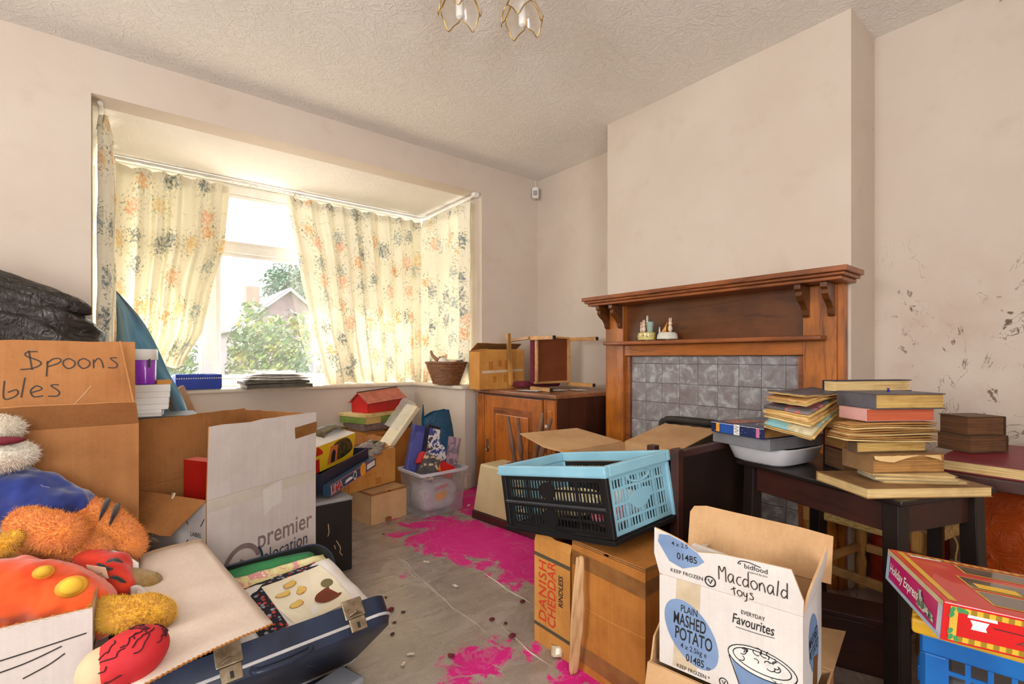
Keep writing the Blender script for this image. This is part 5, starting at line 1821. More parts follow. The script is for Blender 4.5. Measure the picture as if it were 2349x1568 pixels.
ob('carcass', sb_box(.012, D_, .004, W_ - .004, 0, H_), m_cab_dark, par=sbd, bev=.003)
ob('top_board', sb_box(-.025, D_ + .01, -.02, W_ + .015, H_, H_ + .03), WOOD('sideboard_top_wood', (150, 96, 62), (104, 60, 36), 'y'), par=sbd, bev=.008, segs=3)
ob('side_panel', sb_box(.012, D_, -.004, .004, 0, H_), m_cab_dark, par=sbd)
for y0, y1, nm in ((.004, .11, 'narrow_panel'), (.80, .896, 'narrow_panel')):
    ob('stile', sb_box(-.006, .012, y0, y0 + .02, .06, H_ - .01), m_cab, par=sbd, bev=.002)
    ob(nm, sb_box(-.002, .012, y0 + .02, y1 - .02, .06, H_ - .01), m_cab, par=sbd)
    ob('panel_bead', sb_box(-.008, .0, y0 + .030, y1 - .030, .12, H_ - .08), m_cab, par=sbd, bev=.004)
    ob('stile', sb_box(-.006, .012, y1 - .02, y1, .06, H_ - .01), m_cab, par=sbd, bev=.002)
for y0, y1, hy in ((.125, .785, .74),):
    dr = ob('door', sb_box(-.010, .012, y0, y1, .06, H_ - .015), m_cab, par=sbd, bev=.003)
    ob('door_recess', sb_box(-.0112, -.010, y0 + .10, y1 - .12, .14, H_ - .10), m_shelf, par=dr)
    ob('raised_panel', sb_box(-.022, -.0112, y0 + .13, y1 - .155, .16, H_ - .145), m_cab, par=dr, bev=.010)
    k = ob('handle_plate', MB().bb(-.014, -.010, hy - .012, hy + .012, .33, .43), m_nickel, par=dr, bev=.002)
    ob('handle_ring', MB().tube([(-.018, hy + .016 * math.cos(a), .36 + .022 * math.sin(a)) for a in (i * PI / 8 for i in range(17))], .003, 6), m_nickel, par=dr)
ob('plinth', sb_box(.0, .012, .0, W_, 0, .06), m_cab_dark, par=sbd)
ob('price_sticker', sb_box(-.0075, -.0062, .045, .10, .585, .605), m_white, par=sbd)
for y, z, w_ in ((.0, .42, .012), (.0, .445, .01), (.0, .40, .006)):
    ob('paint_chip', MB().bb(.30 + y + (z - .4), .30 + (z - .4) + w_, -.0052, -.0042, z, z + .02), m_white, par=sbd)

ct = Carton('cardboard_box', 'tall tan carton with faded printing on top of the sideboard', (2.29, 3.045, .811), R(-2), .42, .15, .285, m_kraft_o, m_kraft_in, {'B': (.13, -60), 'F': (.02, -20), 'L': (.05, -75)}, seed=12)
for x, y, a, b in ((.08, .15, .04, .06), (.17, .17, .03, .05), (.23, .15, .035, .07), (.12, .05, .03, .05), (.22, .05, .03, .06), (.30, .07, .03, .05)):
    decal(ct.root, 'faded_print', [(x, y), (x + a, y), (x + a, y + b), (x, y + b)], m_kraft_b, ct.f('F'))
decal(ct.root, 'tape', [(.02, .12), (.40, .135), (.40, .15), (.02, .14)], m_ctape, ct.f('F'))

# overturned chair lying on its back on the sideboard
ch_ = thing('overturned_chair', 'small wooden chair with maroon seat lying on its back on the sideboard', 'chair', (2.53, 2.70, .812))
cb = .05                                # lowest legs clear the top by this
ob('seat_board', MB().bb(-.15, .17, -.012, .0, .06, .385), m_hardboard, par=ch_)
ob('seat_cushion', MB().bb(-.165, .185, .0005, .048, .045, .395), m_maroon, par=ch_, bev=.014, segs=3)
for z0, z1 in ((.045, .062), (.383, .398)):
    ob('seat_rail', MB().bb(-.165, .185, -.036, -.0005, z0, z1), m_pine, par=ch_, bev=.002)
ob('seat_rail', MB().bb(.168, .185, -.036, -.0125, .0625, .3825), m_pine, par=ch_, bev=.002)
ob('seat_rail', MB().bb(-.165, -.150, -.036, -.0125, .0625, .3825), m_pine, par=ch_, bev=.002)
for x, z, l_ in ((-.185, .365, .26), (.19, .365, .29), (-.185, .0, .23), (.19, .02, .26)):
    mb = MB().bar((x, .0, z + .015), (x + (.01 if x > 0 else -.02), -l_, z + .013), .028, .028, up=(0, 0, 1))
    lg = ob('leg', mb, m_pine, par=ch_, bev=.003)
    ob('foot_glide', MB().bar((x + (.01 if x > 0 else -.02), -l_ - .0005, z + .013), (x + (.01 if x > 0 else -.02), -l_ - .005, z + .013), .026, .026, up=(0, 0, 1)), m_gblack, par=lg)
ob('arm', MB().bar((-.185, .02, .385), (-.185, .24, .37), .028, .022, up=(0, 0, 1)), m_pine, par=ch_, bev=.003)
ob('back_post', MB().bar((-.19, .235, .022), (-.20, .255, .425), .026, .03, up=(1, 0, 0)), m_pine_z, par=ch_, bev=.003)
ob('back_post', MB().bar((.19, .20, .022), (.19, .22, .41), .026, .03, up=(1, 0, 0)), m_pine_z, par=ch_, bev=.003)
mb = MB()
mb.grid(20, 10, lambda u, v: Vector((-.22 + .36 * u, .052 + .18 * v, .045 + .03 * math.sin(PI * v) ** .5 + .006 * math.sin(PI * u))))
ob('backrest_cushion', MB().bb(-.22, .17, .052, .185, .012, .062), m_maroon, par=ch_, bev=.022, segs=4)
m_paper = M('white_paper', (230, 228, 224), (212, 210, 206), rough=.8)
rnd = random.Random(8)
for k, (x, y, lb_) in enumerate(((2.30, 2.60, 'crumpled white paper sheet under the near legs of the overturned chair'), (2.27, 2.68, 'creased white paper sheet at the sideboard front edge'), (2.47, 2.53, 'white paper sheet below the seat of the overturned chair'), (2.60, 2.47, 'white paper sheet under the far legs of the overturned chair'))):
    s_ = k * 3.1
    o = ob('paper_sheet', MB().grid(8, 8, lambda u, v, s_=s_: Vector(((u - .5) * .13, (v - .5) * .09, .004 + .005 * abs(nz((u * 3 + s_, v * 3, s_)))))), m_paper, loc=(x, y, .811), rot=(0, 0, R(rnd.uniform(0, 90))), smooth=1, sol=.001)
    tag(o, lb_, 'paper', 'papers on the sideboard')

# ---------------------------------------------------------------- cream tapered cabinet with the upturned stool
ck = thing('cream_cabinet', 'cream tapered metal box on a dark base in front of the sideboard', 'metal box', (1.97, 2.33, 0), R(96))
m_creamp = M('cream_enamel', (204, 190, 148), (184, 166, 122), sc=4, rough=.4)


def taper(mb, w0, d0, w1, d1, z0, z1):
    return mb.add([(-w0, -d0, z0), (w0, -d0, z0), (w0, d0, z0), (-w0, d0, z0), (-w1, -d1, z1), (w1, -d1, z1), (w1, d1, z1), (-w1, d1, z1)],
                  [(0, 3, 2, 1), (4, 5, 6, 7), (0, 1, 5, 4), (1, 2, 6, 5), (2, 3, 7, 6), (3, 0, 4, 7)])


ob('shell', taper(MB(), .345, .135, .31, .105, .05, .355), m_creamp, par=ck, bev=.012, segs=3)
ob('base', MB().bb(-.35, .35, -.14, .14, 0, .0495), m_darkred, par=ck, bev=.003)
so = thing('upturned_stool', 'upside-down wooden stool with turned legs on the cream metal box', 'stool', (1.975, 2.30, .357))
ob('seat', MB().lathe([(.10, 0), (.14, .004), (.148, .016), (.142, .028), (.05, .032), (.0, .032)], 32), m_walnut, par=so, smooth=40)
for k, (a, ln) in enumerate(((150, 1), (200, 1), (275, 1), (20, 1))):
    a = R(a)
    p0 = Vector((.085 * math.cos(a), .085 * math.sin(a), .032))
    p1 = p0 + Vector((.085 * math.cos(a) * (.55 if k < 2 else 1.2), .085 * math.sin(a) * (.55 if k < 2 else 1.2), .30))
    prof = [.013, .014, .010, .016, .018, .017, .014, .012, .0115, .0105, .010]
    q = [p0.lerp(p1, i / 10) for i in range(11)]
    ob('leg', MB().tube(q, prof, 12), m_walnut, par=so, smooth=50)

# ================================================================== clear plastic tub and its contents
m_clear = glass_mat('clear_polypropylene', (.92, .93, .96), .12, .24, .12)
tu = thing('plastic_tub', 'clear plastic storage tub crammed with boxes and bags on the pink carpet', 'storage tub', (1.685, 2.98, 0), R(3))


def tub_wall(mb, z0, z1, a0, b0, a1, b1, n=8):
    def rr(a, b, z, r=.03):
        o = []
        for cx_, cy_, q in ((a - r, b - r, 0), (-a + r, b - r, 90), (-a + r, -b + r, 180), (a - r, -b + r, 270)):
            for i in range(5):
                an = R(q + 22.5 * i)
                o.append(Vector((cx_ + r * math.cos(an), cy_ + r * math.sin(an), z)))
        return o
    r0, r1 = rr(a0, b0, z0), rr(a1, b1, z1)
    k = len(r0)
    return mb.add(r0 + r1, [(i, (i + 1) % k, k + (i + 1) % k, k + i) for i in range(k)]), r0


mb, r0 = tub_wall(MB(), .004, .275, .165, .135, .182, .152)
mb.add(r0, [tuple(range(len(r0)))[::-1]])
ob('tub_wall', mb, m_clear, par=tu, smooth=40)
mb = MB()
tub_wall(mb, .275, .292, .194, .164, .197, .167)
tub_wall(mb, .292, .293, .197, .167, .182, .152)
tub_wall(mb, .274, .275, .182, .152, .194, .164)
m_clear2 = M('milky_rim', (214, 216, 224), (200, 202, 212), rough=.25)
ob('rim', mb, m_clear2, par=tu, smooth=40)


def small_box(name, label, size, loc, rot, mats, cat='box', group=None, bev=.0015):
    r = thing(name, label, cat, loc, rot, group)
    a, b, c = size
    ob('body', MB().bb(-a / 2, a / 2, -b / 2, b / 2, 0, c), mats[0], par=r, bev=bev)
    if len(mats) > 1:
        decal(r, 'front_print', [(a * .06, c * .06), (a * .94, c * .06), (a * .94, c * .94), (a * .06, c * .94)], mats[1], ((-a / 2, -b / 2, 0), (1, 0, 0), (0, 0, 1)))
    if len(mats) > 2:
        decal(r, 'side_print', [(b * .06, c * .06), (b * .94, c * .06), (b * .94, c * .94), (b * .06, c * .94)], mats[2], ((-a / 2, b / 2, 0), (0, -1, 0), (0, 0, 1)))
    return r


m_pic1 = patch_mat('blue_magazine_picture', [(52, 58, 110), (72, 82, 146), (226, 224, 222), (60, 60, 84), (206, 120, 60)], 18)
m_pic2 = patch_mat('blue_purple_sleeve', [(84, 88, 160), (64, 68, 136), (108, 114, 180)], 6)
m_pic3 = patch_mat('dark_toy_picture', [(40, 34, 36), (62, 54, 50), (196, 168, 130), (48, 48, 84)], 22)
m_redb = M('red_gloss_card', (210, 36, 30), (190, 24, 22), rough=.35)
small_box('game_box', 'blue picture box standing tilted in the plastic tub', (.21, .035, .33), (1.68, 2.99, .24), (R(-8), R(17), R(8)), [m_navy, m_pic1])
small_box('game_box', 'blue-purple boxed set standing at the back left of the plastic tub', (.15, .05, .33), (1.565, 3.03, .25), (R(-8), R(16), R(-2)), [m_pic2, m_pic2])
b_ = small_box('game_box', 'long red toy box lying slanted in the plastic tub', (.26, .07, .08), (1.645, 2.91, .285), (R(-18), R(30), R(-10)), [m_redb])
ink(b_, [[(.02, .01), (.06, .01), (.06, .02), (.02, .02), (.02, .01)]], .003, m_orangeink, ((-.11, -.035, .02), (1, 0, 0), (0, 0, 1)), name='yellow_print', smooth=0)
decal(b_, 'flame_print', [(.09, .0), (.15, .0), (.13, .03), (.10, .05)], m_orangeink, ((-.11, -.035, .01), (1, 0, 0), (0, 0, 1)))
small_box('game_box', 'dark toy box with a white-lettered blue edge at the front of the plastic tub', (.12, .05, .16), (1.555, 2.885, .25), (R(-12), R(28), R(-22)), [m_pic3, m_pic3])
small_box('game_box', 'narrow pink and grey box upright beside the teal bag in the plastic tub', (.02, .13, .27), (1.80, 2.96, .22), (R(0), R(10), R(4)), [patch_mat('pink_grey_print', [(176, 140, 150), (120, 108, 118), (200, 180, 186)], 20)])
wb = thing('carrier_bag', 'white plastic carrier bag with an orange print inside the clear tub', 'carrier bag', (1.685, 2.965, .012))


def wbag(u, v):
    th, ph = PI * v, 2 * PI * u
    e = .5
    p = Vector((math.copysign(abs(math.cos(ph)) ** e, math.cos(ph)) * math.sin(th) ** .4 * .150, math.copysign(abs(math.sin(ph)) ** e, math.sin(ph)) * math.sin(th) ** .4 * .098, .105 - math.copysign(abs(math.cos(th)) ** .7, math.cos(th)) * .10))
    return Vector((p.x, p.y, p.z)) * (1 + .13 * (ridged(p, 11, 3, 4) - .5))


ob('bag', MB().grid(60, 36, wbag), bag_mat('white_carrier_plastic', (224, 220, 222), .45, .25), par=wb, smooth=1)
decal(wb, 'orange_print', [(.0, .0), (.09, .02), (.088, .072), (.0, .052)], m_orangeink, ((-.055, -.109, .075), (1, .02, 0), (0, 0, 1)))
decal(wb, 'red_strip_print', [(0, 0), (.10, 0), (.10, .022), (0, .022)], PRINT('faded_red', (206, 110, 110)), ((-.055, -.110, .15), (1, .02, .15), (0, 0, 1)))
tb_ = thing('carrier_bag', 'dark teal plastic bag stuffed upright in the back of the clear tub', 'carrier bag', (1.77, 3.075, .02))


def tbag(u, v):
    ph = 2 * PI * u
    z = .63 * v
    w_ = .115 * (1 - .25 * max(0, v - .75) * 4 * (.5 + .5 * math.cos(ph))) * min(1, v / .06 + .3)
    d_ = .058 * (1 - .55 * max(0, v - .7) * 3.3) * min(1, v / .06 + .3)
    p = Vector((w_ * math.copysign(abs(math.cos(ph)) ** .6, math.cos(ph)) + .012 * v, d_ * math.copysign(abs(math.sin(ph)) ** .6, math.sin(ph)), z + .025 * max(0, v - .8) * 5 * math.sin(ph * 1.5)))
    k = 1 + .10 * (ridged((p.x, p.y, p.z * .5), 7, 8, 3) - .4)
    return Vector((p.x * k, p.y * k, p.z))


m_teal = bag_mat('dark_teal_plastic', (14, 74, 104), .25)
mb = MB().grid(56, 44, tbag)
ob('bag', mb, m_teal, par=tb_, smooth=1)
ob('bag_handle', MB().grid(6, 10, lambda u, v: Vector((-.105 - .012 * v + .03 * (u - .5) * (1 - .8 * v), .0 + .008 * math.sin(v * 5), .53 + .17 * v))), m_teal, par=tb_, smooth=1, sol=.004)

# ================================================================== centre: cartons and the folding crate
cd_ = Carton('cardboard_box', 'narrow orange-brown carton printed DANISH CHEDDAR RINDLESS', (1.325, 1.272, 0), R(-90), .185, .25, .372, m_kraft_o, m_kraft_in, {'F': (.03, -20), 'B': (.12, -70)}, seed=6)
cf_ = cd_.f('F')
for a, b in ((.062, .075), (.318, .332)):
    decal(cd_.root, 'band_print', [(0, a), (.185, a), (.185, b), (0, b)], m_bandink, cf_)
text(cd_.root, 'DANISH', .058, m_redink, cf_, .065, .088, rot=R(90), bold=.012, sx=.98, gap=1.12)
text(cd_.root, 'CHEDDAR', .058, m_redink, cf_, .113, .084, rot=R(90), bold=.012, sx=.86)
text(cd_.root, 'RINDLESS', .030, m_black, cf_, .150, .175, rot=R(90), bold=.018, sx=.86)
ob('torn_tape', MB().grid(6, 4, lambda u, v: Vector((.0 + .05 * u + .01 * v, -.126 - .01 * math.sin(u * 4) - .012 * v, .028 + .012 * u - .03 * v))), m_ctape, par=cd_.root, smooth=1, sol=.001)
bb2 = Carton('cardboard_box', 'big shut brown carton with parcel tape beside the cheddar carton', (1.345, 1.025, 0), R(-90), .30, .28, .415, m_kraft_b, m_kraft_in, {'L': (.14, -90), 'R': (.14, -90), 'F': (.139, -90), 'B': (.139, -90)}, seed=7)
f2 = bb2.f('F')
decal(bb2.root, 'tape', [(0, .345), (.30, .335), (.30, .385), (0, .395)], m_tape, f2)
decal(bb2.root, 'tape', [(0, .03), (.30, .02), (.30, .08), (0, .085)], m_tape, f2)
decal(bb2.root, 'tape', [(0, .345), (.28, .345), (.28, .39), (0, .39)], m_tape, bb2.f('R'))
ink(bb2.root, [[(.0, .22), (.15, .215), (.30, .222)]], .003, m_kraft_o, f2, name='crease')
cn = thing('cardboard_strip', 'torn upright strip of cardboard between the cheddar carton and the taped carton', 'cardboard strip', (1.188, 1.128, 0), R(-90))


def strip(u, v):
    q = .010 * math.sin(v * 3.1) + .006 * nz((u * 3, v * 6, 2))
    return Vector((.018 + .012 * u + q - .03 * (1 - v) ** 2, -.012 - .045 * (1 - u) * (.4 + .6 * math.sin(v * PI)), .40 * v + .012 * nz((u * 7, 0, v > .9))))


ob('board', MB().grid(8, 26, strip), [m_kraft_l], par=cn, smooth=1, sol=.006)

# folding crate, one end propped higher
ca = Vector((1.179, 1.49, .382))
cb_ = Vector((1.19, .969, .468))
U = (cb_ - ca).normalized()             # along the near long side
Vv = Vector((1, .01, .03)).normalized()
Vv = (Vv - U * Vv.dot(U)).normalized()
Nn = U.cross(Vv)
Nn = Nn if Nn.z > 0 else -Nn
Vv2 = Nn.cross(U)
CM = Matrix((U, Vv2, Nn)).transposed()
cw, cdp, chh = .52, .345, .245
cr8 = thing('folding_crate', 'light blue and black folding plastic crate propped on two cartons', 'crate', ca + U * cw / 2 + Vv2 * cdp / 2, CM.to_euler())


def lattice(par, name, mat, O, U_, V_, W_, H_, cols, bars, rows, t=.006, rim=.014, gaps=()):
    """moulded crate wall: outer rim, upright ribs in groups, cross rails"""
    O, U_, V_ = Vector(O), Vector(U_), Vector(V_)
    N_ = U_.cross(V_)
    M4 = Matrix((U_, V_, N_)).transposed().to_4x4()
    M4.translation = O
    root = ob(name, MB().bb(0, W_, 0, rim, -t, 0, 0, M4).bb(0, W_, H_ - rim, H_, -t, 0, 0, M4).bb(0, rim * 1.5, rim, H_ - rim, -t, 0, 0, M4).bb(W_ - rim * 1.5, W_, rim, H_ - rim, -t, 0, 0, M4), mat, par=par, bev=.001)
    n = cols
    for i in range(1, n):
        x = W_ * i / n
        wd = .0045 if i % bars else .013
        ob('rib', MB().bb(x - wd / 2, x + wd / 2, rim, H_ - rim, -t * .8, -.0006, 0, M4), mat, par=root)
    for r_ in rows:
        ob('cross_rail', MB().bb(rim, W_ - rim, H_ * r_ - .004, H_ * r_ + .004, -t * .9, -.0003, 0, M4), mat, par=root)
    return root, M4


hw, hd = cw / 2, cdp / 2
ob('base_tray', MB().bb(-hw - .008, hw + .008, -hd - .008, hd + .008, 0, .016).bb(-hw, hw, -hd, hd, .016, .019), m_plastic_b, par=cr8, bev=.004)
for sy in (-1, 1):                      # long sides in black, two hinged halves
    for z0, z1 in ((.022, .106), (.112, .205)):
        rt_, M4 = lattice(cr8, 'side_half', m_plastic_b, (-hw + .012 if sy < 0 else hw - .012, sy * (hd - .003), z0), (-sy * 1.0 if sy > 0 else 1.0, 0, 0), (0, 0, 1), cw - .024, z1 - z0, 32, 8, (.5,))
        q = ring(.30, (z1 - z0) * .48, .040, .030, 22)[:-1]
        ob('oval_boss', MB().sheet(M4.translation + (M4.to_3x3() @ Vector((0, 0, .002))), M4.to_3x3() @ Vector((1, 0, 0)), M4.to_3x3() @ Vector((0, 1, 0)), [(x - .07, y) for x, y in q], .006), m_plastic_b, par=rt_)
    ob('hinge_bar', MB().tube([(-hw + .01, sy * (hd + .002), .109), (hw - .01, sy * (hd + .002), .109)], .006, 8), M('black_plastic_sheen', (58, 58, 64), rough=.3), par=cr8, smooth=60)
for sx in (-1, 1):                      # short ends in light blue with a hand hole and a leaf boss
    O = Vector((sx * (hw - .003), -sx * (-hd + .012) if sx < 0 else -hd + .012, .022))
    rt_, M4 = lattice(cr8, 'end_wall', m_plastic_lb, (sx * (hw - .002), (-hd + .012) if sx > 0 else (hd - .012), .022), (0, sx, 0), (0, 0, 1), cdp - .024, .185, 20, 5, (.24, .5, .76))
    lw = cdp - .024
    leafp = [(.5 * lw + .062 * math.cos(a) + .01 * math.sin(2 * a), .092 + .030 * math.sin(a) + .008 * math.cos(a)) for a in (2 * PI * i / 24 for i in range(24))]
    ob('leaf_boss', MB().sheet(M4.translation + (M4.to_3x3() @ Vector((0, 0, .0012))), M4.to_3x3() @ Vector((1, 0, 0)), M4.to_3x3() @ Vector((0, 1, 0)), leafp, .005), m_plastic_lb, par=rt_)
    ob('hand_hole_rim', MB().tube([M4 @ Vector((.5 * lw + .058 * math.cos(a), .168 + .020 * math.sin(a), -.002)) for a in (2 * PI * i / 24 for i in range(25))], .005, 6), m_plastic_lb, par=rt_, smooth=60)
for sx in (-1, 1):
    for sy in (-1, 1):
        ob('corner_post', MB().bb(sx * (hw - .006) - .012, sx * (hw - .006) + .012, sy * (hd - .004) - .008, sy * (hd - .004) + .008, .018, .206), m_plastic_b if sy < 0 else m_plastic_lb, par=cr8, bev=.003)
rm = MB()
rm.bb(-hw - .012, hw + .012, -hd - .012, -hd + .010, .207, chh).bb(-hw - .012, hw + .012, hd - .010, hd + .012, .207, chh).bb(-hw - .012, -hw + .010, -hd + .010, hd - .010, .207, chh).bb(hw - .010, hw + .012, -hd + .010, hd - .010, .207, chh)
ob('top_rim', rm, m_plastic_lb, par=cr8, bev=.005, segs=2)
ob('rim_ridge', MB().bb(-hw - .0145, hw + .0145, -hd - .0145, -hd - .012, .214, .220), m_plastic_lb, par=cr8)
m_cfab = patch_mat('yellow_floral_bundle', [(232, 222, 176), (222, 208, 150), (240, 234, 206), (196, 182, 120)], 14, .9)
m_pfab = patch_mat('pink_rose_bundle', [(222, 92, 116), (236, 140, 150), (200, 60, 86), (240, 196, 190)], 18, .9)
for k, (x, y, rx, ry, rz, mt, lb_) in enumerate(((-.08, .0, .15, .12, .055, m_cfab, 'bundle of pale yellow floral cloth in the folding crate'), (.16, -.06, .07, .06, .04, m_pfab, 'small bundle of pink rose cloth in the folding crate'),
                                               (.13, .07, .09, .07, .05, m_cush, 'bundle of white cloth in the folding crate corner'))):
    p = cr8.location + CM @ Vector((x, y, .022 + rz))
    r_ = thing('cloth_bundle', lb_, 'cloth', p, CM.to_euler(), 'cloth bundles in the folding crate')
    ob('cloth', MB().ell((0, 0, 0), (rx, ry, rz), 40, 24, fn=lambda q, k=k: .82 + .22 * ridged(q, 1.6, k * 5, 3)), mt, par=r_, smooth=1)

# carton with spread flaps behind the crate, and the dark record cabinet
fx = Carton('cardboard_box', 'open carton with wide flaps folded out, behind the folding crate', (1.865, 1.49, 0), R(0), .47, .33, .60, m_kraft_o, m_kraft_l,
            {'B': (.33, 82, {'poly': [(.02, 0), (.47, 0), (.50, .10), (.46, .33), (.06, .30)], 'mo': m_kraft_o, 'mi': m_kraft_l}), 'R': (.37, 80, {'mi': m_kraft_l}), 'F': (.02, 0), 'L': (.02, 0)}, seed=14, jit=.006)
dc = thing('record_cabinet', 'near-black wooden cabinet standing between the folding crate and the table', 'cabinet', (1.815, 1.13, 0))

ob('side_panel', MB().bb(-.25, .25, -.132, -.12, .04, .69), m_dark, par=dc)
for x in (-.2675, .2675):
    for y in (-.14, -.04):
        ob('post', MB().bb(x - .0165, x + .0165, y - .0165, y + .0165, 0, .725), m_darkred, par=dc, bev=.003)
ob('top_rail', MB().bb(-.25, .25, -.15, -.118, .69, .715), m_darkred, par=dc, bev=.003)
ob('top_board', MB().bb(-.25, .25, -.118, -.04, .655, .675), m_dark, par=dc)
ob('back_panel', MB().bb(-.25, .25, -.052, -.04, .04, .655), m_dark, par=dc)
for x in (-.262, .25):
    ob('end_panel', MB().bb(x, x + .012, -.12, -.056, .04, .655), m_dark, par=dc)

# ================================================================== mashed potato carton in its tray box
pA = Vector((1.071, .735, 0))
pC = pA + .32 * Vector((math.cos(R(-80)), math.sin(R(-80)), 0))
py = math.atan2(pC.y - pA.y, pC.x - pA.x)
pw_, pd_ = .32, .215
ub = Carton('cardboard_box', 'plain kraft carton with loose flaps under the white mashed potato carton', front_loc(pA - Vector((.022, -.018, 0)), py, .362, .262, 0), py, .362, .262, .275, m_kraft, m_kraft_l,
            {'F': (.06, 165), 'L': (.10, 2, {'poly': [(.02, 0), (.25, 0), (.23, .05), (.14, .10), (.05, .04)]}), 'B': (.20, 88, {'poly': [(0, 0), (.20, 0), (.15, .12), (.06, .19), (.0, .21)]})}, seed=31)
pt = Carton('cardboard_box', 'white carton printed PLAIN MASHED POTATO with Macdonald Toys in pen', front_loc(pA, py, pw_, pd_, .2755), py, pw_, pd_, .225, m_wboard2, m_kraft_l,
            {'F': (.105, 6, {'poly': [(0, 0), (.32, 0), (.322, .035), (.30, .098), (.22, .096), (.15, .092), (.10, .082), (.065, .100), (.03, .110), (-.008, .118), (-.012, .05)]}),
             'R': (.11, 12, {'poly': [(.0, 0), (.215, 0), (.20, .06), (.135, .118), (.09, .085), (.035, .066), (.012, .05)]}),
             'B': (.13, 18, {'poly': [(-.02, 0), (.33, 0), (.335, .10), (.325, .118), (.29, .125), (.20, .122), (.05, .118), (-.02, .112)], 'mo': m_kraft, 'mi': m_kraft_l}), 'L': (.06, -60)}, seed=17)
f = pt.f('F')
ov = ring(.080, .100, .084, .056, 34, rot=R(-55))[:-1]
decal(pt.root, 'blue_oval', ov, m_oval, f)
text(pt.root, 'PLAIN', .024, m_black, f, .055, .148, bold=.012, sx=.66, rot=R(-2))
text(pt.root, 'MASHED', .042, m_black, f, .036, .114, bold=.014, sx=.50, rot=R(-2))
text(pt.root, 'POTATO', .044, m_black, f, .040, .078, bold=.014, sx=.52, rot=R(-2))
text(pt.root, '4 x 2.5kg e', .018, m_black, f, .055, .058, bold=.008, sx=.80, rot=R(-2))
text(pt.root, '01485', .025, m_black, f, .068, .031, bold=.014, sx=.72, rot=R(-2))
text(pt.root, 'EP', .010, m_black, f, .118, .029, bold=.014)
text(pt.root, 'KEEP FROZEN *', .013, m_black, f, .045, .006, bold=.006, sx=.9)
text(pt.root, 'EVERYDAY', .013, m_black, f, .196, .190, bold=.008, sx=.8)
text(pt.root, 'Favourites', .032, m_black, f, .176, .164, shear=.18, bold=.010, sx=.66)
ink(pt.root, [[(.185, .156), (.23, .157), (.266, .160)]], .0014, m_black, f, name='underline')
# bowl drawing
decal(pt.root, 'bowl_print', [(.174, .085), (.304, .085), (.282, .018), (.259, .006), (.219, .006), (.194, .024)], m_oval, f)
decal(pt.root, 'bowl_print', ring(.239, .092, .070, .030, 26, rot=R(-4))[:-1], m_white, f, eps=.0009)
ink(pt.root, [ring(.239, .092, .071, .031, 26, rot=R(-4)), ring(.239, .094, .060, .023, 26, rot=R(-4)), [(.170, .086), (.194, .024), (.219, .004), (.264, .004), (.286, .02), (.308, .083)]], .0022, m_black, f, name='bowl_outline', smooth=0, eps=.0013)
rnd = random.Random(41)
st = []
for k in range(17):
    x, y = rnd.uniform(.194, .282), rnd.uniform(.084, .130) - 0
    y = min(y, .128 - abs(x - .239) * .5)
    r_ = rnd.uniform(.005, .011)
    a = rnd.uniform(0, 6)
    st.append([(x + r_ * math.cos(a + t * .6), y + r_ * .8 * math.sin(a + t * .6)) for t in range(6)])
ink(pt.root, st, .0020, m_black, f, name='mash_swirls', eps=.0015)
ink(pt.root, [[(.255 + rnd.uniform(0, .03), .02 + rnd.uniform(0, .05)), (.262 + rnd.uniform(0, .025), .02 + rnd.uniform(0, .05))] for _ in range(12)], .0012, m_black, f, name='hatching', smooth=0, eps=.0012)


def vmark(fr, x, y, r_):
    ink(pt.root, [ring(x, y, r_, r_, 20)], r_ * .26, m_black, fr, name='v_mark', smooth=0)
    ink(pt.root, [[(x - r_ * .4, y + r_ * .4), (x, y - r_ * .45), (x + r_ * .45, y + r_ * .5)]], r_ * .26, m_black, fr, name='v_mark', smooth=0)


vmark(f, .158, .016, .0095)
ff = pt.f('fF')
decal(pt.root, 'blue_oval', [(.004, .104), (.0, .085), (.028, .040), (.062, .030), (.098, .046), (.116, .062), (.10, .080), (.066, .098), (.03, .108)], m_oval, ff)
text(pt.root, '01485', .024, m_black, ff, .048, .052, bold=.014, sx=.85)
text(pt.root, '4 x 2.5', .015, m_black, ff, .036, .084, bold=.008)
text(pt.root, 'KEEP FROZEN *', .013, m_black, ff, .030, .014, bold=.006)
vmark(ff, .128, .018, .012)
ink(pt.root, hand('Macdonald', .70), .0024, m_ink, ff, .148, .030, .0205)
ink(pt.root, hand('Toys', .8), .0022, m_ink, ff, .178, .004, .014)
text(pt.root, 'bidfood', .016, m_black, ff, .205, .074, bold=.004)
text(pt.root, 'inspired by you', .0065, m_black, ff, .213, .066)
ink(pt.root, [[(.192, .080), (.197, .088), (.215, .090), (.24, .085)], [(.196, .080), (.198, .084)]], .0022, m_black, ff, name='logo_swoosh')
fr_ = pt.f('R')
decal(pt.root, 'blue_oval', ring(.115, .12, .078, .050, 30, rot=R(-62))[:-1], m_oval, fr_)
text(pt.root, 'MASHED', .034, m_black, fr_, .060, .125, bold=.016, sx=.72)
text(pt.root, 'POTATO', .034, m_black, fr_, .064, .095, bold=.016, sx=.72)
decal(pt.root, 'tape', [(.10, .0), (.15, .0), (.16, .075), (.11, .09)], m_tape, fr_, eps=.0012)
decal(pt.root, 'tape', [(.035, .005), (.095, .01), (.105, .225), (.045, .225)], m_ctape, ff if False else f, eps=.0003)
pk = thing('toy_packet', 'white and red card packet poking out of the mashed potato carton', 'packet', front_loc(pA, py, pw_, pd_, .40) + Vector((-.03, .06, 0)), (R(-12), R(6), py))
ob('body', MB().bb(-.07, .06, -.012, .012, 0, .150), m_whitep, par=pk, bev=.002)
decal(pk, 'red_print', [(.02, .11), (.06, .112), (.055, .135), (.03, .13)], m_red, ((-.07, -.012, 0), (1, 0, 0), (0, 0, 1)))

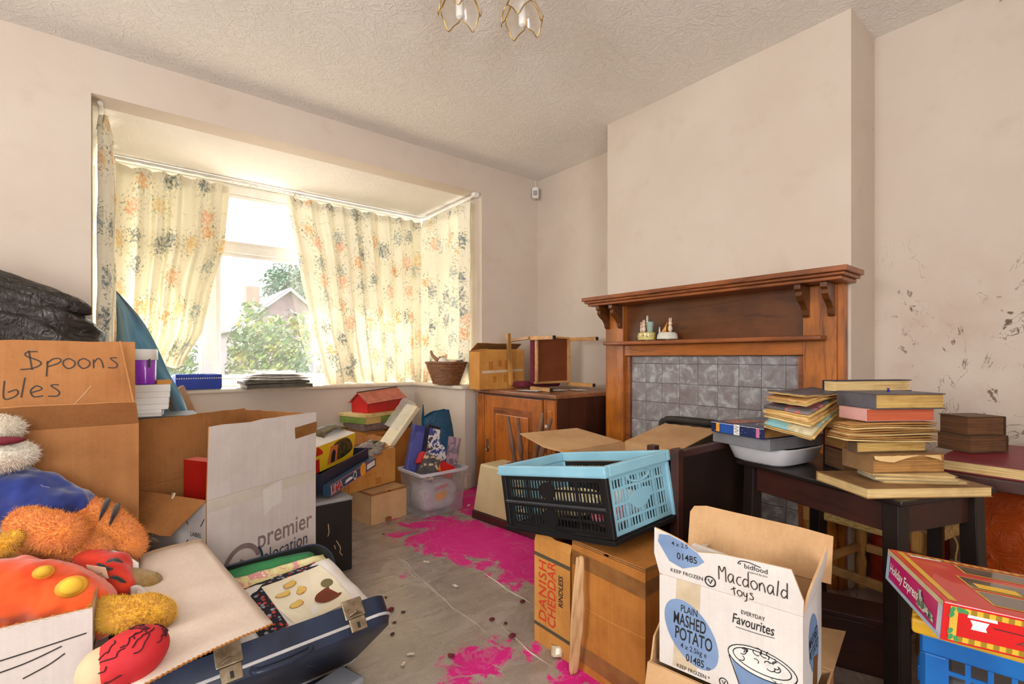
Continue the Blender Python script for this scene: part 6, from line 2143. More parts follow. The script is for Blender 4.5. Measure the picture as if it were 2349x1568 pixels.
# ================================================================== the dark table
TZ = .65
tA, tB = at(2070, 1150, z=TZ), at(1688, 1052, z=TZ)
tyaw = math.atan2(tA.y - tB.y, tA.x - tB.x)          # front runs from B (far left) to A (near)
tl = (tA - tB).length
tw = .43
tc = front_loc(tB, tyaw, tl, tw, 0)
tbl = thing('dark_table', 'near-black wooden table loaded with old books', 'table', tc, tyaw)
ob('table_top', MB().bb(-tl / 2, tl / 2, -tw / 2, tw / 2, TZ - .018, TZ), m_dark, par=tbl, bev=.005)
for y in (-1, 1):
    ob('apron', MB().bb(-tl / 2 + .07, tl / 2 - .06, y * (tw / 2 - .045) - .01, y * (tw / 2 - .045) + .01, TZ - .11, TZ - .0185), m_darkred, par=tbl)
for x in (-1, 1):
    ob('apron', MB().bb(x * (tl / 2 - .05) - .01, x * (tl / 2 - .05) + .01, -tw / 2 + .065, tw / 2 - .065, TZ - .11, TZ - .0185), m_darkred, par=tbl)
for x in (-1, 1):
    for y in (-1, 1):
        p1 = (x * (tl / 2 - .045), y * (tw / 2 - .042), TZ - .0185)
        p0 = (x * (tl / 2 - .032), y * (tw / 2 - .030), 0)
        lg = ob('leg', MB().bar(p0, p1, .046, .046, up=(0, 1, 0)), m_dark, par=tbl, bev=.003)


def bkpose(pl, pn, pr, d0, th):
    """width, depth, base-centre and yaw of a book whose near corner shows at column pn"""
    th = R(th)
    c, s = math.cos(th), math.sin(th)
    a, l, r_ = (pn - CX) / FPX, (pl - CX) / FPX, (pr - CX) / FPX
    l0 = a * d0
    w_ = (r_ * d0 - l0) / (c - r_ * s)
    dp = (l0 - l * d0) / (l * c + s)
    N0 = RT * l0 + FW * d0
    u = RT * c + FW * s
    v = -RT * s + FW * c
    return w_, dp, N0 + u * w_ / 2 + v * dp / 2, math.atan2(u.y, u.x)


m_pg_y = pages_mat('yellowed_pages', (206, 172, 102), (166, 122, 58))
m_pg_c = pages_mat('cream_pages', (224, 196, 140), (196, 158, 98))
m_pg_b = pages_mat('brown_pages', (186, 138, 76), (134, 88, 42))
m_pg_d = pages_mat('dark_brown_pages', (120, 82, 50), (78, 48, 28))
m_cv_grey = M('slate_cover', (92, 90, 100), (70, 66, 72), rough=.45, sc=14)
m_cv_tan = M('tan_cover', (150, 112, 70), (120, 84, 50), rough=.6, sc=12)
m_cv_pink = M('pink_dust_jacket', (222, 172, 164), (206, 150, 142), rough=.55)
m_cv_or = M('orange_pages', (204, 104, 68), (180, 84, 52), rough=.8, sc=5, st=(1, 1, 60))
m_cv_navy = M('navy_cover', (38, 34, 66), (28, 26, 50), rough=.45)
m_cv_mar = M('maroon_cover', (134, 32, 48), (112, 22, 38), rough=.45, sc=4)
m_cv_br = M('brown_cover', (104, 78, 54), (80, 56, 38), rough=.55)


def book(label, pose, z, t, cover, page, board=.003, spine='L', dz=0, group='old books on the dark table', name='book', cat='book', over=.004):
    w_, dp, c, yaw = pose
    r_ = thing(name, label, cat, (c.x, c.y, z), yaw, group)
    ob('page_block', MB().bb(-w_ / 2 + over, w_ / 2 - over, -dp / 2 + over, dp / 2 - over, board, t - board), page, par=r_, bev=.0015)
    ob('front_cover', MB().bb(-w_ / 2, w_ / 2, -dp / 2, dp / 2, t - board + .0002, t), cover, par=r_, bev=.001)
    ob('back_cover', MB().bb(-w_ / 2, w_ / 2, -dp / 2, dp / 2, 0, board - .0002), cover, par=r_, bev=.001)
    sp = {'L': (-w_ / 2, -w_ / 2 + board, -dp / 2, dp / 2), 'B': (-w_ / 2, w_ / 2, dp / 2 - board, dp / 2), 'R': (w_ / 2 - board, w_ / 2, -dp / 2, dp / 2)}[spine]
    ob('spine', MB().bb(*sp, board, t - board), cover, par=r_)
    return r_


e = .0006
# main column, from the table up
book('large flat brown album at the bottom of the tall book stack', bkpose(1872, 1990, 2278, 1.375, 3), TZ + e, .030, m_cv_tan, m_pg_c, .002, 'B', over=.002)
z = TZ + .031
pb1 = bkpose(1965, 2010, 2205, 1.43, -4)
for k, (dx, dy, t_, lb_) in enumerate(((.02, -.015, .007, 'cream pamphlet lying on the big flat album'), (.0, .0, .010, 'grey-green pamphlet second above the big flat album'), (-.004, .004, .009, 'thin cream booklet under the worn thick book'))):
    w_, dp, c, yaw = pb1
    book(lb_, (w_ * (1 - .03 * k), dp, c + Vector((dx, dy, 0)), yaw - .07 * k), z, t_, [m_pg_c, M('grey_green_paper', (178, 172, 150), (150, 144, 122), rough=.8), m_pg_c][k], m_pg_c, .001, 'L', name='pamphlet', cat='pamphlet')
    z += t_ + e
wz = z
wp = bkpose(1932, 2003, 2172, 1.43, 4)
wb_ = book('worn thick book with torn brown cover in the middle of the tall stack', wp, z, .056, m_cv_tan, m_pg_b, .002, 'L')
ob('torn_cover', MB().grid(14, 4, lambda u, v: Vector((-wp[0] / 2 + u * wp[0] * .9, -wp[1] / 2 - .003 - .004 * v, .053 - .018 * v * (.5 + .5 * math.sin(u * 7)) + .004 * nz((u * 9, v, 1))))), M('torn_paper', (228, 194, 140), (206, 168, 112), rough=.85), par=wb_, sol=.001)
z += .056 + e
book('small brown book under the fanned loose pages', bkpose(1945, 1965, 2128, 1.45, 6), z, .034, m_cv_br, m_pg_y, .003, 'L')
z += .034 + e
# fanned loose magazine
lp_ = bkpose(1897, 1940, 2150, 1.43, 2)
lm_ = thing('loose_magazine', 'fanned magazine with loose brown pages under the pink book', 'magazine', (lp_[2].x, lp_[2].y, z), lp_[3], 'old books on the dark table')
for k in range(9):
    a = k / 8

    def pg(u, v, a=a, k=k):
        return Vector(((u - .5) * lp_[0] * (1 - .07 * a) + .012 * a, (v - .5) * lp_[1] * .98 + .01 * nz((k, 0, 0), 3.1), .002 + a * .054 + .004 * math.sin(u * 5 + k) * a * (1 - a) * 2 + .012 * (1 - u) ** 3 * (.5 - a)))
    ob('page', MB().grid(10, 4, pg), m_pg_b if k % 3 else m_pg_c, par=lm_, smooth=1, sol=.0028)
z += .060
book('book in a pink dust jacket with orange page edges near the stack top', bkpose(1925, 1987, 2148, 1.45, 4), z, .037, m_cv_pink, m_cv_or, .002, 'L')
w_, dp, c, yaw = bkpose(1925, 1987, 2148, 1.45, 4)
z += .037 + e
tg = bkpose(1920, 2008, 2170, 1.43, 5)
g_ = book('thick gilt-edged book with slate cover near the top of the tall stack', tg, z, .046, m_cv_grey, m_pg_y, .003, 'L')
z += .046 + e
pn_ = tag(ob('pushpin', MB().lathe([(.004, 0), (.005, .002), (.003, .004), (.003, .008), (.005, .010), (.0, .0105)], 12), M('cobalt_bead', (30, 30, 140), rough=.3), loc=(tg[2].x + .012, tg[2].y + .005, z), smooth=40), 'small dark blue pin lying on the gilt-edged book', 'pin')
# navy book behind, raised on its own pile
zb = TZ + e
for k, (lb_, t_, mt, pg_) in enumerate((('black bound book at the bottom of the hidden pile behind the stack', .075, m_gblack, m_pg_d), ('crimson book glimpsed behind the loose magazine', .066, m_cv_mar, m_pg_b), ('brown book in the hidden pile below the navy book', .074, m_cv_br, m_pg_b), ('dull green book under the navy book', .064, M('dull_green_cover', (74, 84, 66), (56, 64, 50), rough=.55), m_pg_b))):
    book(lb_, bkpose(1888, 1935, 2050, 1.70, -3 + 2 * k), zb, t_, mt, pg_, .003, 'B')
    zb += t_ + e
book('navy blue book with pale page edges, at the back top of the books', bkpose(1886, 1915, 2092, 1.66, 12), zb, .040, m_cv_navy, m_pg_c, .003, 'B')

# magazines sliding off on the left of the stack, resting on the navy book pile
m_mag = [patch_mat('faded_magazine_cover_%d' % k, c, 16, .55) for k, c in enumerate(([(208, 196, 160), (180, 172, 140), (120, 170, 176), (222, 210, 176)], [(214, 172, 112), (196, 150, 90), (226, 190, 134)], [(120, 112, 112), (176, 100, 100), (90, 84, 84), (206, 180, 140)], [(204, 160, 100), (176, 130, 80), (222, 186, 132)]))]
mz = .786
labels = ['magazine with a faded blue picture, lowest of the sliding magazine pile', 'tan magazine second from the bottom of the sliding pile', 'old magazine with curled tan cover in the middle of the sliding pile', 'magazine with grey and red cover below the top of the sliding pile', 'thin slate-covered magazine on top of the sliding pile']
for k in range(5):
    po = [(1752, 1862, 1925, 1.50, 40), (1748, 1855, 1930, 1.52, 38), (1747, 1850, 1932, 1.53, 36), (1756, 1848, 1936, 1.55, 33), (1762, 1840, 1940, 1.57, 24)][k]
    w_, dp, c, yaw = bkpose(*po)
    w_, dp = min(w_, .24), min(dp, .26)
    til = [(-15, 11), (-12, 8), (-9, 6), (-6, 4), (-2, 3)][k]
    r_ = thing('magazine', labels[k], 'magazine', (c.x, c.y, [.838, .862, .886, .908, .930][k]), Euler((R(til[1]), R(til[0]), yaw)), 'sliding magazine pile on the dark table')
    t_ = [.016, .020, .018, .014, .008][k]
    s_ = k * 2.3

    def top(u, v, w_=w_, dp=dp, s_=s_):
        return Vector(((u - .5) * w_, (v - .5) * dp, .006 * math.sin(u * 3 + s_) + .003 * nz((u * 5, v * 4, s_))))
    for j in range(3):
        ob('cover' if j == 2 else 'pages', MB().grid(10, 10, lambda u, v, j=j: top(u, v) * 1 + Vector((.003 * math.sin(j * 5 + s_), .004 * math.cos(j * 3), t_ * j / 2.6))), [m_pg_c, m_pg_y, m_mag[k % 4]][j] if k < 4 else [m_pg_c, m_pg_y, m_cv_grey][j], par=r_, smooth=1, sol=t_ / 3.2)

# blue starry box, grey case, white tray
wt = bkpose(1652, 1800, 1905, 1.70, 30)
wy = thing('white_tray', 'white rounded plastic tray under the grey case on the dark table', 'tray', (wt[2].x, wt[2].y, TZ + e), wt[3])
mb = MB()
rings = []
for ins, zz_ in ((.045, .0), (.02, .012), (.0, .066), (.004, .070), (.012, .066), (.03, .018), (.05, .010)):
    a, b = wt[0] / 2 - ins, wt[1] / 2 - ins
    rings.append([Vector((a * math.copysign(abs(math.cos(q)) ** .45, math.cos(q)), b * math.copysign(abs(math.sin(q)) ** .45, math.sin(q)), zz_)) for q in (2 * PI * i / 44 for i in range(44))])
n = 44
mb.add([p for r_ in rings for p in r_], [(k * n + i, k * n + (i + 1) % n, (k + 1) * n + (i + 1) % n, (k + 1) * n + i) for k in range(6) for i in range(n)] + [tuple(range(n))[::-1], tuple(6 * n + i for i in range(n))])
ob('tray', mb, M('white_plastic', (226, 224, 228), (214, 212, 216), rough=.3), par=wy, smooth=50)
gp = bkpose(1635, 1766, 1912, 1.70, 27)
gc = thing('grey_case', 'flat grey card case between the white tray and the blue starry box', 'case', (gp[2].x, gp[2].y, TZ + .0715), gp[3])
ob('body', MB().bb(-gp[0] / 2, gp[0] / 2, -gp[1] / 2, gp[1] / 2, 0, .038), M('grey_card', (126, 126, 132), (104, 102, 104), rough=.55), par=gc, bev=.002)
ob('lid_line', MB().bb(-gp[0] / 2 - .001, gp[0] / 2 + .001, -gp[1] / 2 - .001, gp[1] / 2 + .001, .0385, .0415), M('grey_card_lid', (140, 140, 146), rough=.55), par=gc)
bp = bkpose(1632, 1753, 1880, 1.70, 27)
bs_ = book('blue annual with planets and stars on its cover, on the grey case', bp, TZ + .1135, .040, M('starry_blue_cover', (22, 40, 92), (16, 26, 64), sc=5, rough=.3, coat=.3), m_pg_b, .003, 'L', group=None)
bw, bd = bp[0], bp[1]
TF = ((-bw / 2, -bd / 2, .040), (1, 0, 0), (0, 1, 0))
decal(bs_, 'planet_print', ring(bw * .30, bd * .72, bw * .27, bd * .20, 24)[:-1], patch_mat('rusty_planet', [(150, 92, 72), (186, 126, 96), (120, 72, 60), (206, 160, 124)], 20, .35), TF)
decal(bs_, 'planet_print', ring(bw * .42, bd * .24, bw * .22, bd * .14, 22)[:-1], patch_mat('olive_planet', [(120, 108, 66), (176, 164, 110), (90, 84, 56)], 24, .35), TF)
ink(bs_, [ring(bw * .42, bd * .24, bw * .27, bd * .18, 26)], .004, m_white, TF, name='planet_ring', smooth=0)
decal(bs_, 'orange_lettering', [(bw * .50, bd * .48), (bw * .90, bd * .40), (bw * .92, bd * .54), (bw * .52, bd * .62)], patch_mat('orange_title', [(222, 130, 50), (236, 170, 70), (196, 96, 40)], 60, .35), TF)
decal(bs_, 'pink_print', [(bw * .72, bd * .16), (bw * .92, bd * .16), (bw * .92, bd * .26), (bw * .72, bd * .28)], PRINT('pink_flash', (200, 92, 112)), TF)
SF = ((-bw / 2, bd / 2, 0), (0, -1, 0), (0, 0, 1))
decal(bs_, 'spine_panel', [(bd * .18, .002), (bd * .44, .002), (bd * .44, .038), (bd * .18, .038)], PRINT('bright_blue_panel', (20, 76, 160)), SF)
decal(bs_, 'spine_label', [(bd * .45, .001), (bd * .56, .001), (bd * .56, .039), (bd * .45, .039)], m_white, SF)
decal(bs_, 'spine_mark', [(bd * .10, .004), (bd * .17, .004), (bd * .17, .036), (bd * .10, .036)], m_orangeink, SF)
decal(bs_, 'spine_mark', [(bd * .86, .003), (bd * .92, .003), (bd * .92, .037), (bd * .86, .037)], PRINT('spine_pink', (214, 120, 160)), SF)
ink(bs_, [[(bd * .475, .034), (bd * .54, .030), (bd * .475, .024), (bd * .54, .018), (bd * .475, .012), (bd * .54, .006)]], .0016, m_black, SF, name='spine_scrawl', eps=.0014)
rnd = random.Random(2)
for k in range(12):
    x, y = rnd.uniform(.05, .98) * bd, rnd.uniform(.006, .034)
    decal(bs_, 'star_print', [(x, y - .0014), (x + .0014, y), (x, y + .0014), (x - .0014, y)], m_white, SF, eps=.0010)
ob('white_edge', MB().bar((-bw / 2 - .0005, bd / 2, .0365), (-bw / 2 - .0005, -bd / 2, .0365), .0012, .0015), m_white, par=bs_)

# ================================================================== low table with the maroon book, orange bags, rush stool
T2 = .668
st2 = thing('side_table', 'dark plank-topped side table against the stained wall, under the maroon book', 'table', (2.49, .02, 0))
ob('table_top', MB().bb(-.35, .36, -.42, .40, T2 - .038, T2), m_darkred, par=st2, bev=.003)
for x in (-.31, .335):
    for y in (-.36, .375):
        ob('leg', MB().bb(x - .02, x + .02, y - .02, y + .02, 0, T2 - .0385), m_dark, par=st2, bev=.003)
mr = (.55, .46, Vector((2.43, .15, 0)), R(-4))
book('big maroon cloth-bound book lying on the side table', mr, T2 + e, .040, m_cv_mar, m_pg_c, .004, 'B', group=None)
book('crumbling dark brown book on the maroon book, behind the tall stack', (.16, .125, Vector((2.455, .345, 0)), R(-30)), T2 + .042, .060, m_cv_br, m_pg_d, .003, 'R')
book('ragged dark brown book on top of the crumbling one, behind the tall stack', (.145, .115, Vector((2.455, .345, 0)), R(-36)), T2 + .1028, .068, m_cv_br, m_pg_d, .002, 'R')
cy = thing('shallow_tray', 'shallow wooden tray with white papers at the back of the side table', 'tray', (2.795, -.03, T2 + e), R(0))
ob('tray', MB().bb(-.04, .05, -.20, .22, 0, .006).bb(-.04, -.033, -.20, .22, .006, .05).bb(.043, .05, -.20, .22, .006, .05).bb(-.033, .043, -.20, -.193, .006, .05).bb(-.033, .043, .213, .22, .006, .05), M('pale_yellow_wood', (206, 176, 118), (186, 152, 94), rough=.55), par=cy, bev=.001)
ob('paper', MB().bb(-.028, .038, -.05, .17, .0065, .05), m_whitep, par=cy, bev=.002)
m_obag = bag_mat('orange_carrier_plastic', (222, 96, 22), .38, .40)


def sack(par, nm, rx, ry, h, mat, seed, e_=.55):
    def fn(u, v):
        ph = 2 * PI * u
        k = (min(1, v / .10 + .25)) * (1 - .40 * max(0, v - .72) / .28)
        p = Vector((rx * math.copysign(abs(math.cos(ph)) ** e_, math.cos(ph)) * k, ry * math.copysign(abs(math.sin(ph)) ** e_, math.sin(ph)) * k, h * v))
        q = 1 + .16 * (ridged((p.x, p.y, p.z * .8), 5.5, seed, 4) - .45)
        return Vector((p.x * q, p.y * q, p.z + .02 * v * math.sin(3 * ph + seed)))
    mb = MB().grid(70, 44, fn)
    n0 = 44 * 71
    mb.add([fn(i / 70, 1) for i in range(70)], [tuple(range(70))])
    return ob(nm, mb, mat, par=par, smooth=1)


ob1 = thing('orange_bag', 'full orange plastic bag on the floor under the side table', 'carrier bag', (2.62, .19, .002))
sack(ob1, 'bag', .155, .185, .60, m_obag, 3)
ob('bag_handle', MB().tube(cr([(-.10, -.10, .50), (-.17, -.12, .45), (-.20, -.10, .36), (-.19, -.03, .33)], 6), .010, 6), m_obag, par=ob1, smooth=60)
ob2 = thing('orange_bag', 'dark red-orange plastic bag slumped behind the rush stool', 'carrier bag', (2.775, .60, .002))
sack(ob2, 'bag', .105, .13, .38, bag_mat('red_orange_plastic', (178, 48, 22), .35, .35), 9)

# rush-seated stool
rs = thing('rush_stool', 'pale wooden stool with a worn rush seat beneath the dark table', 'stool', (2.43, .59, 0), R(-10))
m_rush = NT('woven_rush')
_n = m_rush.noise(m_rush.mapping(m_rush.coord(), (60, 60, 400)), 1, 3)
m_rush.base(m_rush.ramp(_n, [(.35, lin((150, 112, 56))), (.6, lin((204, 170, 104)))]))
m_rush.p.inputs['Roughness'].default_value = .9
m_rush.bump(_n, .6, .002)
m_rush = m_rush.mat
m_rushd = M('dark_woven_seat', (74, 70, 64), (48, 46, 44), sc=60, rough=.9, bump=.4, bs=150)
sh2 = .42
for x in (-.19, .19):
    for y in (-.19, .19):
        prof = [(.020, 0), (.020, .08), (.024, .12), (.016, .15), (.024, .19), (.024, .26), (.015, .29), (.026, .33), (.027, sh2 - .06)]
        lg = ob('leg', MB().lathe(prof, 14, (x, y, 0)), m_pine_z, par=rs, smooth=50)
        ob('leg_block', MB().bb(x - .028, x + .028, y - .028, y + .028, sh2 - .0595, sh2 + .018), m_pine_z, par=lg, bev=.008)
for k in range(4):
    a = k * PI / 2
    M4 = Matrix.Rotation(a, 4, 'Z')
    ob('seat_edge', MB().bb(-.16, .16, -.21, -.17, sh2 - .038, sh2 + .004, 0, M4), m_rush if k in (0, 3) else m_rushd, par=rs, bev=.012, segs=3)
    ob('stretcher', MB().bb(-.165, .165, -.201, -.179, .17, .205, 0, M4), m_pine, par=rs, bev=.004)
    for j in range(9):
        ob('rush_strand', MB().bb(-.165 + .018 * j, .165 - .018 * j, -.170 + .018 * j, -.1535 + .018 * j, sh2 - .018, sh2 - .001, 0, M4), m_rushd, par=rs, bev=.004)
ob('loose_strand', MB().tube(cr([(.0, -.211, sh2 - .03), (.006, -.219, sh2 - .06), (-.004, -.217, sh2 - .10), (.002, -.215, sh2 - .13)], 5), .0028, 5), m_rush, par=rs)
lbx = thing('low_wooden_box', 'low dark brown wooden box on the floor under the table', 'wooden box', (1.98, .58, 0), R(-70))
ob('body', MB().bb(-.15, .15, -.07, .07, 0, .17), m_darkred, par=lbx, bev=.004)
ob('lid', MB().bb(-.155, .155, -.075, .075, .1705, .19), m_darkred, par=lbx, bev=.004)

# ================================================================== train set box on the blue crate
bcx = thing('blue_crate', 'bright blue plastic crate with a yellow rim under the train set box', 'crate', front_loc((1.2525, .2524), R(-80), .52, .36, 0), R(-80))
BW, BD, BH = .52, .36, .528
lf = [((-BW / 2, -BD / 2, .02), (1, 0, 0), BW), ((-BW / 2, BD / 2, .02), (0, -1, 0), BD), ((BW / 2, -BD / 2, .02), (0, 1, 0), BD)]
ob('base', MB().bb(-BW / 2, BW / 2, -BD / 2, BD / 2, 0, .0195), m_plastic_bl, par=bcx, bev=.004)
for O, U_, wl in lf:
    O, U_ = Vector(O), Vector(U_)
    N_ = U_.cross(Vector((0, 0, 1)))
    M4 = Matrix((U_, Vector((0, 0, 1)), N_)).transposed().to_4x4()
    M4.translation = O
    H1 = BH - .052
    rt_ = ob('crate_wall', MB().bb(0, wl, 0, .03, -.008, 0, 0, M4).bb(0, wl, H1 - .035, H1, -.008, 0, 0, M4).bb(0, .04, .03, H1 - .035, -.012, 0, 0, M4).bb(wl - .04, wl, .03, H1 - .035, -.012, 0, 0, M4).bb(.04, wl - .04, H1 * .50, H1 * .57, -.012, .002, 0, M4), m_plastic_bl, par=bcx, bev=.003)
    ob('clip', MB().bb(.04, .10, H1 * .52, H1 * .60, .002, .010, 0, M4), m_plastic_bl, par=rt_, bev=.003)
    nx = int((wl - .08) / .030)
    for i in range(nx + 1):
        x = .04 + (wl - .08) * i / nx
        ob('upright', MB().bb(x - .004, x + .004, .03, H1 - .035, -.006, -.001, 0, M4), m_plastic_bl, par=rt_)
    nyy = int((H1 - .065) / .026)
    for j in range(1, nyy):
        y = .03 + (H1 - .065) * j / nyy
        ob('cross_bar', MB().bb(.04, wl - .04, y - .004, y + .004, -.0055, -.0012, 0, M4), m_plastic_bl, par=rt_)
ob('rim', MB().bb(-BW / 2 - .012, BW / 2 + .012, -BD / 2 - .012, -BD / 2 + .01, BH - .030, BH).bb(-BW / 2 - .012, BW / 2 + .012, BD / 2 - .01, BD / 2 + .012, BH - .030, BH).bb(-BW / 2 - .012, -BW / 2 + .01, -BD / 2 + .01, BD / 2 - .01, BH - .030, BH).bb(BW / 2 - .01, BW / 2 + .012, -BD / 2 + .01, BD / 2 - .01, BH - .030, BH), m_plastic_y, par=bcx, bev=.006)
ctn = tag(ob('crate_lining', MB().bb(-.22, .22, -.14, .14, .021, .40), m_greytop, loc=front_loc((1.2525, .2524), R(-80), .52, .36, 0), rot=(0, 0, R(-80)), bev=.01), 'grey bundle of clothing filling the blue crate', 'clothing')

# train set
q0, q1, q2 = at(2165, 1378, d=.86), at(2040, 1258, d=1.12), at(2349, 1418, d=.82)
Ux = (q2 - q0).normalized()
Uy = (q1 - q0)
Uy = (Uy - Ux * Uy.dot(Ux)).normalized()
Nz_ = Ux.cross(Uy)
dep = (q1 - q0).length
TM = Matrix((Ux, Uy, Nz_)).transposed()
tw_, td_, th_ = .56, dep, .068
ts = thing('train_set_box', 'red boxed toy train set with a clear window, on the blue crate', 'toy box', q0 + Ux * tw_ / 2 + Uy * td_ / 2 - Nz_ * th_, TM.to_euler())
m_tsred = M('glossy_red_card', (208, 24, 26), (190, 16, 22), rough=.28, coat=.4)
m_gold = stripe_mat('gold_border_print', (212, 172, 50), (150, 120, 30), 'x', 60, rough=.35)
m_goldp = PRINT('gold_line', (214, 168, 60), .35)
m_magenta = M('magenta_card', (206, 44, 120), (186, 30, 96), rough=.3, coat=.3)
hx, hy_ = tw_ / 2, td_ / 2
ob('body', MB().bb(-hx, hx, -hy_, hy_, 0, th_, [0, 0, 0, 0, 0, 1]), [m_tsred, m_magenta], par=ts, bev=.002)
TT = ((-hx, -hy_, th_), (1, 0, 0), (0, 1, 0))
decal(ts, 'gold_border', [(.012, .012), (.024, .012), (.024, td_ - .012), (.012, td_ - .012)], m_goldp, TT)
decal(ts, 'gold_border', [(.03, td_ - .022), (tw_ - .01, td_ - .022), (tw_ - .01, td_ - .010), (.03, td_ - .010)], m_gold, TT)
m_win = M('dark_window_contents', (104, 92, 84), (70, 60, 54), sc=14, rough=.12, coat=.6)
for y0, y1, x0, x1 in ((.035, td_ * .34, .085, .40), (td_ * .40, td_ * .60, .085, .42), (td_ * .72, td_ * .88, .11, .36)):
    decal(ts, 'gold_border', [(x0 - .004, y0 - .004), (x1 + .004, y0 - .004), (x1 + .004, y1 + .004), (x0 - .004, y1 + .004)], m_goldp, TT)
    decal(ts, 'window', [(x0, y0), (x1, y0), (x1, y1), (x0, y1)], m_win, TT, eps=.0010)
for k in range(3):
    x = .095 + k * .095
    decal(ts, 'yellow_card', [(x, td_ * .41), (x + .065, td_ * .41), (x + .065, td_ * .50), (x, td_ * .50)], m_plastic_y, TT, eps=.0014)
decal(ts, 'white_card', [(.20, td_ * .63), (.34, td_ * .63), (.34, td_ * .70), (.20, td_ * .70)], m_whitep, TT, eps=.0012)
decal(ts, 'white_title_print', [(.034, td_ * .89), (.085, td_ * .90), (.095, td_ * .94), (.06, td_ * .96), (.03, td_ * .94)], m_white, TT)
for k in range(6):
    decal(ts, 'white_letter_print', [(.42 + .022 * k, td_ * .75), (.436 + .022 * k, td_ * .75), (.436 + .022 * k, td_ * .82), (.42 + .022 * k, td_ * .82)], m_white, TT)
decal(ts, 'white_title_print', [(.44, td_ * .46), (.54, td_ * .46), (.54, td_ * .49), (.45, td_ * .50)], m_white, TT)
FF = ((-hx, -hy_, 0), (1, 0, 0), (0, 0, 1))
for y0, y1 in ((.004, .013), (th_ - .014, th_ - .005)):
    decal(ts, 'gold_border', [(.022, y0), (tw_ - .005, y0), (tw_ - .005, y1), (.022, y1)], m_gold, FF)
decal(ts, 'gold_border', [(.010, .004), (.021, .004), (.021, th_ - .005), (.010, th_ - .005)], m_goldp, FF)
m_holly = PRINT('holly_green', (60, 140, 84), .35)
for x, y in ((.013, .010), (.021, .008), (.012, .020), (.013, th_ - .011), (.022, th_ - .009), (.012, th_ - .02), (.03, th_ - .010)):
    decal(ts, 'holly_leaf', ring(x, y, .006, .0035, 8, rot=x * 90)[:-1], m_holly, FF, eps=.0011)
decal(ts, 'white_mark', [(.04, .030), (.062, .030), (.060, .036), (.064, .046), (.038, .046), (.042, .038)], m_white, FF)
decal(ts, 'white_title_print', [(.034, .049), (.075, .049), (.074, .054), (.035, .054)], m_white, FF)
decal(ts, 'train_print', [(.10, .022), (.26, .020), (.26, .034), (.20, .036), (.12, .034)], patch_mat('train_picture', [(40, 70, 50), (150, 40, 40), (60, 50, 54), (200, 60, 50)], 70, .35), FF, eps=.0009)
ink(ts, [[(.07, .040), (.16, .038), (.30, .036)]], .0016, m_black, FF, name='track_line')
EF = ((-hx, hy_, 0), (0, -1, 0), (0, 0, 1))
decal(ts, 'pale_border', [(0, 0), (td_, 0), (td_, .008), (0, .008)], PRINT('lilac_border', (176, 186, 206), .35), EF)
decal(ts, 'pale_border', [(0, th_ - .010), (td_, th_ - .010), (td_, th_), (0, th_)], PRINT('gold_pale_border', (206, 190, 150), .35), EF)
decal(ts, 'pale_border', [(0, .008), (.018, .008), (.018, th_ - .01), (0, th_ - .01)], PRINT('pale_blue_border', (170, 190, 216), .35), EF)
decal(ts, 'pale_border', [(td_ - .018, .008), (td_, .008), (td_, th_ - .01), (td_ - .018, th_ - .01)], PRINT('pale_grey_border', (200, 204, 216), .35), EF)
text(ts, 'Holiday Express', .028, m_white, EF, .022, .024, bold=.015, shear=.15, sx=.85)
decal(ts, 'train_print', [(td_ * .62, .016), (td_ * .9, .014), (td_ * .88, .026), (td_ * .72, .034), (td_ * .68, .050), (td_ * .63, .048)], patch_mat('steam_engine_picture', [(52, 66, 110), (200, 190, 170), (90, 110, 90), (30, 30, 50)], 60, .35), EF, eps=.0010)

# ---------------------------------------------------------------- ornaments on the lower mantel shelf
m_por = M('pale_porcelain', (238, 214, 194), (226, 192, 168), sc=40, rough=.3, coat=.4)
m_pory = M('yellow_glaze', (226, 206, 130), (200, 190, 110), sc=50, rough=.3, coat=.4)
m_porw = M('white_glaze', (230, 226, 216), (214, 212, 196), sc=30, rough=.3, coat=.4)
m_porg = M('pale_green_glaze', (164, 186, 174), (140, 166, 156), sc=40, rough=.3, coat=.4)
m_poro = M('orange_glaze', (222, 158, 70), (196, 128, 44), sc=40, rough=.3, coat=.4)
pos1, pos2 = at(1484, 781, X=2.475), at(1531, 780, X=2.475)


def critter(par, c, s, mat, lean=0):
    mb = MB().ell(Vector(c) + Vector((0, 0, .018 * s)), (.011 * s, .010 * s, .018 * s), 12, 8).ell(Vector(c) + Vector((0, lean * .006, .041 * s)), (.0095 * s, .009 * s, .0105 * s), 12, 8)
    ob('animal_figure', mb, mat, par=par, smooth=1)
    for sx in (-1, 1):
        ob('ear', MB().ell(Vector(c) + Vector((.0, sx * .0045 * s, .058 * s)), (.003 * s, .0032 * s, .011 * s), 8, 6), mat, par=par, smooth=1)


f1 = thing('china_ornament', 'yellow-based china ornament with small animals round a green tub', 'ornament', (pos1.x, pos1.y, 1.1525))
ob('base', MB().lathe([(.052, .004), (.054, .01), (.052, .044), (.046, .050), (.0, .051)], 28), m_pory, par=f1, smooth=40)
ob('foot', MB().lathe([(.010, 0), (.010, .0045), (0, .0046)], 10), m_porw, par=f1)
ob('tub', MB().lathe([(.016, .05), (.022, .10), (.024, .112), (.018, .112), (.0, .108)], 18, (.0, -.022, 0)), m_porg, par=f1, smooth=40)
critter(f1, (-.012, .030, .050), .95, m_por)
critter(f1, (-.022, .006, .050), 1.1, m_por)
critter(f1, (.004, .0, .098), .80, m_porw)
for k in range(7):
    a = R(120 + 24 * k)
    ob('flower_boss', MB().ell((.054 * math.cos(a), .054 * math.sin(a), .024 + .006 * (k % 2)), .0055, 8, 6), [m_poro, m_porg, m_por][k % 3], par=f1, smooth=1)
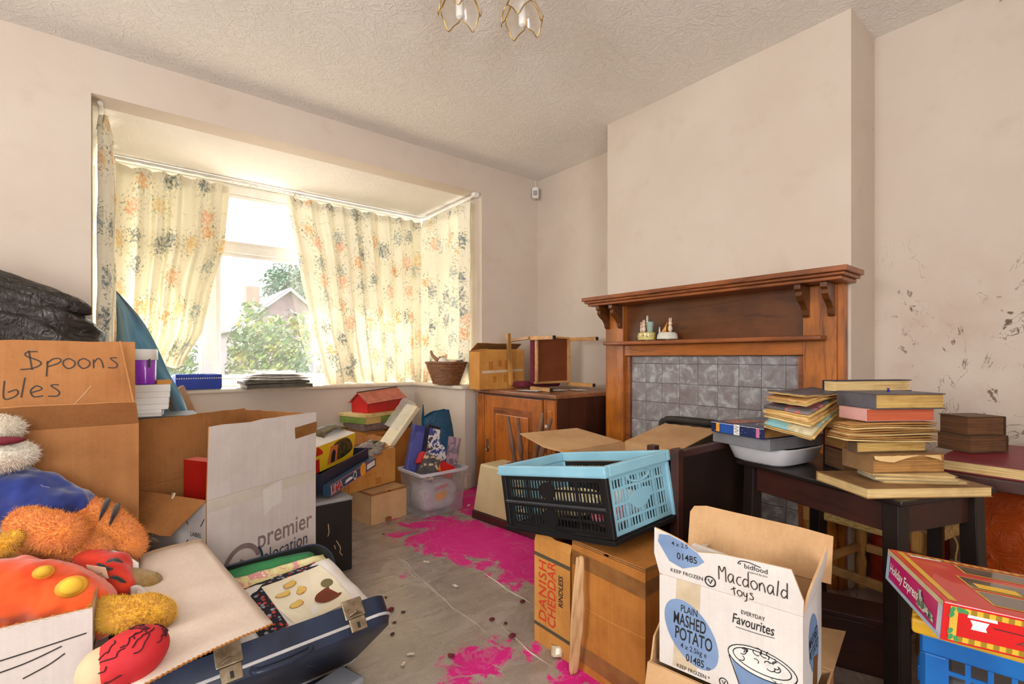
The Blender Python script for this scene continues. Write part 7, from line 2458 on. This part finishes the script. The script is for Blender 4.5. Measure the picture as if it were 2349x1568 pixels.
f2 = thing('china_ornament', 'white-based china ornament with an animal beside an orange shell', 'ornament', (pos2.x, pos2.y, 1.1525))
ob('base', MB().lathe([(.056, .004), (.060, .008), (.056, .034), (.046, .044), (.0, .046)], 28), m_porw, par=f2, smooth=40)
ob('foot', MB().lathe([(.010, 0), (.010, .0045), (0, .0046)], 10), m_porw, par=f2)
mb = MB().grid(14, 10, lambda u, v: Vector((-.006 + .016 * math.cos(u * PI), .012 + .034 * v * math.cos((u - .5) * 1.2) - .018, .045 + (.058 - .052 * v) * math.sin(u * PI) ** .8)))
ob('shell', mb, m_poro, par=f2, smooth=1, sol=.004)
critter(f2, (-.008, -.024, .043), 1.25, m_por)
critter(f2, (-.016, .042, .040), .55, m_porw)

# ---------------------------------------------------------------- litter on the floor
rnd = random.Random(77)
m_dred = M('dark_red_scrap', (112, 30, 40), (84, 20, 30), rough=.9)
m_wscr = M('pale_scrap', (226, 214, 196), (206, 190, 168), rough=.8)
m_bscr = M('brown_scrap', (76, 52, 44), rough=.9)
spots = [(760, 1370, 'r'), (738, 1362, 'w'), (745, 1368, 'w'), (896, 1400, 'r'), (925, 1404, 'b'), (880, 1225, 'b'), (1035, 1505, 'r'), (1128, 1422, 'r'), (1160, 1430, 'b'), (1175, 1460, 'r'), (1198, 1380, 'r'), (942, 1502, 'w'), (925, 1525, 'w'), (855, 1444, 'w'),
         (1045, 1345, 'w'), (978, 1290, 'w'), (900, 1455, 'b'), (770, 1540, 'r'), (1075, 1160, 'w'), (1092, 1168, 'w'), (1290, 1500, 'w'), (905, 1428, 'b'), (885, 1370, 'b'), (845, 1462, 'b'), (790, 1395, 'w')]
kinds = {'r': ('dark red carpet fluff scrap', m_dred, 'red carpet scraps on the floor'), 'w': ('pale torn paper scrap', m_wscr, 'pale paper scraps on the floor'), 'b': ('small brown crumb of dirt', m_bscr, 'brown crumbs on the floor')}
for px, pyy, k in spots:
    p = at(px, pyy, z=0)
    s_ = rnd.uniform(.010, .018) * (.6 if k == 'b' else 1)
    ph = rnd.uniform(0, 9)
    if k == 'w':
        mb = MB().grid(4, 3, lambda u, v: Vector(((u - .5) * s_ * 2, (v - .5) * s_ * rnd.uniform(.7, 1.2), .002 + .004 * abs(math.sin(u * 4 + ph)))))
        o = ob('paper_scrap', mb, kinds[k][1], loc=(p.x, p.y, 0), rot=(0, 0, ph), sol=.001)
    else:
        o = ob('carpet_scrap' if k == 'r' else 'dirt_crumb', MB().ell((0, 0, s_ * .3), (s_, s_ * .7, s_ * .3), 10, 6, fn=lambda q: 1 + .45 * nz(q * 2 + Vector((ph, 0, 0)), 1.3)), kinds[k][1], loc=(p.x, p.y, 0), rot=(0, 0, ph))
    where = 'beside the open suitcase' if px < 870 else 'beside the cheddar carton' if px > 1150 else 'near the clear tub' if pyy < 1300 else 'in the middle of the bare floor'
    tag(o, kinds[k][0] + ' ' + where, 'scrap', kinds[k][2])
